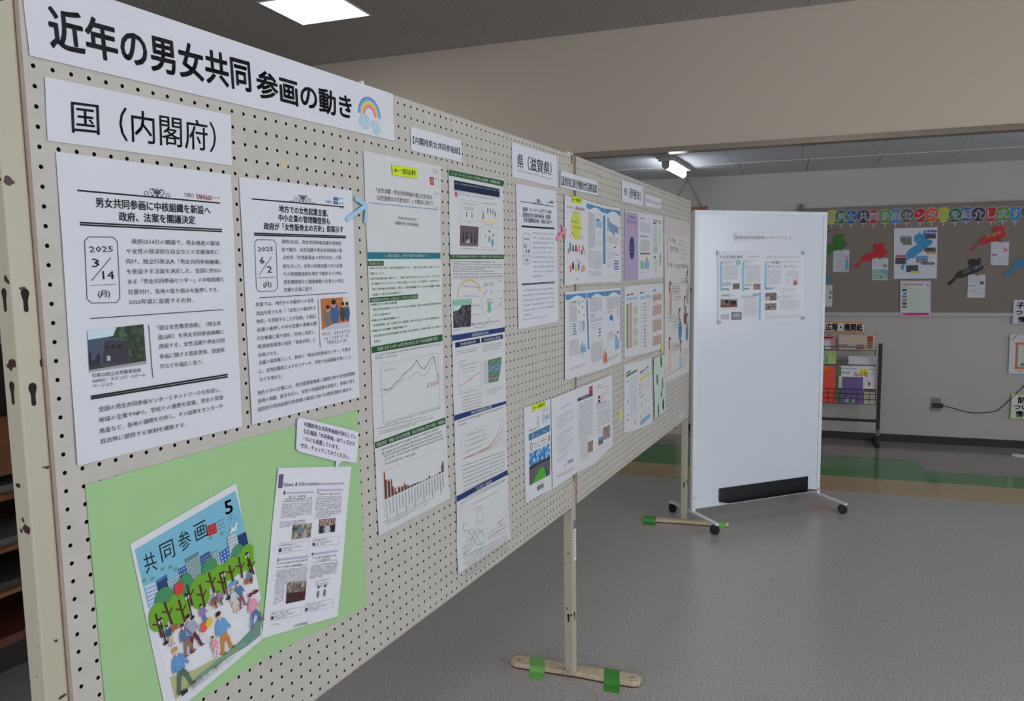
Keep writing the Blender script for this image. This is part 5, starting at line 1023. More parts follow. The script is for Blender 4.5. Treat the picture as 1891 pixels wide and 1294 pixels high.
for p in ((.62, .15), (.78, .19), (.60, .245), (.82, .285)): S.disc(p, .004, (40, 50, 60), 'chart')
bars(S, .34, .50, .37, .51, 5, seed=3); bars(S, .74, .90, .36, .48, 5, seed=4); S.block((.16, .37), (.32, .37), (.16, .50), 6, .010); S.block((.56, .36), (.72, .36), (.56, .48), 6, .010)
S.poly([(.62, .68), (.64, .64), (.68, .66), (.72, .59), (.76, .65), (.80, .66), (.84, .62), (.86, .70), (.86, .73), (.62, .73)], (130, 166, 196), 'chart'); S.block((.16, .56), (.56, .56), (.16, .73), 12, .010); S.disc((.74, .76), .010, (190, 214, 206), 'chart'); S.block((.16, .88), (.84, .86), (.16, .90), 2, .010)
S.rect(.955, .10, 1.0, .71, (86, 136, 180), 'side_band')
S = sheet('leaflet_page', [(1.9335, 0.0027, 1.3884), (2.1397, 0.0077, 1.3881), (2.1443, 0.0078, 1.0840), (1.9583, 0.0033, 1.0889)], PALE, 'blue-waved leaflet page with an orange bookmark at its corner, middle of the second row', 'leaflet', off=.002)
wave(S, top=.03); S.rect(0.0, .11, .06, .71, (86, 136, 180), 'side_band'); S.T('数値でみるしが', (.16, .10), (.60, .10), .016, (40, 50, 60), .01); S.block((.14, .13), (.84, .12), (.14, .26), 8, .012); S.L((.14, .30), (.5, .29), .016, BLK); S.L((.16, .325), (.40, .32), .016, BLK); S.block((.14, .36), (.84, .35), (.14, .39), 3, .010)
S.arc((.32, .54), .018, .0010, 0, 360, (150, 160, 150), 'chart', asp=1.5); bars(S, .62, .76, .48, .60, 3, seed=6); S.block((.14, .43), (.78, .42), (.14, .46), 2, .010); S.block((.14, .66), (.86, .64), (.14, .88), 16, .010)
S2 = sheet('bookmark', [(2.1180, 0.0072, 1.1597), (2.1661, 0.0084, 1.1549), (2.1658, 0.0084, 1.0993), (2.1176, 0.0072, 1.1050)], (214, 150, 116), 'small orange paper bookmark across the blue-waved leaflet pages', 'bookmark', off=.0040, outline=[(.5, 0), (.62, .12), (.85, .28), (1, .9), (.85, 1), (.1, .96), (0, .6), (.25, .25)])
S2.poly([(.5, .3), (.78, .36), (.8, .84), (.3, .84)], (176, 90, 50)); S2.line([(.52, 0), (.6, -.25)], .0012, (120, 60, 50))
S = sheet('leaflet_page', [(2.1397, 0.0077, 1.3881), (2.3466, 0.0128, 1.3860), (2.3532, 0.0129, 1.0872), (2.1443, 0.0078, 1.0840)], PALE, 'blue-waved leaflet page with a dark blue circle chart, right of the second row', 'leaflet', off=.002)
wave(S, top=.03, u1=.98); S.rect(.965, .13, 1.0, .72, (110, 120, 170), 'side_band'); S.block((.12, .12), (.88, .11), (.12, .26), 9, .012); S.block((.12, .29), (.5, .29), (.12, .30), 2, .010)
S.disc((.38, .40), .022, (60, 110, 170), 'chart', asp=.9); S.poly([(.14, .40), (.38, .40), (.50, .46), (.30, .47), (.14, .44)], (206, 216, 226), 'chart'); S.block((.66, .30), (.9, .29), (.66, .36), 3, .012)
S.poly([(.60, .62), (.66, .60), (.74, .64), (.86, .72), (.88, .80), (.62, .82)], (140, 170, 204), 'chart'); S.rect(.72, .58, .84, .60, (60, 70, 90), 'chart'); S.block((.14, .56), (.5, .55), (.14, .66), 6, .010); S.arc((.22, .78), .022, .0008, 0, 360, (160, 160, 160), 'chart', asp=1.5); S.block((.12, .90), (.88, .87), (.12, .93), 3, .010)

S = sheet('heading_sheet', [(2.3600, 0.0131, 1.8134), (2.6733, 0.0208, 1.8170), (2.6743, 0.0208, 1.7354), (2.3607, 0.0131, 1.7299)], WHITE, 'white heading sheet reading 市（彦根市） above the purple leaflet', 'notice', off=.002)
S.T('市', (0.088, 0.480), (0.231, 0.506), 0.4170, (20, 20, 28), .004); S.T('（彦根市）', (0.315, 0.484), (0.887, 0.550), 0.5049, (20, 20, 28), .004)
S = sheet('name_label', [(2.7071, 0.0216, 1.7867), (2.9895, 0.0285, 1.7889), (2.9844, 0.0284, 1.7407), (2.7095, 0.0216, 1.7361)], WHITE, 'small white strip with grey bracketed print, right of the 市 heading', 'notice', off=.002)
S.L((0.033, 0.449), (0.952, 0.536), 0.2928, (120, 116, 130), 'lettering', .7)
S = sheet('leaflet_page', [(2.3996, 0.0141, 1.6979), (2.5943, 0.0188, 1.7010), (2.5989, 0.0189, 1.4141), (2.3952, 0.0140, 1.4134)], (176, 158, 190), 'purple leaflet cover with a navy disc on the second board', 'leaflet', off=.002, rough=.5)
S.rect(0, 0, 1, .018, (214, 210, 216)); S.line([(.26, .065), (.76, .075), (.76, .10), (.27, .095), (.26, .065)], .0016, (90, 80, 110)); S.L((.34, .08), (.70, .088), .016, (60, 54, 90)); S.L((.14, .135), (.90, .15), .034, (120, 106, 150), 'lettering', .9); S.L((.14, .165), (.90, .18), .02, (150, 136, 176))
S.disc((.55, .225), .014, (224, 160, 110), 'printed_graphic', 8); S.disc((.53, .53), .038, (50, 56, 104), 'navy_disc', asp=1.25, n=20)
for k in range(3): S.L((.32+.02*k, .48+.05*k), (.78-.02*k, .485+.05*k), .026, (170, 176, 204))
S.L((.5, .91), (.6, .912), .012, (110, 90, 130))
S = sheet('leaflet_page', [(2.5965, 0.0189, 1.7012), (2.8108, 0.0241, 1.7061), (2.8154, 0.0242, 1.4151), (2.6011, 0.0190, 1.4141)], PALE, 'leaflet page with small red and blue headings, right of the purple cover', 'leaflet', off=.002)
S.T('はじめに', (.15, .075), (.50, .082), .026, (170, 50, 60), .02); S.block((.12, .13), (.88, .15), (.12, .27), 8, .010); S.T('計画の概要', (.15, .345), (.68, .352), .022, (50, 84, 140), .02); S.block((.16, .40), (.86, .41), (.16, .56), 12, .010)
for k, c in enumerate(((90, 110, 90), (90, 110, 90), (190, 80, 80), (190, 80, 80), (80, 120, 100))): S.rect(.14+.15*k, .595, .28+.15*k, .62, c, 'chart')
S.rect(.16, .72, .40, .84, (130, 190, 140), 'chart'); S.rect(.46, .73, .84, .84, (130, 176, 206), 'chart'); S.poly([(.56, .72), (.66, .64), (.74, .72)], (206, 130, 130), 'chart'); S.L((.2, .89), (.7, .895), .012)
S = sheet('leaflet_page', [(2.8108, 0.0241, 1.7061), (3.0325, 0.0295, 1.7098), (3.0394, 0.0297, 1.4165), (2.8154, 0.0242, 1.4151)], PALE, 'leaflet page with a red heading and pale green columns, left of the tall poster', 'leaflet', off=.002)
S.T('計画の体系と目標', (.15, .085), (.78, .095), .024, (176, 50, 60), .02); S.rect(.14, .115, .42, .145, (90, 140, 80), 'chart'); S.rect(.6, .118, .86, .13, (190, 120, 120), 'chart'); S.block((.14, .18), (.48, .19), (.14, .56), 28, .009, (150, 166, 150)); S.rect(.62, .22, .84, .46, (196, 212, 180), 'chart'); S.L((.18, .39), (.44, .40), .012, BLK)
for k in range(9): S.rect(.68, .60+k*.022, .78, .611+k*.022, (70, 66, 84), 'chart')
S.rect(.2, .50, .48, .60, (170, 206, 160), 'chart'); S.rect(.2, .65, .36, .68, (60, 110, 70), 'chart'); S.block((.16, .71), (.5, .71), (.16, .80), 6, .009, (150, 170, 140)); S.disc((.38, .88), .008, (220, 180, 110), 'chart', asp=2.2)
S = sheet('leaflet_page', [(2.3964, 0.0140, 1.3890), (2.6015, 0.0190, 1.3908), (2.6077, 0.0192, 1.0864), (2.3990, 0.0141, 1.0974)], PALE, 'leaflet page with tall green and pink bars, left of the middle row', 'leaflet', off=.002)
S.T('施策の展開', (.15, .12), (.62, .115), .03, (160, 60, 70), .02)
for a, b in ((.12, .30), (.34, .56), (.60, .92)): S.rect(a, .16, b, .20, (150, 184, 210), 'chart')
S.rect(.13, .25, .28, .88, (110, 160, 96), 'chart'); S.rect(.34, .235, .52, .88, (220, 140, 150), 'chart')
for k in range(4): S.rect(.60, .30+k*.155, .94, .39+k*.155, (166, 204, 156), 'chart'); S.L((.60, .245+k*.155), (.90, .24+k*.155), .010); S.L((.62, .27+k*.155), (.84, .265+k*.155), .010)
S = sheet('leaflet_page', [(2.6015, 0.0190, 1.3908), (2.8175, 0.0243, 1.3910), (2.8225, 0.0244, 1.0782), (2.6077, 0.0192, 1.0864)], PALE, 'leaflet page with a column of small dark red squares, centre of the middle row', 'leaflet', off=.002)
S.T('取組一覧', (.12, .115), (.42, .11), .026, (50, 60, 100), .02); S.rect(.14, .165, .50, .205, (150, 184, 210), 'chart'); S.rect(.56, .155, .90, .195, (150, 184, 210), 'chart')
for k in range(13): y = .26+k*.048+(.02 if k > 2 else 0)+(.02 if k > 5 else 0); S.rect(.44, y, .52, y+.022, (150, 50, 66), 'chart'); S.L((.10, y+.012), (.38, y+.01), .008); S.L((.58, y+.002), (.82, y), .007, (140, 170, 160)); S.L((.58, y+.02), (.78, y+.018), .007, (140, 160, 170))
S = sheet('leaflet_page', [(2.8175, 0.0243, 1.3910), (3.0412, 0.0297, 1.3910), (3.0487, 0.0299, 1.0698), (2.8225, 0.0244, 1.0782)], PALE, 'leaflet page with brown tinted text blocks, right of the middle row', 'leaflet', off=.002)
S.T('参考', (.12, .10), (.38, .095), .026, (60, 50, 50), .02)
for v0, v1 in ((.15, .27), (.31, .48), (.53, .72), (.77, .93)): S.quad([(.10, v0+.01), (.84, v0), (.84, v1-.02), (.10, v1)], (206, 178, 164), 'tint_panel'); n = int((v1-v0)/.02); S.block((.13, v0+.03), (.80, v0+.02), (.13, v1-.02), n, .010, (130, 90, 80)); S.L((.2, v0-.012), (.6, v0-.018), .012)
S = sheet('leaflet_page', [(2.3950, 0.0140, 1.0690), (2.6032, 0.0190, 1.0592), (2.6058, 0.0191, 0.7558), (2.3936, 0.0139, 0.7805)], PALE, 'leaflet page with one green bar and small red squares, left of the bottom row', 'leaflet', off=.002)
S.T('進捗', (.14, .135), (.44, .115), .032, (60, 64, 60), .02); S.quad([(.12, .165), (.90, .11), (.90, .14), (.12, .20)], (84, 130, 72), 'heading_bar')
for v in (.25, .54, .73, .81): S.rect(.20, v, .28, v+.022, (150, 70, 80), 'chart')
S.block((.36, .22), (.60, .20), (.36, .80), 34, .008, (130, 136, 146)); S.block((.66, .20), (.90, .18), (.66, .78), 34, .008, (150, 140, 160)); S.disc((.76, .88), .006, (214, 170, 110), 'chart', asp=3)
S = sheet('leaflet_page', [(2.6032, 0.0190, 1.0592), (2.8221, 0.0244, 1.0488), (2.8512, 0.0251, 0.7397), (2.6058, 0.0191, 0.7558)], PALE, 'leaflet page with yellow lines and a blue box, centre of the bottom row', 'leaflet', off=.002)
S.T('相談窓口のご案内', (.12, .18), (.78, .12), .036, (170, 60, 80), .02); S.line([(.14, .22), (.82, .17)], .0014, (120, 150, 140)); S.quad([(.14, .255), (.88, .20), (.88, .225), (.14, .285)], (206, 208, 90), 'heading_bar'); S.quad([(.14, .29), (.88, .235), (.88, .25), (.14, .31)], (206, 208, 90), 'heading_bar')
for k in range(3): S.rect(.10, .34+k*.06, .14, .37+k*.06, (170, 70, 80), 'chart'); S.block((.18, .345+k*.06), (.46, .33+k*.06), (.18, .37+k*.06), 2, .010, (200, 130, 130)); S.block((.56, .32+k*.06), (.80, .31+k*.06), (.56, .35+k*.06), 2, .010, (130, 120, 140))
S.line([(.12, .545), (.44, .51)], .003, (110, 110, 110)); S.disc((.5, .60), .006, (160, 180, 200), 'chart', asp=2); S.disc((.24, .66), .006, (160, 190, 160), 'chart', asp=2.4)
for p in ((.16, .83), (.46, .79), (.76, .75)): S.disc(p, .006, (224, 176, 160), 'chart', asp=2)
S.quad([(.14, .90), (.82, .83), (.82, .90), (.14, .97)], (124, 170, 206), 'blue_box')
S = sheet('leaflet_page', [(2.8522, 0.0251, 1.0417), (3.0617, 0.0302, 1.0423), (3.0821, 0.0307, 0.7539), (2.8816, 0.0258, 0.7501)], (196, 214, 198), 'pale green leaflet page with dark oval photos, right of the bottom row', 'leaflet', off=.0035, curl=.004)
for p, a, m in (((.68, .10), 1.9, PH_DARK), ((.30, .37), 1.7, PH_CASTLE), ((.80, .50), 1.9, PH_ROOM), ((.68, .66), 1.6, PH_DARK), ((.82, .86), 1.9, PH_DARK), ((.36, .90), 2.2, PH_CASTLE)): S.disc(p, .016 if a != 1.6 else .012, 0, 'oval_photo', asp=a, m=m, n=16)
for v in (.10, .27, .34, .55, .62, .77): S.L((.12, v+.03), (.5, v), .014, (226, 234, 226), 'small_print', .8)

S = sheet('tall_poster', [(3.0463, 0.0299, 1.7096), (3.6337, 0.0442, 1.7086), (3.6291, 0.0441, 0.8832), (3.0786, 0.0307, 0.8960)], (214, 208, 203), 'tall pinkish poster with people, at the far end of the second board', 'poster', curl=.002, off=.0022)
S.rect(0.0, .0, 1.0, .10, (206, 194, 190), 'tint_panel'); S.line([(.10, .10), (.12, .30)], .006, (176, 90, 110)); S.L((.16, .125), (.42, .135), .024, (60, 56, 56), 'lettering', .9); S.L((.16, .18), (.50, .19), .028, (60, 56, 56), 'lettering', .9)
for k in range(5): S.L((.52, .125+k*.026), (.80+.05*(k % 2), .14+k*.026), .010, (176, 166, 166))
S.L((.12, .285), (.92, .295), .030, (70, 60, 58), 'lettering', .9)
def fig(S, u, v, hh, body, skin=(226, 190, 176), hair=(60, 44, 40)):
    H_ = hh*1.7; W_ = .055
    S.poly([(u-W_*.5, v+H_*.26), (u+W_*.5, v+H_*.26), (u+W_*.95, v+H_*.45), (u+W_*.8, v+H_), (u-W_*.8, v+H_), (u-W_*.95, v+H_*.5)], body, 'person_cutout')
    S.poly([(u-W_*.95, v+H_*.5), (u-W_*.5, v+H_*.3), (u+W_*.1, v+H_*.5), (u-W_*.3, v+H_*.62)], skin, 'person_cutout')
    S.disc((u-.005, v+H_*.12), .026, hair, 'person_cutout', asp=1.25, n=14); S.disc((u+.008, v+H_*.15), .019, skin, 'person_cutout', asp=1.3, n=12)
for u, v, hh, b in ((.22, .40, .11, (196, 160, 150)), (.90, .33, .12, (150, 160, 150)), (.80, .50, .10, (110, 80, 70)), (.58, .575, .10, (160, 150, 170)), (.90, .62, .09, (120, 150, 170)), (.20, .74, .12, (220, 190, 170)), (.64, .785, .10, (206, 190, 186))): fig(S, u, v, hh, b)
S.disc((.60, .705), .036, (40, 124, 190), 'person_cutout', asp=1.5); S.disc((.90, .74), .02, (60, 130, 160), 'person_cutout', asp=2.0); S.disc((.63, .93), .02, (150, 196, 220), 'person_cutout', asp=2)
for v, a, b in ((.37, .62, .82), (.40, .22, .58), (.59, .14, .54), (.775, .24, .60), (.84, .74, .95), (.43, .22, .58)):
    S.line([(a, v), (b, v+.003), (b-.01, v+.034), (a-.01, v+.034), (a, v)], .0014, (110, 96, 96), 'speech_frame'); S.L((a+.05, v+.017), (b-.05, v+.019), .012, (140, 120, 120))
for v, a, b in ((.455, .34, .60), (.485, .34, .62), (.50, .34, .60), (.64, .28, .56), (.66, .28, .56), (.68, .28, .52), (.80, .30, .56), (.82, .30, .52), (.90, .70, .90), (.92, .70, .90), (.94, .70, .88), (.345, .78, .92), (.39, .76, .9)): S.L((a, v), (b, v-.002), .010, (120, 112, 116))
S.line([(.02, .965), (.7, .945)], .003, (176, 150, 140)); S.disc((.14, .925), .012, (230, 190, 160), 'printed_graphic', asp=1)
for v in (.395, .62): S.L((.7, v), (.9, v), .01, (130, 120, 120))

S = sheet('leaflet_page', [(1.4056, -0.0000, 1.0556), (1.6028, 0.0000, 1.0516), (1.6068, 0.0000, 0.7539), (1.4088, 0.0000, 0.7629)], PALE, 'flyer page with a stadium photo and a blue title band', 'leaflet', off=.002)

S.L((0.622, 0.092), (0.900, 0.087), 0.0202, (110, 120, 130)); S.L((0.684, 0.113), (0.845, 0.114), 0.0141); S.arc((0.494, 0.185), .0065, .0018, 0, 360, (130, 150, 120), 'logo', asp=2.2); S.arc((0.705, 0.176), .006, .0018, 0, 360, (110, 110, 120), 'logo', asp=1.8); S.quad([(0.774, 0.161), (0.944, 0.159), (0.941, 0.205), (0.771, 0.209)], (130, 180, 210), 'logo'); S.L((0.663, 0.235), (0.892, 0.238), 0.0121)
S.L((0.159, 0.260), (0.552, 0.261), 0.0256, (120, 80, 70), 'lettering', .8); S.quad([(0.150, 0.294), (0.952, 0.277), (0.951, 0.350), (0.153, 0.364)], (40, 124, 178), 'title_band'); S.T('国際議場・魅議国', (0.182, 0.325), (0.924, 0.315), 0.0538, (222, 232, 240), .012)
S.L((0.423, 0.391), (0.739, 0.389), 0.0120, (170, 90, 60)); S.L((0.318, 0.419), (0.882, 0.421), 0.0240, (130, 90, 70), 'lettering', .8); S.arc((0.239, 0.432), .007, .003, 0, 360, (110, 110, 116), 'logo', asp=1.7); S.L((0.316, 0.453), (0.879, 0.462), 0.0120); S.poly([(0.890, 0.394), (0.942, 0.392), (0.945, 0.454), (0.894, 0.455)], (170, 90, 80), 'logo')
S.quad([(0.155, 0.496), (0.969, 0.487), (0.932, 0.828), (0.141, 0.837)], 0, 'stadium_photo', PH_SKY)
S.poly([(0.148, 0.655), (0.443, 0.632), (0.690, 0.628), (0.950, 0.631), (0.932, 0.828), (0.141, 0.837)], (100, 92, 100), 'stadium_photo'); S.poly([(0.149, 0.642), (0.513, 0.635), (0.943, 0.630), (0.942, 0.655), (0.512, 0.654), (0.147, 0.671)], (44, 52, 40), 'stadium_photo')
S.poly([(0.379, 0.835), (0.394, 0.760), (0.527, 0.698), (0.704, 0.697), (0.827, 0.755), (0.877, 0.830)], (50, 86, 110), 'stadium_photo'); S.poly([(0.259, 0.836), (0.383, 0.768), (0.526, 0.706), (0.678, 0.701), (0.747, 0.759), (0.779, 0.829)], (84, 170, 50), 'stadium_photo')
S.L((0.430, 0.860), (0.669, 0.863), 0.0100, (100, 70, 80)); S.T('滋賀県', (0.420, 0.909), (0.681, 0.912), 0.0518, (60, 60, 66), .016)
S2 = sheet('sticker', [(1.4619, 0.0000, 1.0545), (1.5622, 0.0000, 1.0521), (1.5618, 0.0000, 1.0345), (1.4627, 0.0000, 1.0339)], (206, 222, 40), 'yellow sticker reading ※一部抜粋 on the stadium flyer', 'label', off=.0042); S2.T('※一部抜粋', (.08, .5), (.92, .5), .58, (50, 54, 30), 0)
S2 = sheet('sticker', [(1.7915, 0.0000, 1.7074), (1.8799, 0.0014, 1.7084), (1.8810, 0.0014, 1.6875), (1.7924, -0.0000, 1.6858)], (206, 222, 40), 'yellow sticker reading ※一部抜粋 above the yellow-bubble leaflet page', 'label', off=.0062); S2.T('※一部抜粋', (.08, .5), (.92, .5), .58, (50, 54, 30), 0)
S = sheet('leaflet_page', [(1.6028, 0.0000, 1.0516), (1.8125, -0.0003, 1.0526), (1.8145, -0.0002, 0.7553), (1.6068, 0.0000, 0.7539)], PALE, 'letter page with a brush signature near its foot, second in the leaflet row', 'leaflet', off=.0045)
S.L((.35, .15), (.80, .14), .012); 
for g in ((.22, 3), (.30, 3), (.42, 3), (.50, 2), (.56, 4), (.68, 2)): S.block((.18, g[0]+.02), (.88, g[0]), (.18, g[0]+.02+.026*(g[1]-1)), g[1], .011, (110, 110, 116), .6)
S.T('三日月大造', (0.604, 0.806), (0.867, 0.818), 0.0387, (50, 50, 56), .01); S.L((0.457, 0.813), (0.557, 0.817), 0.0148); S.line([(0.166, 0.884), (0.913, 0.903)], .0006, (140, 140, 150)); S.L((0.165, 0.897), (0.900, 0.915), 0.0085); S.line([(0.165, 0.905), (0.912, 0.929)], .0006, (140, 140, 150))
S = sheet('leaflet_page', [(1.8125, -0.0003, 1.0526), (2.0085, 0.0045, 1.0490), (2.0155, 0.0047, 0.7412), (1.8145, -0.0002, 0.7553)], PALE, 'text page with a red tab and grey heading bar, third in the leaflet row', 'leaflet', off=.003)
S.quad([(0.731, 0.037), (0.927, 0.035), (0.923, 0.124), (0.727, 0.123)], (190, 40, 54), 'red_tab'); S.T('74', (0.760, 0.071), (0.900, 0.074), 0.0383, (226, 206, 206), .01); S.quad([(0.106, 0.120), (0.928, 0.117), (0.926, 0.158), (0.109, 0.160)], (84, 88, 92), 'heading_bar'); S.L((0.274, 0.137), (0.691, 0.140), 0.0245, (200, 204, 206), 'lettering', .9)
S.block((0.151, 0.193), (0.914, 0.196), (0.158, 0.605), 18, 0.0123, (104, 104, 112)); S.block((0.205, 0.631), (0.619, 0.638), (0.219, 0.874), 12, 0.0122, (104, 104, 112)); S.quad([(0.641, 0.699), (0.905, 0.698), (0.893, 0.831), (0.640, 0.832)], 0, 'portrait_photo', PH_MIX)
S = sheet('leaflet_page', [(2.0085, 0.0045, 1.0490), (2.2290, 0.0099, 1.0488), (2.2377, 0.0101, 0.7624), (2.0155, 0.0047, 0.7412)], PALE, 'text page with red line, tinted box and two photos, last in the leaflet row', 'leaflet', off=.002)
S.L((0.162, 0.067), (0.427, 0.074), 0.0188, (90, 90, 100)); S.L((0.188, 0.099), (0.787, 0.130), 0.0121); S.rect(.22, .20, .34, .235, (60, 60, 80)); S.rect(.22, .25, .34, .285, (60, 60, 80)); S.rect(.40, .19, .62, .225, (226, 180, 186)); S.rect(.40, .245, .62, .27, (226, 180, 186)); S.rect(.70, .17, .82, .25, (200, 200, 206))
S.L((0.120, 0.287), (0.682, 0.318), 0.0191, (200, 70, 80), 'lettering', .9); S.quad([(0.120, 0.304), (0.888, 0.334), (0.885, 0.400), (0.121, 0.368)], (196, 196, 202), 'tint_panel'); S.block((0.175, 0.399), (0.895, 0.440), (0.185, 0.587), 9, 0.0122, (110, 110, 118)); S.block((0.184, 0.616), (0.436, 0.638), (0.195, 0.682), 4, 0.0118, (170, 120, 140))
S.quad([(0.471, 0.647), (0.861, 0.674), (0.842, 0.843), (0.464, 0.808)], 0, 'people_photo', PH_MIX); S.quad([(0.216, 0.724), (0.467, 0.745), (0.452, 0.844), (0.212, 0.822)], 0, 'castle_photo', PH_CASTLE); S.poly([(0.216, 0.724), (0.467, 0.745), (0.460, 0.785), (0.219, 0.760)], (110, 150, 200), 'castle_photo'); S.L((0.095, 0.858), (0.871, 0.936), 0.0097)

# small bits on the second board
S = sheet('tape_piece', [(2.3312, 0.0124, 0.8865), (2.3763, 0.0135, 0.8832), (2.3763, 0.0135, 0.8422), (2.3312, 0.0124, 0.8461)], (206, 208, 130), 'small yellowish tape piece on the board between the leaflet rows', 'tape', off=.0008)
S = sheet('tape_piece', [(3.0081, 0.0289, 1.0995), (3.0466, 0.0299, 1.0978), (3.0416, 0.0298, 1.0538), (2.9945, 0.0286, 1.0561)], (220, 214, 90), 'yellow note strip just left of the tall poster', 'tape', off=.0045)
S.L((.2, .3), (.8, .28), .05, (140, 140, 70))
S = sheet('name_sticker', [(3.4142, 0.0389, 0.6721), (3.5279, 0.0416, 0.6648), (3.5286, 0.0417, 0.6478), (3.4148, 0.0389, 0.6548)], WHITE, 'tiny white name label at the bottom right corner of the second board', 'label', off=.0008)
S.L((.1, .5), (.9, .45), .4, (130, 150, 190), 'lettering', .8)

# ---- green card, magazine cover, news page and speech bubble
GC = (160, 198, 142)
S = sheet('green_card', [(0.0262, 0.0000, 1.1816), (0.3200, 0.0000, 1.1857), (0.3268, 0.0000, 0.7860), (0.0330, 0.0000, 0.7819)], GC, 'large light green card behind the tilted magazine cover', 'card', curl=.001, off=.0012, rough=.8)
S = sheet('green_card', [(0.3200, 0.0000, 1.1857), (0.6203, 0.0000, 1.1833), (0.6263, 0.0000, 0.7616), (0.3268, 0.0000, 0.7860)], GC, 'large light green card behind the News & Information page', 'card', curl=.001, off=.0012, rough=.8)
S = sheet('magazine_cover', [(0.0863, -0.0000, 1.0787), (0.2894, 0.0000, 1.1165), (0.3319, 0.0000, 0.8243), (0.1289, -0.0000, 0.7865)], (218, 218, 222), 'tilted magazine cover reading 共同参画 5 with people strolling in a park', 'poster', off=.0030, rough=.4)
SKYC = (122, 182, 206)
S.quad([(0.023, 0.040), (0.977, 0.039), (1.015, 0.401), (0.033, 0.369)], SKYC, 'cover_art')
S.poly([(0.142, 0.360), (0.885, 0.384), (1.024, 0.405), (1.042, 0.637), (1.047, 0.753), (0.729, 0.882), (0.373, 0.862), (0.096, 0.795), (0.063, 0.778), (0.036, 0.431)], (222, 222, 226), 'cover_art')
S.poly([(1.027, 0.831), (0.976, 0.967), (0.820, 0.966), (0.563, 0.935), (0.494, 0.923), (0.572, 0.906), (0.741, 0.905), (0.884, 0.887)], (110, 146, 134), 'cover_art')
S.poly([(0.099, 0.797), (0.305, 0.860), (0.471, 0.884), (0.572, 0.906), (0.714, 0.931), (0.319, 0.921), (0.092, 0.934), (0.087, 0.884), (0.087, 0.801)], (176, 180, 130), 'cover_art')
S.poly([(0.572, 0.906), (0.719, 0.917), (0.829, 0.936), (0.746, 0.952), (0.403, 0.931), (0.169, 0.922), (0.343, 0.901)], (128, 156, 128), 'cover_art')
def kan(c, p, q): S.T(c, p, q, 0.1085, (18, 30, 44), .0, 'cover_title', 2)
kan('共', (0.069, 0.139), (0.166, 0.152)); kan('同', (0.211, 0.134), (0.330, 0.141)); kan('参', (0.375, 0.139), (0.484, 0.147)); kan('画', (0.526, 0.139), (0.644, 0.143))
S.T('5', (0.842, 0.099), (0.922, 0.107), 0.1066, (30, 30, 40), .012, 'cover_title', 2)
S.quad([(0.652, 0.140), (0.737, 0.150), (0.731, 0.210), (0.647, 0.200)], (196, 36, 52), 'logo'); S.T('共', (0.664, 0.169), (0.725, 0.177), 0.0387, (236, 216, 216), .012, 'logo')
for a, b in (((0.744, 0.152), (0.818, 0.158)), ((0.743, 0.175), (0.814, 0.180)), ((0.744, 0.196), (0.816, 0.199))): S.L(a, b, 0.0136, (70, 90, 110))
for a, b in (((0.853, 0.156), (0.926, 0.162)), ((0.855, 0.169), (0.898, 0.173)), ((0.855, 0.179), (0.895, 0.183)), ((0.855, 0.192), (0.952, 0.199))): S.L(a, b, 0.0077, (70, 90, 120))
def bld(p, c, wc, nx, ny, part='cover_buildings'):
    S.poly(p, c, part)
    tl, tr, br, bl = p
    for i in range(nx):
        for j in range(ny):
            a = (i+.3)/nx; b = (j+.35)/ny; x = (tl[0]*(1-a)+tr[0]*a)*(1-b)+(bl[0]*(1-a)+br[0]*a)*b; y = (tl[1]*(1-a)+tr[1]*a)*(1-b)+(bl[1]*(1-a)+br[1]*a)*b
            S.rect(x, y, x+(.35/nx)*abs(tr[0]-tl[0]), y+(.4/ny)*abs(bl[1]-tl[1]), wc, part)
def stripes(p, n, c):
    tl, tr, br, bl = p
    for k in range(1, n): t = k/n; S.line([(tl[0]*(1-t)+bl[0]*t, tl[1]*(1-t)+bl[1]*t), (tr[0]*(1-t)+br[0]*t, tr[1]*(1-t)+br[1]*t)], .0011, c, 'cover_buildings')
q = [(0.038, 0.245), (0.129, 0.258), (0.135, 0.382), (0.044, 0.374)]; S.poly(q, (190, 204, 220), 'cover_buildings'); stripes(q, 6, (96, 116, 160))
S.poly([(0.129, 0.258), (0.224, 0.256), (0.235, 0.370), (0.139, 0.370)], (40, 66, 110), 'cover_buildings'); S.poly([(0.129, 0.258), (0.224, 0.256), (0.232, 0.271), (0.139, 0.274)], (60, 110, 170), 'cover_buildings')
bld([(0.219, 0.291), (0.335, 0.296), (0.332, 0.381), (0.223, 0.373)], (140, 170, 180), (200, 214, 216), 5, 4)
bld([(0.327, 0.270), (0.407, 0.275), (0.404, 0.345), (0.324, 0.339)], (50, 88, 150), (206, 216, 230), 4, 3)
bld([(0.399, 0.248), (0.523, 0.249), (0.513, 0.374), (0.404, 0.360)], (118, 148, 150), (226, 232, 226), 6, 8); S.poly([(0.393, 0.242), (0.529, 0.246), (0.514, 0.261), (0.404, 0.258)], (96, 130, 132), 'cover_buildings')
q = [(0.531, 0.278), (0.625, 0.281), (0.629, 0.369), (0.531, 0.361)]; S.poly(q, (56, 84, 140), 'cover_buildings'); stripes(q, 5, (140, 160, 190))
bld([(0.637, 0.299), (0.707, 0.303), (0.711, 0.375), (0.637, 0.367)], (130, 160, 160), (216, 224, 222), 3, 4)
bld([(0.710, 0.327), (0.809, 0.325), (0.806, 0.397), (0.712, 0.391)], (60, 100, 176), (216, 224, 236), 3, 3)
q = [(0.810, 0.265), (0.905, 0.270), (0.910, 0.396), (0.805, 0.386)]; S.poly(q, (190, 202, 206), 'cover_buildings'); stripes(q, 6, (120, 140, 150))
S.poly([(0.915, 0.298), (1.002, 0.304), (1.006, 0.387), (0.921, 0.378)], (34, 56, 110), 'cover_buildings')
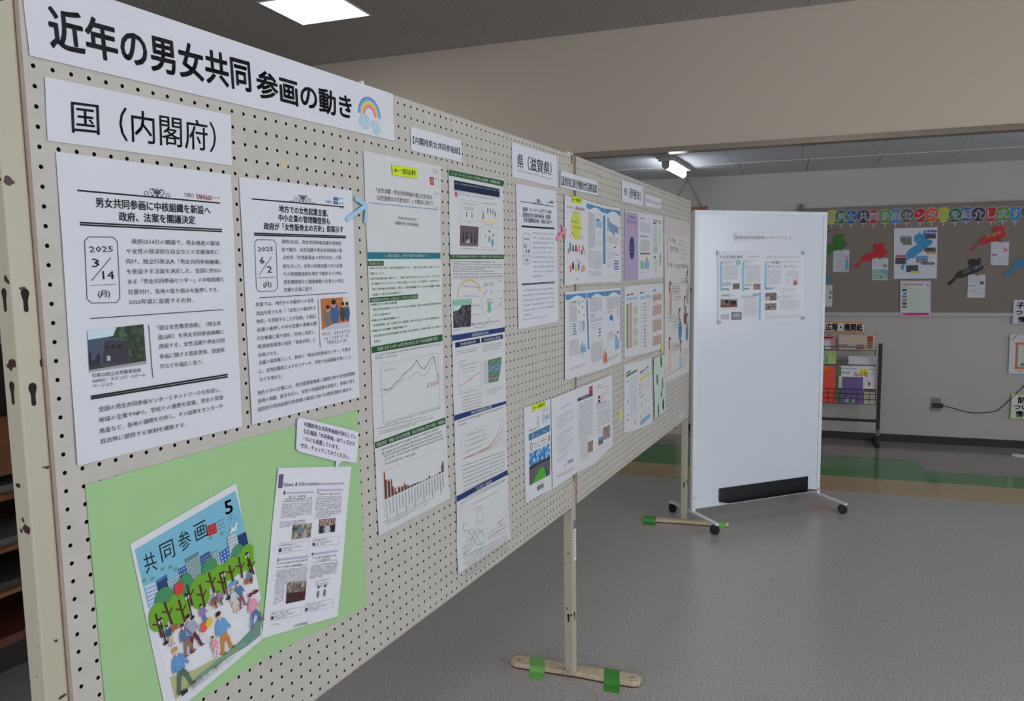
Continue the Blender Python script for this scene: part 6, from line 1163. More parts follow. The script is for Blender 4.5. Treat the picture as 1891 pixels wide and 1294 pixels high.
S.poly([(0.831, 0.256), (0.865, 0.236), (0.861, 0.219), (0.889, 0.237), (0.927, 0.211), (0.936, 0.221), (0.910, 0.253), (0.933, 0.261), (0.890, 0.258)], (214, 224, 228), 'cover_bird')
for p in ((0.204, 0.217), (0.266, 0.232), (0.311, 0.261), (0.044, 0.216), (0.110, 0.233), (0.660, 0.215), (0.774, 0.228)): S.disc(p, .0034, (110, 160, 110), 'cover_leaves', 6, asp=.7)
GT, GD = (110, 166, 44), (70, 140, 90)
for p, r, c in (((0.162, 0.369), .022, GD), ((0.362, 0.363), .018, GD), ((0.595, 0.376), .022, GD), ((0.882, 0.394), .020, GD), ((0.096, 0.454), .024, GT), ((0.089, 0.421), .020, GT), ((0.175, 0.450), .018, GT), ((0.281, 0.441), .026, GT), ((0.268, 0.481), .028, GT), ((0.383, 0.403), .020, GD), ((0.479, 0.444), .027, GT), ((0.472, 0.493), .024, GT), ((0.579, 0.428), .018, GT), ((0.670, 0.449), .024, GT), ((0.671, 0.503), .018, GT), ((0.788, 0.454), .024, GT), ((0.889, 0.462), .022, GT), ((0.976, 0.431), .020, GT), ((0.970, 0.484), .018, GT)):
    S.disc(p, r*.74, c, 'cover_trees', asp=1.1, n=16)
BR = (84, 44, 28)
for p, q in (((0.070, 0.417), (0.083, 0.558)), ((0.157, 0.386), (0.184, 0.530)), ((0.275, 0.423), (0.291, 0.563)), ((0.367, 0.375), (0.380, 0.507)), ((0.477, 0.422), (0.485, 0.562)), ((0.577, 0.390), (0.593, 0.522)), ((0.676, 0.430), (0.688, 0.570)), ((0.777, 0.428), (0.790, 0.531)), ((0.884, 0.417), (0.886, 0.552)), ((0.985, 0.467), (1.006, 0.577))):
    S.line([p, q], .0036, BR, 'cover_trees'); d = ((q[0]-p[0]), (q[1]-p[1])); m = (p[0]+d[0]*.45, p[1]+d[1]*.45)
    S.line([m, (m[0]-.045, m[1]-.022)], .0024, BR, 'cover_trees'); S.line([(m[0]+d[0]*.12, m[1]+d[1]*.12), (m[0]+.045, m[1]-.012)], .0024, BR, 'cover_trees')
for p, q in (((0.095, 0.468), (0.104, 0.599)), ((0.350, 0.440), (0.358, 0.568)), ((0.705, 0.453), (0.714, 0.606)), ((0.968, 0.439), (0.974, 0.547))):
    S.line([p, q], .0022, (40, 34, 44), 'cover_lamps'); S.disc(p, .0042, (222, 216, 196), 'cover_lamps', 6, asp=1.3); S.disc((p[0], p[1]-.010), .0048, (40, 34, 44), 'cover_lamps', 6, asp=.5); S.disc(q, .005, (40, 34, 44), 'cover_lamps', 6, asp=.6)
def walker(p, hh, top, leg, hair, step=1, shoe=(120, 50, 40), skirt=False, arm=None):
    """printed figure: p head centre, hh height in sheet metres"""
    hh *= .68; W_, H_ = S.W, S.H; P_ = lambda x, y: (p[0]+(x*.94+y*.08)*hh/W_, p[1]+(y-x*.0)*hh/H_)
    part = 'cover_people'
    S.poly([P_(-.10, .12), P_(.10, .12), P_(.14, .30), P_(.12, .52), P_(-.12, .52), P_(-.13, .30)], top, part)
    if skirt: S.poly([P_(-.11, .45), P_(.11, .45), P_(.20, .72), P_(-.20, .72)], leg, part); leg = (226, 190, 170)
    for sg in (-1, 1):
        a, b, c = P_(.02*sg, .50), P_(.09*sg*step, .74), P_(.14*sg*step-.02, .98)
        S.line([a, b], hh*.10, leg, part); S.line([b, c], hh*.075, leg, part); S.poly([P_(.14*sg*step-.06, .95), P_(.14*sg*step+.09, .985), P_(.14*sg*step+.08, 1.02), P_(.14*sg*step-.06, 1.0)], shoe, part)
        S.line([P_(.10*sg, .16), P_(.17*sg, .34), P_(.20*sg+.03, .46)], hh*.06, top if not arm else arm, part)
        S.disc(P_(.20*sg+.03, .48), hh*.028, (226, 178, 150), part, 6)
    S.disc(p, hh*.072, (232, 188, 160), part, 10, asp=1.15); S.disc((p[0]-.008*hh/.1/W_*.1, p[1]-.035*hh/H_), hh*.078, hair, part, 10, asp=.75)
    S.line([P_(0, .05), P_(0, .13)], hh*.06, (232, 188, 160), part)
walker((0.164, 0.674), .104, (96, 150, 200), (84, 110, 96), (196, 150, 90), 1.3)
walker((0.592, 0.658), .104, (104, 160, 206), (206, 130, 60), (50, 34, 34), 1.0, (60, 80, 70))
walker((0.323, 0.550), .088, (160, 166, 186), (100, 52, 60), (60, 36, 34), 1.3)
walker((0.260, 0.573), .076, (90, 116, 150), (150, 110, 84), (70, 40, 38), 1.1)
walker((0.450, 0.536), .052, (150, 120, 180), (90, 120, 170), (70, 40, 40), .5)
walker((0.135, 0.517), .050, (60, 90, 110), (206, 180, 140), (80, 44, 40), .7)
walker((0.497, 0.755), .052, (230, 150, 160), (230, 150, 160), (60, 40, 60), .9, skirt=True)
walker((0.819, 0.557), .068, (84, 116, 160), (130, 84, 90), (90, 50, 44), .9)
walker((0.756, 0.572), .062, (200, 206, 210), (200, 206, 210), (180, 130, 110), .6, skirt=True)
walker((0.927, 0.683), .086, (230, 150, 176), (80, 110, 170), (96, 34, 50), 1.6, (206, 80, 50))
S.poly([(0.940, 0.675), (0.982, 0.668), (1.021, 0.679), (1.008, 0.693), (0.961, 0.689)], (96, 34, 50), 'cover_people')
S.poly([(0.719, 0.556), (0.745, 0.532), (0.788, 0.526), (0.836, 0.542), (0.817, 0.552), (0.757, 0.551)], (96, 160, 206), 'cover_people')
S.disc((0.291, 0.364), .0085, (216, 60, 56), 'cover_balloons', asp=1.15, n=16); S.disc((0.436, 0.662), .0072, (226, 90, 80), 'cover_balloons', asp=1.1, n=14); S.disc((0.490, 0.655), .0070, (226, 190, 70), 'cover_balloons', asp=1.1, n=14); S.line([(0.428, 0.687), (0.452, 0.766)], .0008, (170, 170, 176), 'cover_balloons'); S.line([(0.284, 0.389), (0.282, 0.421)], .0008, (170, 120, 110), 'cover_balloons')
for q in ([(0.157, 0.529), (0.227, 0.544), (0.217, 0.567), (0.159, 0.560)], [(0.532, 0.551), (0.664, 0.554), (0.658, 0.584), (0.535, 0.579)], [(0.897, 0.565), (0.985, 0.574), (0.979, 0.605), (0.894, 0.600)]): S.poly(q, (170, 100, 66), 'cover_benches')
walker((0.570, 0.525), .036, (90, 100, 120), (130, 60, 60), (70, 40, 40), .4); walker((0.625, 0.529), .036, (150, 130, 170), (80, 90, 120), (70, 40, 40), .4); walker((0.949, 0.537), .034, (80, 140, 170), (60, 70, 90), (60, 40, 40), .4)
S.T('「国際女性の日」に寄せて', (0.215, 0.922), (0.537, 0.931), 0.0252, (40, 60, 50), .004, 'cover_text'); S.L((0.216, 0.940), (0.680, 0.951), 0.0087, (60, 70, 60), 'cover_text'); S.quad([(0.132, 0.908), (0.192, 0.910), (0.192, 0.932), (0.133, 0.932)], (30, 34, 36), 'cover_text'); S.T('特集1', (0.140, 0.919), (0.189, 0.921), 0.0145, (220, 220, 214), .004, 'cover_text')

S = sheet('news_page', [(0.3861, 0.0000, 1.1190), (0.5904, 0.0000, 1.0727), (0.5306, 0.0000, 0.7806), (0.3275, 0.0000, 0.8258)], (222, 220, 226), 'white page headed News & Information on the green card', 'notice', curl=.002, off=.0034)
S.quad([(0.016, 0.039), (0.075, 0.038), (0.076, 0.122), (0.021, 0.122)], (104, 84, 130), 'purple_block'); S.quad([(0.547, 0.102), (0.920, 0.107), (0.917, 0.119), (0.549, 0.115)], (176, 166, 196), 'heading_bar'); S.T('News & Information', (0.089, 0.100), (0.544, 0.102), 0.0343, (70, 64, 84), -.004, 'lettering', 2)
for a, b, c, d_ in (((0.129, 0.147), (0.490, 0.154), (0.492, 0.165), (0.126, 0.158)), ((0.565, 0.142), (0.907, 0.149), (0.907, 0.162), (0.567, 0.156)), ((0.123, 0.546), (0.503, 0.556), (0.501, 0.570), (0.122, 0.559)), ((0.568, 0.548), (0.916, 0.553), (0.914, 0.567), (0.566, 0.562))): S.quad([a, b, c, d_], (184, 176, 200), 'heading_bar')
for t, a, b in (('1', (0.099, 0.150), (0.116, 0.150)), ('2', (0.527, 0.150), (0.556, 0.150)), ('3', (0.090, 0.550), (0.118, 0.551)), ('4', (0.528, 0.552), (0.564, 0.553))): S.T(t, a, b, 0.0332, (60, 56, 70))
D6 = (74, 72, 82)
for a, b in (((0.167, 0.177), (0.410, 0.180)), ((0.120, 0.192), (0.474, 0.197)), ((0.547, 0.175), (0.882, 0.180)), ((0.099, 0.575), (0.490, 0.584)), ((0.194, 0.599), (0.415, 0.606)), ((0.560, 0.579), (0.894, 0.588)), ((0.620, 0.602), (0.813, 0.605))): S.L(a, b, 0.0147, (60, 58, 68), dens=.8)
for a, b in (((0.096, 0.203), (0.487, 0.213)), ((0.538, 0.191), (0.901, 0.198)), ((0.090, 0.596), (0.495, 0.614)), ((0.561, 0.608), (0.919, 0.619))): S.line([a, b], .0006, (90, 88, 96))
S.block((0.095, 0.220), (0.485, 0.226), (0.093, 0.300), 7, 0.0107, D6, .5); S.block((0.524, 0.203), (0.903, 0.208), (0.532, 0.320), 9, 0.0113, D6, .6); S.block((0.088, 0.329), (0.411, 0.330), (0.091, 0.355), 3, 0.0106, (40, 40, 46), .4)
S.block((0.099, 0.617), (0.499, 0.629), (0.097, 0.695), 8, 0.0096, D6); S.block((0.094, 0.705), (0.220, 0.710), (0.093, 0.811), 9, 0.0095, D6, .5); S.block((0.541, 0.629), (0.923, 0.636), (0.532, 0.705), 7, 0.0113, D6, .5)
S.quad([(0.249, 0.351), (0.496, 0.354), (0.495, 0.443), (0.251, 0.441)], 0, 'room_photo', PH_ROOM); S.quad([(0.596, 0.336), (0.836, 0.339), (0.839, 0.430), (0.605, 0.427)], 0, 'people_photo', PH_MIX); S.quad([(0.242, 0.702), (0.501, 0.715), (0.499, 0.834), (0.251, 0.828)], 0, 'meeting_photo', PH_ROOM)
S.poly([(0.254, 0.765), (0.500, 0.779), (0.499, 0.834), (0.251, 0.828)], (70, 40, 42), 'meeting_photo'); S.poly([(0.612, 0.380), (0.661, 0.377), (0.666, 0.428), (0.612, 0.427)], (30, 40, 60), 'people_photo'); S.poly([(0.687, 0.384), (0.750, 0.383), (0.754, 0.429), (0.691, 0.427)], (176, 196, 210), 'people_photo'); S.poly([(0.768, 0.383), (0.834, 0.381), (0.836, 0.427), (0.777, 0.428)], (30, 30, 36), 'people_photo'); S.disc((0.343, 0.391), .008, (110, 130, 140), 'room_photo', 8)
for q in ([(0.097, 0.453), (0.489, 0.461), (0.486, 0.516), (0.096, 0.515)], [(0.530, 0.455), (0.908, 0.462), (0.908, 0.515), (0.531, 0.508)], [(0.077, 0.857), (0.477, 0.875), (0.467, 0.920), (0.075, 0.910)], [(0.516, 0.862), (0.904, 0.874), (0.904, 0.930), (0.512, 0.914)]):
    S.line(q+[q[0]], .0005, (160, 158, 168)); f = lambda a, b: ((q[0][0]*(1-a)+q[1][0]*a)*(1-b)+(q[3][0]*(1-a)+q[2][0]*a)*b, (q[0][1]*(1-a)+q[1][1]*a)*(1-b)+(q[3][1]*(1-a)+q[2][1]*a)*b)
    S.L(f(.03, .22), f(.55, .22), 0.0113); S.L(f(.12, .55), f(.75, .55), 0.0102); S.L(f(.12, .78), f(.5, .78), 0.0102); S.quad([f(.02, .5), f(.09, .5), f(.09, .85), f(.02, .85)], (40, 40, 50), 'printed_graphic')
for p in ((0.676, 0.819), (0.768, 0.820)): S.disc(p, .0032, (120, 116, 124), 'icon', asp=2.2); S.disc((p[0], p[1]-.045), .0026, (70, 66, 76), 'icon')
S.L((0.610, 0.732), (0.839, 0.736), 0.0091); S.L((0.628, 0.753), (0.818, 0.757), 0.0125, (60, 58, 66)); S.L((0.631, 0.768), (0.803, 0.769), 0.0124, (60, 58, 66)); S.T('［共同参画］', (0.383, 0.980), (0.569, 0.986), 0.0175, (70, 68, 76)); S.L((0.079, 0.932), (0.194, 0.939), 0.0084)

S = sheet('speech_bubble', [(0.4404, 0.0000, 1.2021), (0.6169, 0.0000, 1.1393), (0.6075, 0.0000, 1.0744), (0.4322, 0.0000, 1.1397)], (222, 218, 232), 'pale lilac speech bubble note above the News & Information page', 'notice', off=.0052,
          outline=[(.06, 0), (.94, 0), (.985, .03), (1, .10), (1, .90), (.985, .97), (.94, 1), (.75, 1)]+[(0.701, 1.079), (0.627, 1.350), (0.636, 1.060)]+[(.06, 1), (.015, .97), (0, .90), (0, .10), (.015, .03)])
for t, a, b in (('内閣府男女共同参画局が発行してい', (0.102, 0.161), (0.958, 0.191)), ('る広報誌「共同参画」はウィズのホ', (0.094, 0.367), (0.940, 0.412)), ('ールにも設置しています。', (0.088, 0.576), (0.671, 0.631)), ('ぜひ、チェックしてみてください。', (0.064, 0.794), (0.856, 0.856))): S.T(t, a, b, 0.1486, (30, 28, 36), .004, res=2)

# ---- prints on the white board
S = sheet('name_label', [(3.8489, -0.1538, 1.6547), (4.1477, -0.4263, 1.6547), (4.1488, -0.4273, 1.6018), (3.8485, -0.1534, 1.6022)], (226, 224, 230), 'white strip of faint bracketed print on the white board', 'notice', off=.002, curl=.0015)
S.T('【彦根市男女共同参画センター「ウィズ」】', (0.025, 0.518), (0.982, 0.514), 0.3777, (100, 92, 98), 0)
QP = {}
LB_ = (150, 196, 218)
S = sheet('history_print', [(3.7642, -0.0766, 1.5507), (3.9929, -0.2852, 1.5499), (3.9949, -0.2870, 1.3182), (3.7708, -0.0826, 1.3228)], (226, 226, 230), 'top left of the four prints on the white board', 'notice', off=.002, curl=.0012)
S.T('ウィズと共に歩む', (0.063, 0.138), (0.571, 0.140), 0.0822, (36, 34, 44), .02); S.line([(0.619, 0.185), (0.672, 0.127), (0.957, 0.123)], .0006, (130, 130, 136)); S.L((0.725, 0.137), (0.953, 0.138), 0.0315)
S.quad([(0.062, 0.269), (0.108, 0.269), (0.101, 0.973), (0.058, 0.973)], LB_, 'blue_stripe'); S.quad([(0.547, 0.271), (0.592, 0.264), (0.587, 0.979), (0.545, 0.978)], LB_, 'blue_stripe'); S.arc((0.462, 0.271), .011, .006, 0, 360, (90, 160, 110), 'logo')
for a, b in (((0.084, 0.249), (0.414, 0.251)), ((0.083, 0.288), (0.299, 0.289)), ((0.574, 0.229), (0.850, 0.223)), ((0.574, 0.272), (0.761, 0.265))): S.L(a, b, 0.0314, (100, 110, 120))
S.block((0.139, 0.356), (0.467, 0.352), (0.120, 0.679), 13, 0.0176, (130, 130, 136)); S.block((0.618, 0.346), (0.958, 0.340), (0.618, 0.743), 15, 0.0177, (130, 130, 136)); S.quad([(0.111, 0.768), (0.309, 0.760), (0.304, 0.855), (0.110, 0.857)], (190, 194, 204), 'tint_panel'); S.quad([(0.573, 0.798), (0.763, 0.788), (0.763, 0.860), (0.573, 0.862)], (190, 194, 204), 'tint_panel')
S.quad([(0.339, 0.790), (0.492, 0.786), (0.487, 0.934), (0.338, 0.932)], 0, 'photo', PH_CASTLE); S.quad([(0.802, 0.801), (0.969, 0.797), (0.970, 0.951), (0.803, 0.949)], 0, 'photo', PH_MIX); S.T('1998', (0.105, 0.929), (0.249, 0.931), 0.0665, (60, 66, 80), .02); S.T('2010', (0.582, 0.923), (0.717, 0.924), 0.0667, (60, 66, 80), .02)
S = sheet('history_print', [(3.9929, -0.2852, 1.5499), (4.2155, -0.4882, 1.5474), (4.2206, -0.4929, 1.3254), (3.9949, -0.2870, 1.3182)], (226, 226, 230), 'print with a red emblem, top right on the white board', 'notice', off=.002, curl=.0012)
S.quad([(0.065, 0.253), (0.115, 0.253), (0.115, 0.952), (0.062, 0.953)], LB_, 'blue_stripe'); S.block((0.082, 0.123), (0.879, 0.131), (0.082, 0.159), 2, 0.0244, (130, 130, 136)); S.T('ウィズ開館', (0.123, 0.275), (0.302, 0.278), 0.0439, (70, 70, 84), .01); S.T('20', (0.315, 0.272), (0.406, 0.273), 0.1008, (50, 50, 60), .02); S.T('年', (0.425, 0.280), (0.459, 0.280), 0.0486, (70, 70, 84), .01); S.L((0.489, 0.268), (0.915, 0.270), 0.0248)
for p in ((0.138, 0.343), (0.518, 0.351)): S.poly([p, (p[0]+.045, p[1]+.035), (p[0], p[1]+.075)], (120, 150, 170), 'marker')
for a, b in (((0.192, 0.364), (0.448, 0.374)), ((0.192, 0.400), (0.448, 0.410)), ((0.576, 0.362), (0.780, 0.366)), ((0.576, 0.403), (0.919, 0.411))): S.L(a, b, 0.0290, (96, 96, 110), dens=.8)
S.block((0.139, 0.473), (0.462, 0.482), (0.141, 0.820), 12, 0.0201, (130, 130, 136)); S.block((0.557, 0.495), (0.879, 0.514), (0.557, 0.617), 5, 0.0206, (140, 140, 146)); S.block((0.558, 0.679), (0.673, 0.687), (0.558, 0.811), 5, 0.0185, (150, 150, 160))
S.L((0.726, 0.681), (0.864, 0.691), 0.0374, (190, 60, 60), 'emblem', 1.0); S.disc((0.791, 0.822), .012, (196, 90, 80), 'emblem', asp=1.3)
for p in ((0.741, 0.748), (0.844, 0.752), (0.746, 0.841), (0.850, 0.836)): S.disc(p, .005, (206, 120, 110), 'emblem', 8)
S.T('2023', (0.085, 0.923), (0.233, 0.932), 0.0716, (60, 70, 86), .02); S.L((0.260, 0.925), (0.361, 0.931), 0.0321); S.block((0.417, 0.951), (0.791, 0.977), (0.417, 0.985), 2, 0.0184, (140, 130, 136))
S = sheet('history_print', [(3.7708, -0.0826, 1.3228), (3.9949, -0.2870, 1.3182), (3.9947, -0.2868, 1.1376), (3.7705, -0.0823, 1.1426)], (226, 226, 230), 'print with a dark house photo, bottom left on the white board', 'notice', off=.0022, curl=.0012)
S.quad([(0.221, 0.048), (0.257, 0.049), (0.258, 0.154), (0.226, 0.153)], LB_, 'blue_stripe'); S.quad([(0.935, 0.014), (0.989, 0.015), (0.988, 0.915), (0.939, 0.913)], LB_, 'blue_stripe'); S.T('2003', (0.072, 0.101), (0.218, 0.103), 0.0901, (60, 66, 80), .02); S.L((0.263, 0.104), (0.389, 0.109), 0.0402); S.T('2016', (0.789, 0.093), (0.938, 0.090), 0.0916, (60, 66, 80), .02)
S.quad([(0.066, 0.190), (0.443, 0.203), (0.442, 0.479), (0.066, 0.482)], (90, 70, 60), 'house_photo', PH_CASTLE); S.disc((0.206, 0.298), .0125, (36, 44, 26), 'house_photo'); S.poly([(0.068, 0.407), (0.441, 0.404), (0.442, 0.479), (0.066, 0.482)], (120, 76, 60), 'house_photo'); S.quad([(0.283, 0.287), (0.418, 0.290), (0.420, 0.403), (0.285, 0.400)], (40, 34, 34), 'house_photo'); S.poly([(0.066, 0.190), (0.443, 0.203), (0.443, 0.240), (0.066, 0.233)], (206, 210, 214), 'house_photo')
S.quad([(0.311, 0.627), (0.546, 0.639), (0.546, 0.887), (0.310, 0.891)], 0, 'group_photo', PH_MIX); S.quad([(0.355, 0.683), (0.505, 0.688), (0.506, 0.784), (0.356, 0.784)], (150, 180, 214), 'group_photo'); S.quad([(0.073, 0.695), (0.265, 0.696), (0.263, 0.872), (0.075, 0.870)], (190, 190, 198), 'tint_panel')
S.block((0.529, 0.134), (0.882, 0.150), (0.536, 0.179), 2, 0.0355, (90, 90, 104)); S.block((0.585, 0.261), (0.920, 0.258), (0.579, 0.774), 15, 0.0228, (140, 140, 146)); S.L((0.077, 0.525), (0.421, 0.534), 0.0226)
S = sheet('history_print', [(3.9949, -0.2870, 1.3182), (4.2206, -0.4929, 1.3254), (4.2249, -0.4967, 1.1412), (3.9947, -0.2868, 1.1376)], (226, 226, 230), 'print with two stacked photos, bottom right on the white board', 'notice', off=.0022, curl=.0012)
S.quad([(0.085, 0.043), (0.349, 0.064), (0.351, 0.302), (0.083, 0.296)], 0, 'autumn_photo', PH_CASTLE); S.poly([(0.085, 0.043), (0.226, 0.054), (0.086, 0.121)], (90, 120, 190), 'autumn_photo'); S.poly([(0.096, 0.173), (0.190, 0.155), (0.188, 0.294), (0.087, 0.296)], (206, 170, 160), 'autumn_photo')
S.quad([(0.084, 0.383), (0.348, 0.394), (0.350, 0.609), (0.084, 0.607)], 0, 'room_photo', PH_ROOM); S.disc((0.170, 0.500), .006, (50, 46, 50), 'room_photo'); S.poly([(0.389, 0.158), (0.431, 0.200), (0.390, 0.248)], (130, 170, 190), 'marker'); S.block((0.457, 0.171), (0.736, 0.194), (0.457, 0.218), 2, 0.0333, (90, 90, 104)); S.L((0.774, 0.202), (0.891, 0.206), 0.0307, (200, 130, 140))
S.block((0.426, 0.316), (0.887, 0.340), (0.429, 0.598), 9, 0.0230, (140, 140, 146)); S.line([(0.075, 0.670), (0.916, 0.714), (0.907, 0.916), (0.069, 0.885)], .0005, (160, 160, 166)); S.L((0.089, 0.725), (0.238, 0.732), 0.0306); S.block((0.095, 0.773), (0.888, 0.821), (0.096, 0.857), 3, 0.0230, (150, 150, 156)); S.L((0.434, 0.066), (0.550, 0.075), 0.0256)
def magnet(p, label):
    mb = MB(); p = Vector(p); m = mat('clear_magnet', (206, 208, 210), .12); 
    mb.tube([p-WNN*.0045, p-WNN*.011], [.0125, .011], m, 16); o = mb.build('magnet', origin=p-WNN*.004, smooth=False); tag(o, label, 'magnet', 'clear round magnets')
    mb = MB(); mb.tube([p-WNN*.011, p-WNN*.0125], .005, STEEL_M, 10); mb.build('magnet_core', o)
for p, l in zip([(3.771, -0.0827, 1.5427), (4.2092, -0.4824, 1.5382), (4.2167, -0.4892, 1.1558), (3.7808, -0.0917, 1.1524)], ('top left', 'top right', 'bottom right', 'bottom left')): magnet(p, 'clear round magnet at the %s corner of the prints' % l)

# ---- prints on the far wall
MP = (206, 206, 214)
S = sheet('map_poster', wpaper([(1.720, 1.752), (2.031, 1.751), (2.042, 1.346), (1.732, 1.346)]), MP, 'white map poster with a blue lake, centre of the bulletin board', 'poster', off=.0012)
S.poly([(0.616, 0.121), (0.596, 0.055), (0.577, 0.112), (0.504, 0.130), (0.462, 0.175), (0.459, 0.248), (0.515, 0.290), (0.535, 0.332), (0.449, 0.371), (0.333, 0.435), (0.279, 0.517), (0.291, 0.600), (0.299, 0.674), (0.188, 0.723), (0.150, 0.789), (0.219, 0.840), (0.238, 0.748), (0.315, 0.633), (0.392, 0.593), (0.470, 0.602), (0.518, 0.545), (0.643, 0.473), (0.700, 0.408), (0.834, 0.353), (0.887, 0.305), (0.886, 0.256), (0.774, 0.222), (0.764, 0.148), (0.734, 0.041), (0.686, 0.057), (0.668, 0.130)], (66, 140, 186), 'lake_map')
for q, m, lab, lc in (([(0.145, 0.149), (0.415, 0.154), (0.401, 0.288), (0.146, 0.287)], PH_CASTLE, [(0.211, 0.288), (0.419, 0.289), (0.417, 0.331), (0.207, 0.334)], (30, 110, 70)), ([(0.725, 0.115), (0.964, 0.119), (0.966, 0.220), (0.726, 0.216)], PH_DARK, [(0.768, 0.047), (0.982, 0.055), (0.983, 0.100), (0.769, 0.096)], (40, 96, 176)),
    ([(0.700, 0.389), (0.964, 0.393), (0.966, 0.478), (0.701, 0.474)], PH_DARK, [(0.762, 0.472), (0.965, 0.475), (0.966, 0.520), (0.763, 0.518)], (196, 140, 40)), ([(0.031, 0.580), (0.285, 0.583), (0.282, 0.707), (0.027, 0.706)], PH_DARK, [(0.056, 0.522), (0.271, 0.527), (0.271, 0.573), (0.056, 0.570)], (190, 40, 50)),
    ([(0.518, 0.550), (0.794, 0.554), (0.796, 0.692), (0.519, 0.689)], PH_ROOM, [(0.649, 0.679), (0.934, 0.682), (0.935, 0.728), (0.650, 0.725)], (80, 50, 110)), ([(0.292, 0.732), (0.568, 0.736), (0.566, 0.868), (0.287, 0.869)], PH_DARK, [(0.404, 0.850), (0.612, 0.852), (0.613, 0.895), (0.405, 0.893)], (196, 200, 50))):
    S.quad(q, 0, 'photo', m); S.quad(lab, lc, 'photo_label'); a, b = lab[0], lab[1]; S.L((a[0]+.03, (a[1]+lab[3][1])/2), (b[0]-.03, (b[1]+lab[2][1])/2), .024, (214, 214, 214), 'photo_label', .9)
S.poly([(0.518, 0.550), (0.794, 0.554), (0.795, 0.615), (0.519, 0.611)], (96, 150, 200), 'photo'); S.quad([(0.145, 0.149), (0.415, 0.154), (0.408, 0.190), (0.146, 0.185)], (120, 160, 190), 'photo')
S = sheet('list_poster', wpaper([(1.779, 1.330), (2.000, 1.328), (2.008, 1.043), (1.788, 1.041)]), (200, 192, 210), 'lilac edged list poster with a magenta foot, under the map poster', 'poster', off=.0065)
S.quad([(.07, .13), (.90, .13), (.90, .88), (.07, .88)], (196, 208, 196), 'tint_panel'); S.T('男女共同参画', (.10, .11), (.72, .11), .06, (206, 120, 50), .02); S.disc((.90, .13), .007, (206, 40, 60)); S.rect(.06, .165, .26, .205, (186, 200, 80))
for k in range(7): S.rect(.06, .225+k*.095, .22, .29+k*.095, 0, 'thumbnail', (PH_DARK, PH_SKY, PH_MIX, PH_MIX, PH_DARK, PH_CASTLE, PH_MIX)[k]) if k < 6 else None; S.L((.24, .215+k*.095), (.58, .215+k*.095), .018, (70, 60, 60) if k % 2 else (170, 90, 60), 'lettering', .8); S.L((.26, .25+k*.095), (.88, .25+k*.095), .012, (140, 160, 130)); 
S.rect(.06, .90, .94, .97, (206, 40, 120), 'magenta_foot'); S.T('ウィズ', (.09, .935), (.22, .935), .045, (226, 210, 220), .01)
def leaf(q, label, sq, extra):
    S = sheet('pinned_sheet', wpaper(q), (200, 200, 208), label, 'notice', off=.0012)
    S.L((.08, .07), (.85, .07), .03, (120, 120, 132)); S.block((.08, .16), (.85, .16), (.08, .34), 5, .018, (150, 150, 162), .6); S.rect(.70, .28, .92, .42, sq, 'printed_square')
    return S
S = leaf([(1.273, 1.591), (1.395, 1.589), (1.393, 1.408), (1.271, 1.409)], 'small white sheet with a blue column, pinned under the green lake cut-out', (186, 150, 186), 0)
S.rect(.78, .46, .92, .92, (70, 150, 186)); S.block((.25, .50), (.72, .50), (.25, .92), 9, .03, (110, 110, 120))
S = leaf([(1.565, 1.517), (1.685, 1.514), (1.689, 1.336), (1.568, 1.337)], 'small white sheet with a pale map, pinned under the left red lake cut-out', (130, 124, 134), 0)
S.rect(.0, .52, 1, .96, (150, 176, 160), 'map_print'); S.poly([(.35, .52), (1, .52), (1, .8), (.7, .7)], (110, 160, 180), 'map_print'); S.disc((.56, .86), .006, (40, 50, 40), 'map_print')
S = leaf([(2.261, 1.373), (2.379, 1.371), (2.383, 1.191), (2.261, 1.193)], 'small white sheet pinned under the black lake cut-out', (96, 96, 104), 0)
S.rect(.08, .45, .45, .50, (96, 150, 196)); S.L((.5, .48), (.85, .47), .03, (130, 160, 190)); S.rect(.2, .68, .45, .71, (190, 110, 130)); S.L((.3, .78), (.85, .76), .02); S.L((.2, .60), (.8, .62), .014)
S = leaf([(2.405, 1.629), (2.528, 1.623), (2.531, 1.442), (2.411, 1.447)], 'small white sheet with a pink square, pinned under the right red lake cut-out', (216, 110, 130), 0)
S.line([(.6, .75), (.8, .45)], .0012, (90, 110, 150)); S.line([(.4, .85), (.55, .65)], .0012, (90, 110, 150)); S.rect(.08, .53, .35, .60, (186, 80, 140)); S.disc((.5, .85), .004, (200, 90, 110)); S.line([(.75, .9), (.95, .65)], .0014, (120, 170, 190)); S.line([(.08, .9), (.2, .7)], .0010, (120, 130, 150))
S = leaf([(1.205, 1.300), (1.272, 1.300), (1.275, 1.119), (1.205, 1.119)], 'narrow white sheet beside the white board edge with a green dot', (110, 110, 120), 0); S.disc((.74, .58), .010, (40, 130, 60))
for s_, z_ in ((1.330, 1.588), (1.626, 1.513), (2.322, 1.372), (2.470, 1.626)):
    mb = MB(); mb.tube([R(s_, DW-.0235, z_), R(s_, DW-.031, z_)], [.0065, .005], mat('pin_red', (150, 24, 34), .4), 10); tag(mb.build('push_pin', origin=R(s_, DW-.019, z_)), 'small red push pin at the ' + {1.330: 'green', 1.626: 'left red', 2.322: 'black', 2.470: 'right red'}[s_] + ' lake cut-out', 'pin', 'red push pins')
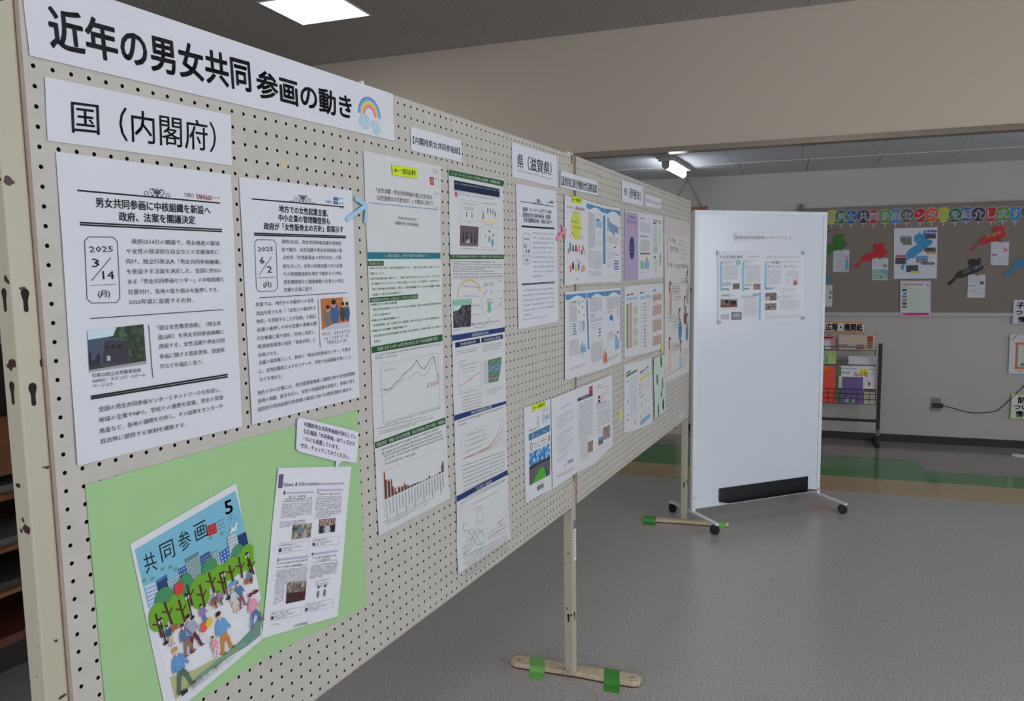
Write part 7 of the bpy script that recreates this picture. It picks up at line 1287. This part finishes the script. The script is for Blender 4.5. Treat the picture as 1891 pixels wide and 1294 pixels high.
# writing on two of the lake cut-outs
S = Overlay(bpy.data.objects['lake_cutout.002'], [R(2.36, DW-.0238, 1.682), R(2.48, DW-.0238, 1.716), R(2.48, DW-.0238, 1.680), R(2.36, DW-.0238, 1.646)]); SHEETS.append(S); S.T('米原市', (.1, .5), (.95, .5), .95, (206, 150, 110), .0)
S = Overlay(bpy.data.objects['lake_cutout.003'], [R(2.215, DW-.0238, 1.408), R(2.355, DW-.0238, 1.462), R(2.355, DW-.0238, 1.426), R(2.215, DW-.0238, 1.372)]); SHEETS.append(S); S.T('近江八幡市', (.05, .5), (.98, .5), .80, (150, 156, 156), .0)

# signs at the right edge
S = sheet('wall_sign', wpaper([(2.577, 1.175), (2.84, 1.175), (2.84, .988), (2.577, .988)]), (206, 198, 206), 'pink edged sign with heavy black writing 子育て at the right edge', 'sign', off=.006)
S.line([(0.01, .01), (.99, .01), (.99, .99), (.01, .99), (.01, .01)], .004, (216, 170, 190)); S.T('子育てに', (.08, .22), (.90, .22), .26, BLK, .03, res=2); S.T('ついての', (.06, .52), (.86, .52), .24, BLK, .03, res=2); S.T('情報', (.14, .82), (.52, .82), .26, BLK, .03, res=2)
S = sheet('wall_sign', wpaper([(2.567, .903), (2.84, .905), (2.84, .597), (2.571, .595)]), (206, 206, 210), 'white picture sign with an orange bordered frame at the right edge', 'sign', off=-.004)
S.line([(.04, .14), (.18, .02)], .006, (190, 60, 60)); S.rect(.18, .20, .95, .84, (196, 206, 190), 'tint_panel'); S.rect(.14, .20, .95, .26, (226, 120, 50), 'frame_print'); S.rect(.14, .82, .95, .88, (226, 120, 50), 'frame_print'); S.rect(.16, .20, .22, .88, (190, 110, 90), 'frame_print'); S.disc((.34, .76), .014, (60, 140, 150)); S.L((.30, .42), (.8, .42), .04, (190, 180, 80), 'lettering'); S.L((.28, .32), (.8, .32), .03); S.L((.28, .54), (.8, .54), .03); S.L((.2, .12), (.7, .12), .03, (120, 110, 150)); S.disc((.28, .94), .005, (40, 40, 40)); S.disc((.44, .93), .005, (150, 70, 50))
S = sheet('wall_sign', wpaper([(2.600, .437), (2.86, .440), (2.86, .237), (2.598, .237)]), (212, 214, 206), 'green edged sign with heavy black writing 防災 near the floor at the right edge', 'sign', off=-.002)
S.line([(0.01, .02), (.99, .02), (.99, .98), (.01, .98), (.01, .02)], .006, (160, 190, 100)); S.T('防災に', (.18, .25), (.85, .25), .26, BLK, .03, res=2); S.T('ついての', (.07, .52), (.86, .52), .22, BLK, .03, res=2); S.T('情報', (.14, .80), (.52, .80), .26, BLK, .03, res=2)
S = sheet('wall_sign', wpaper([(1.16, .996), (1.526, .991), (1.526, .903), (1.16, .904)]), (212, 204, 196), 'orange edged sign reading 広報・機関紙 above the brochure rack', 'sign', off=-.004)
S.rect(0, 0, 1, .09, (226, 130, 70), 'edge_stripe'); S.rect(0, .88, 1, 1, (226, 130, 70), 'edge_stripe'); S.T('広報・機関紙', (.19, .50), (.965, .50), .70, BLK, .03, res=2)
S = Overlay(bpy.data.objects['brochure.005'], [R(1.330, RD0+.0335, .650)+WN*.019, R(1.600, RD0+.0335, .650)+WN*.019, R(1.600, RD0+.0335, .470), R(1.330, RD0+.0335, .470)], .0006); SHEETS.append(S); S.T('みんな', (.40, .36), (.80, .36), .24, (190, 40, 60), .02)
S = Overlay(bpy.data.objects['brochure.009'], [R(1.04, RD0+.1295, .885)+WN*.019, R(1.298, RD0+.1295, .885)+WN*.019, R(1.298, RD0+.1295, .775), R(1.04, RD0+.1295, .775)], .0010); SHEETS.append(S); S.T('INFORMATION', (.36, .14), (.95, .14), .16, (130, 20, 50), .02)
flush_print()
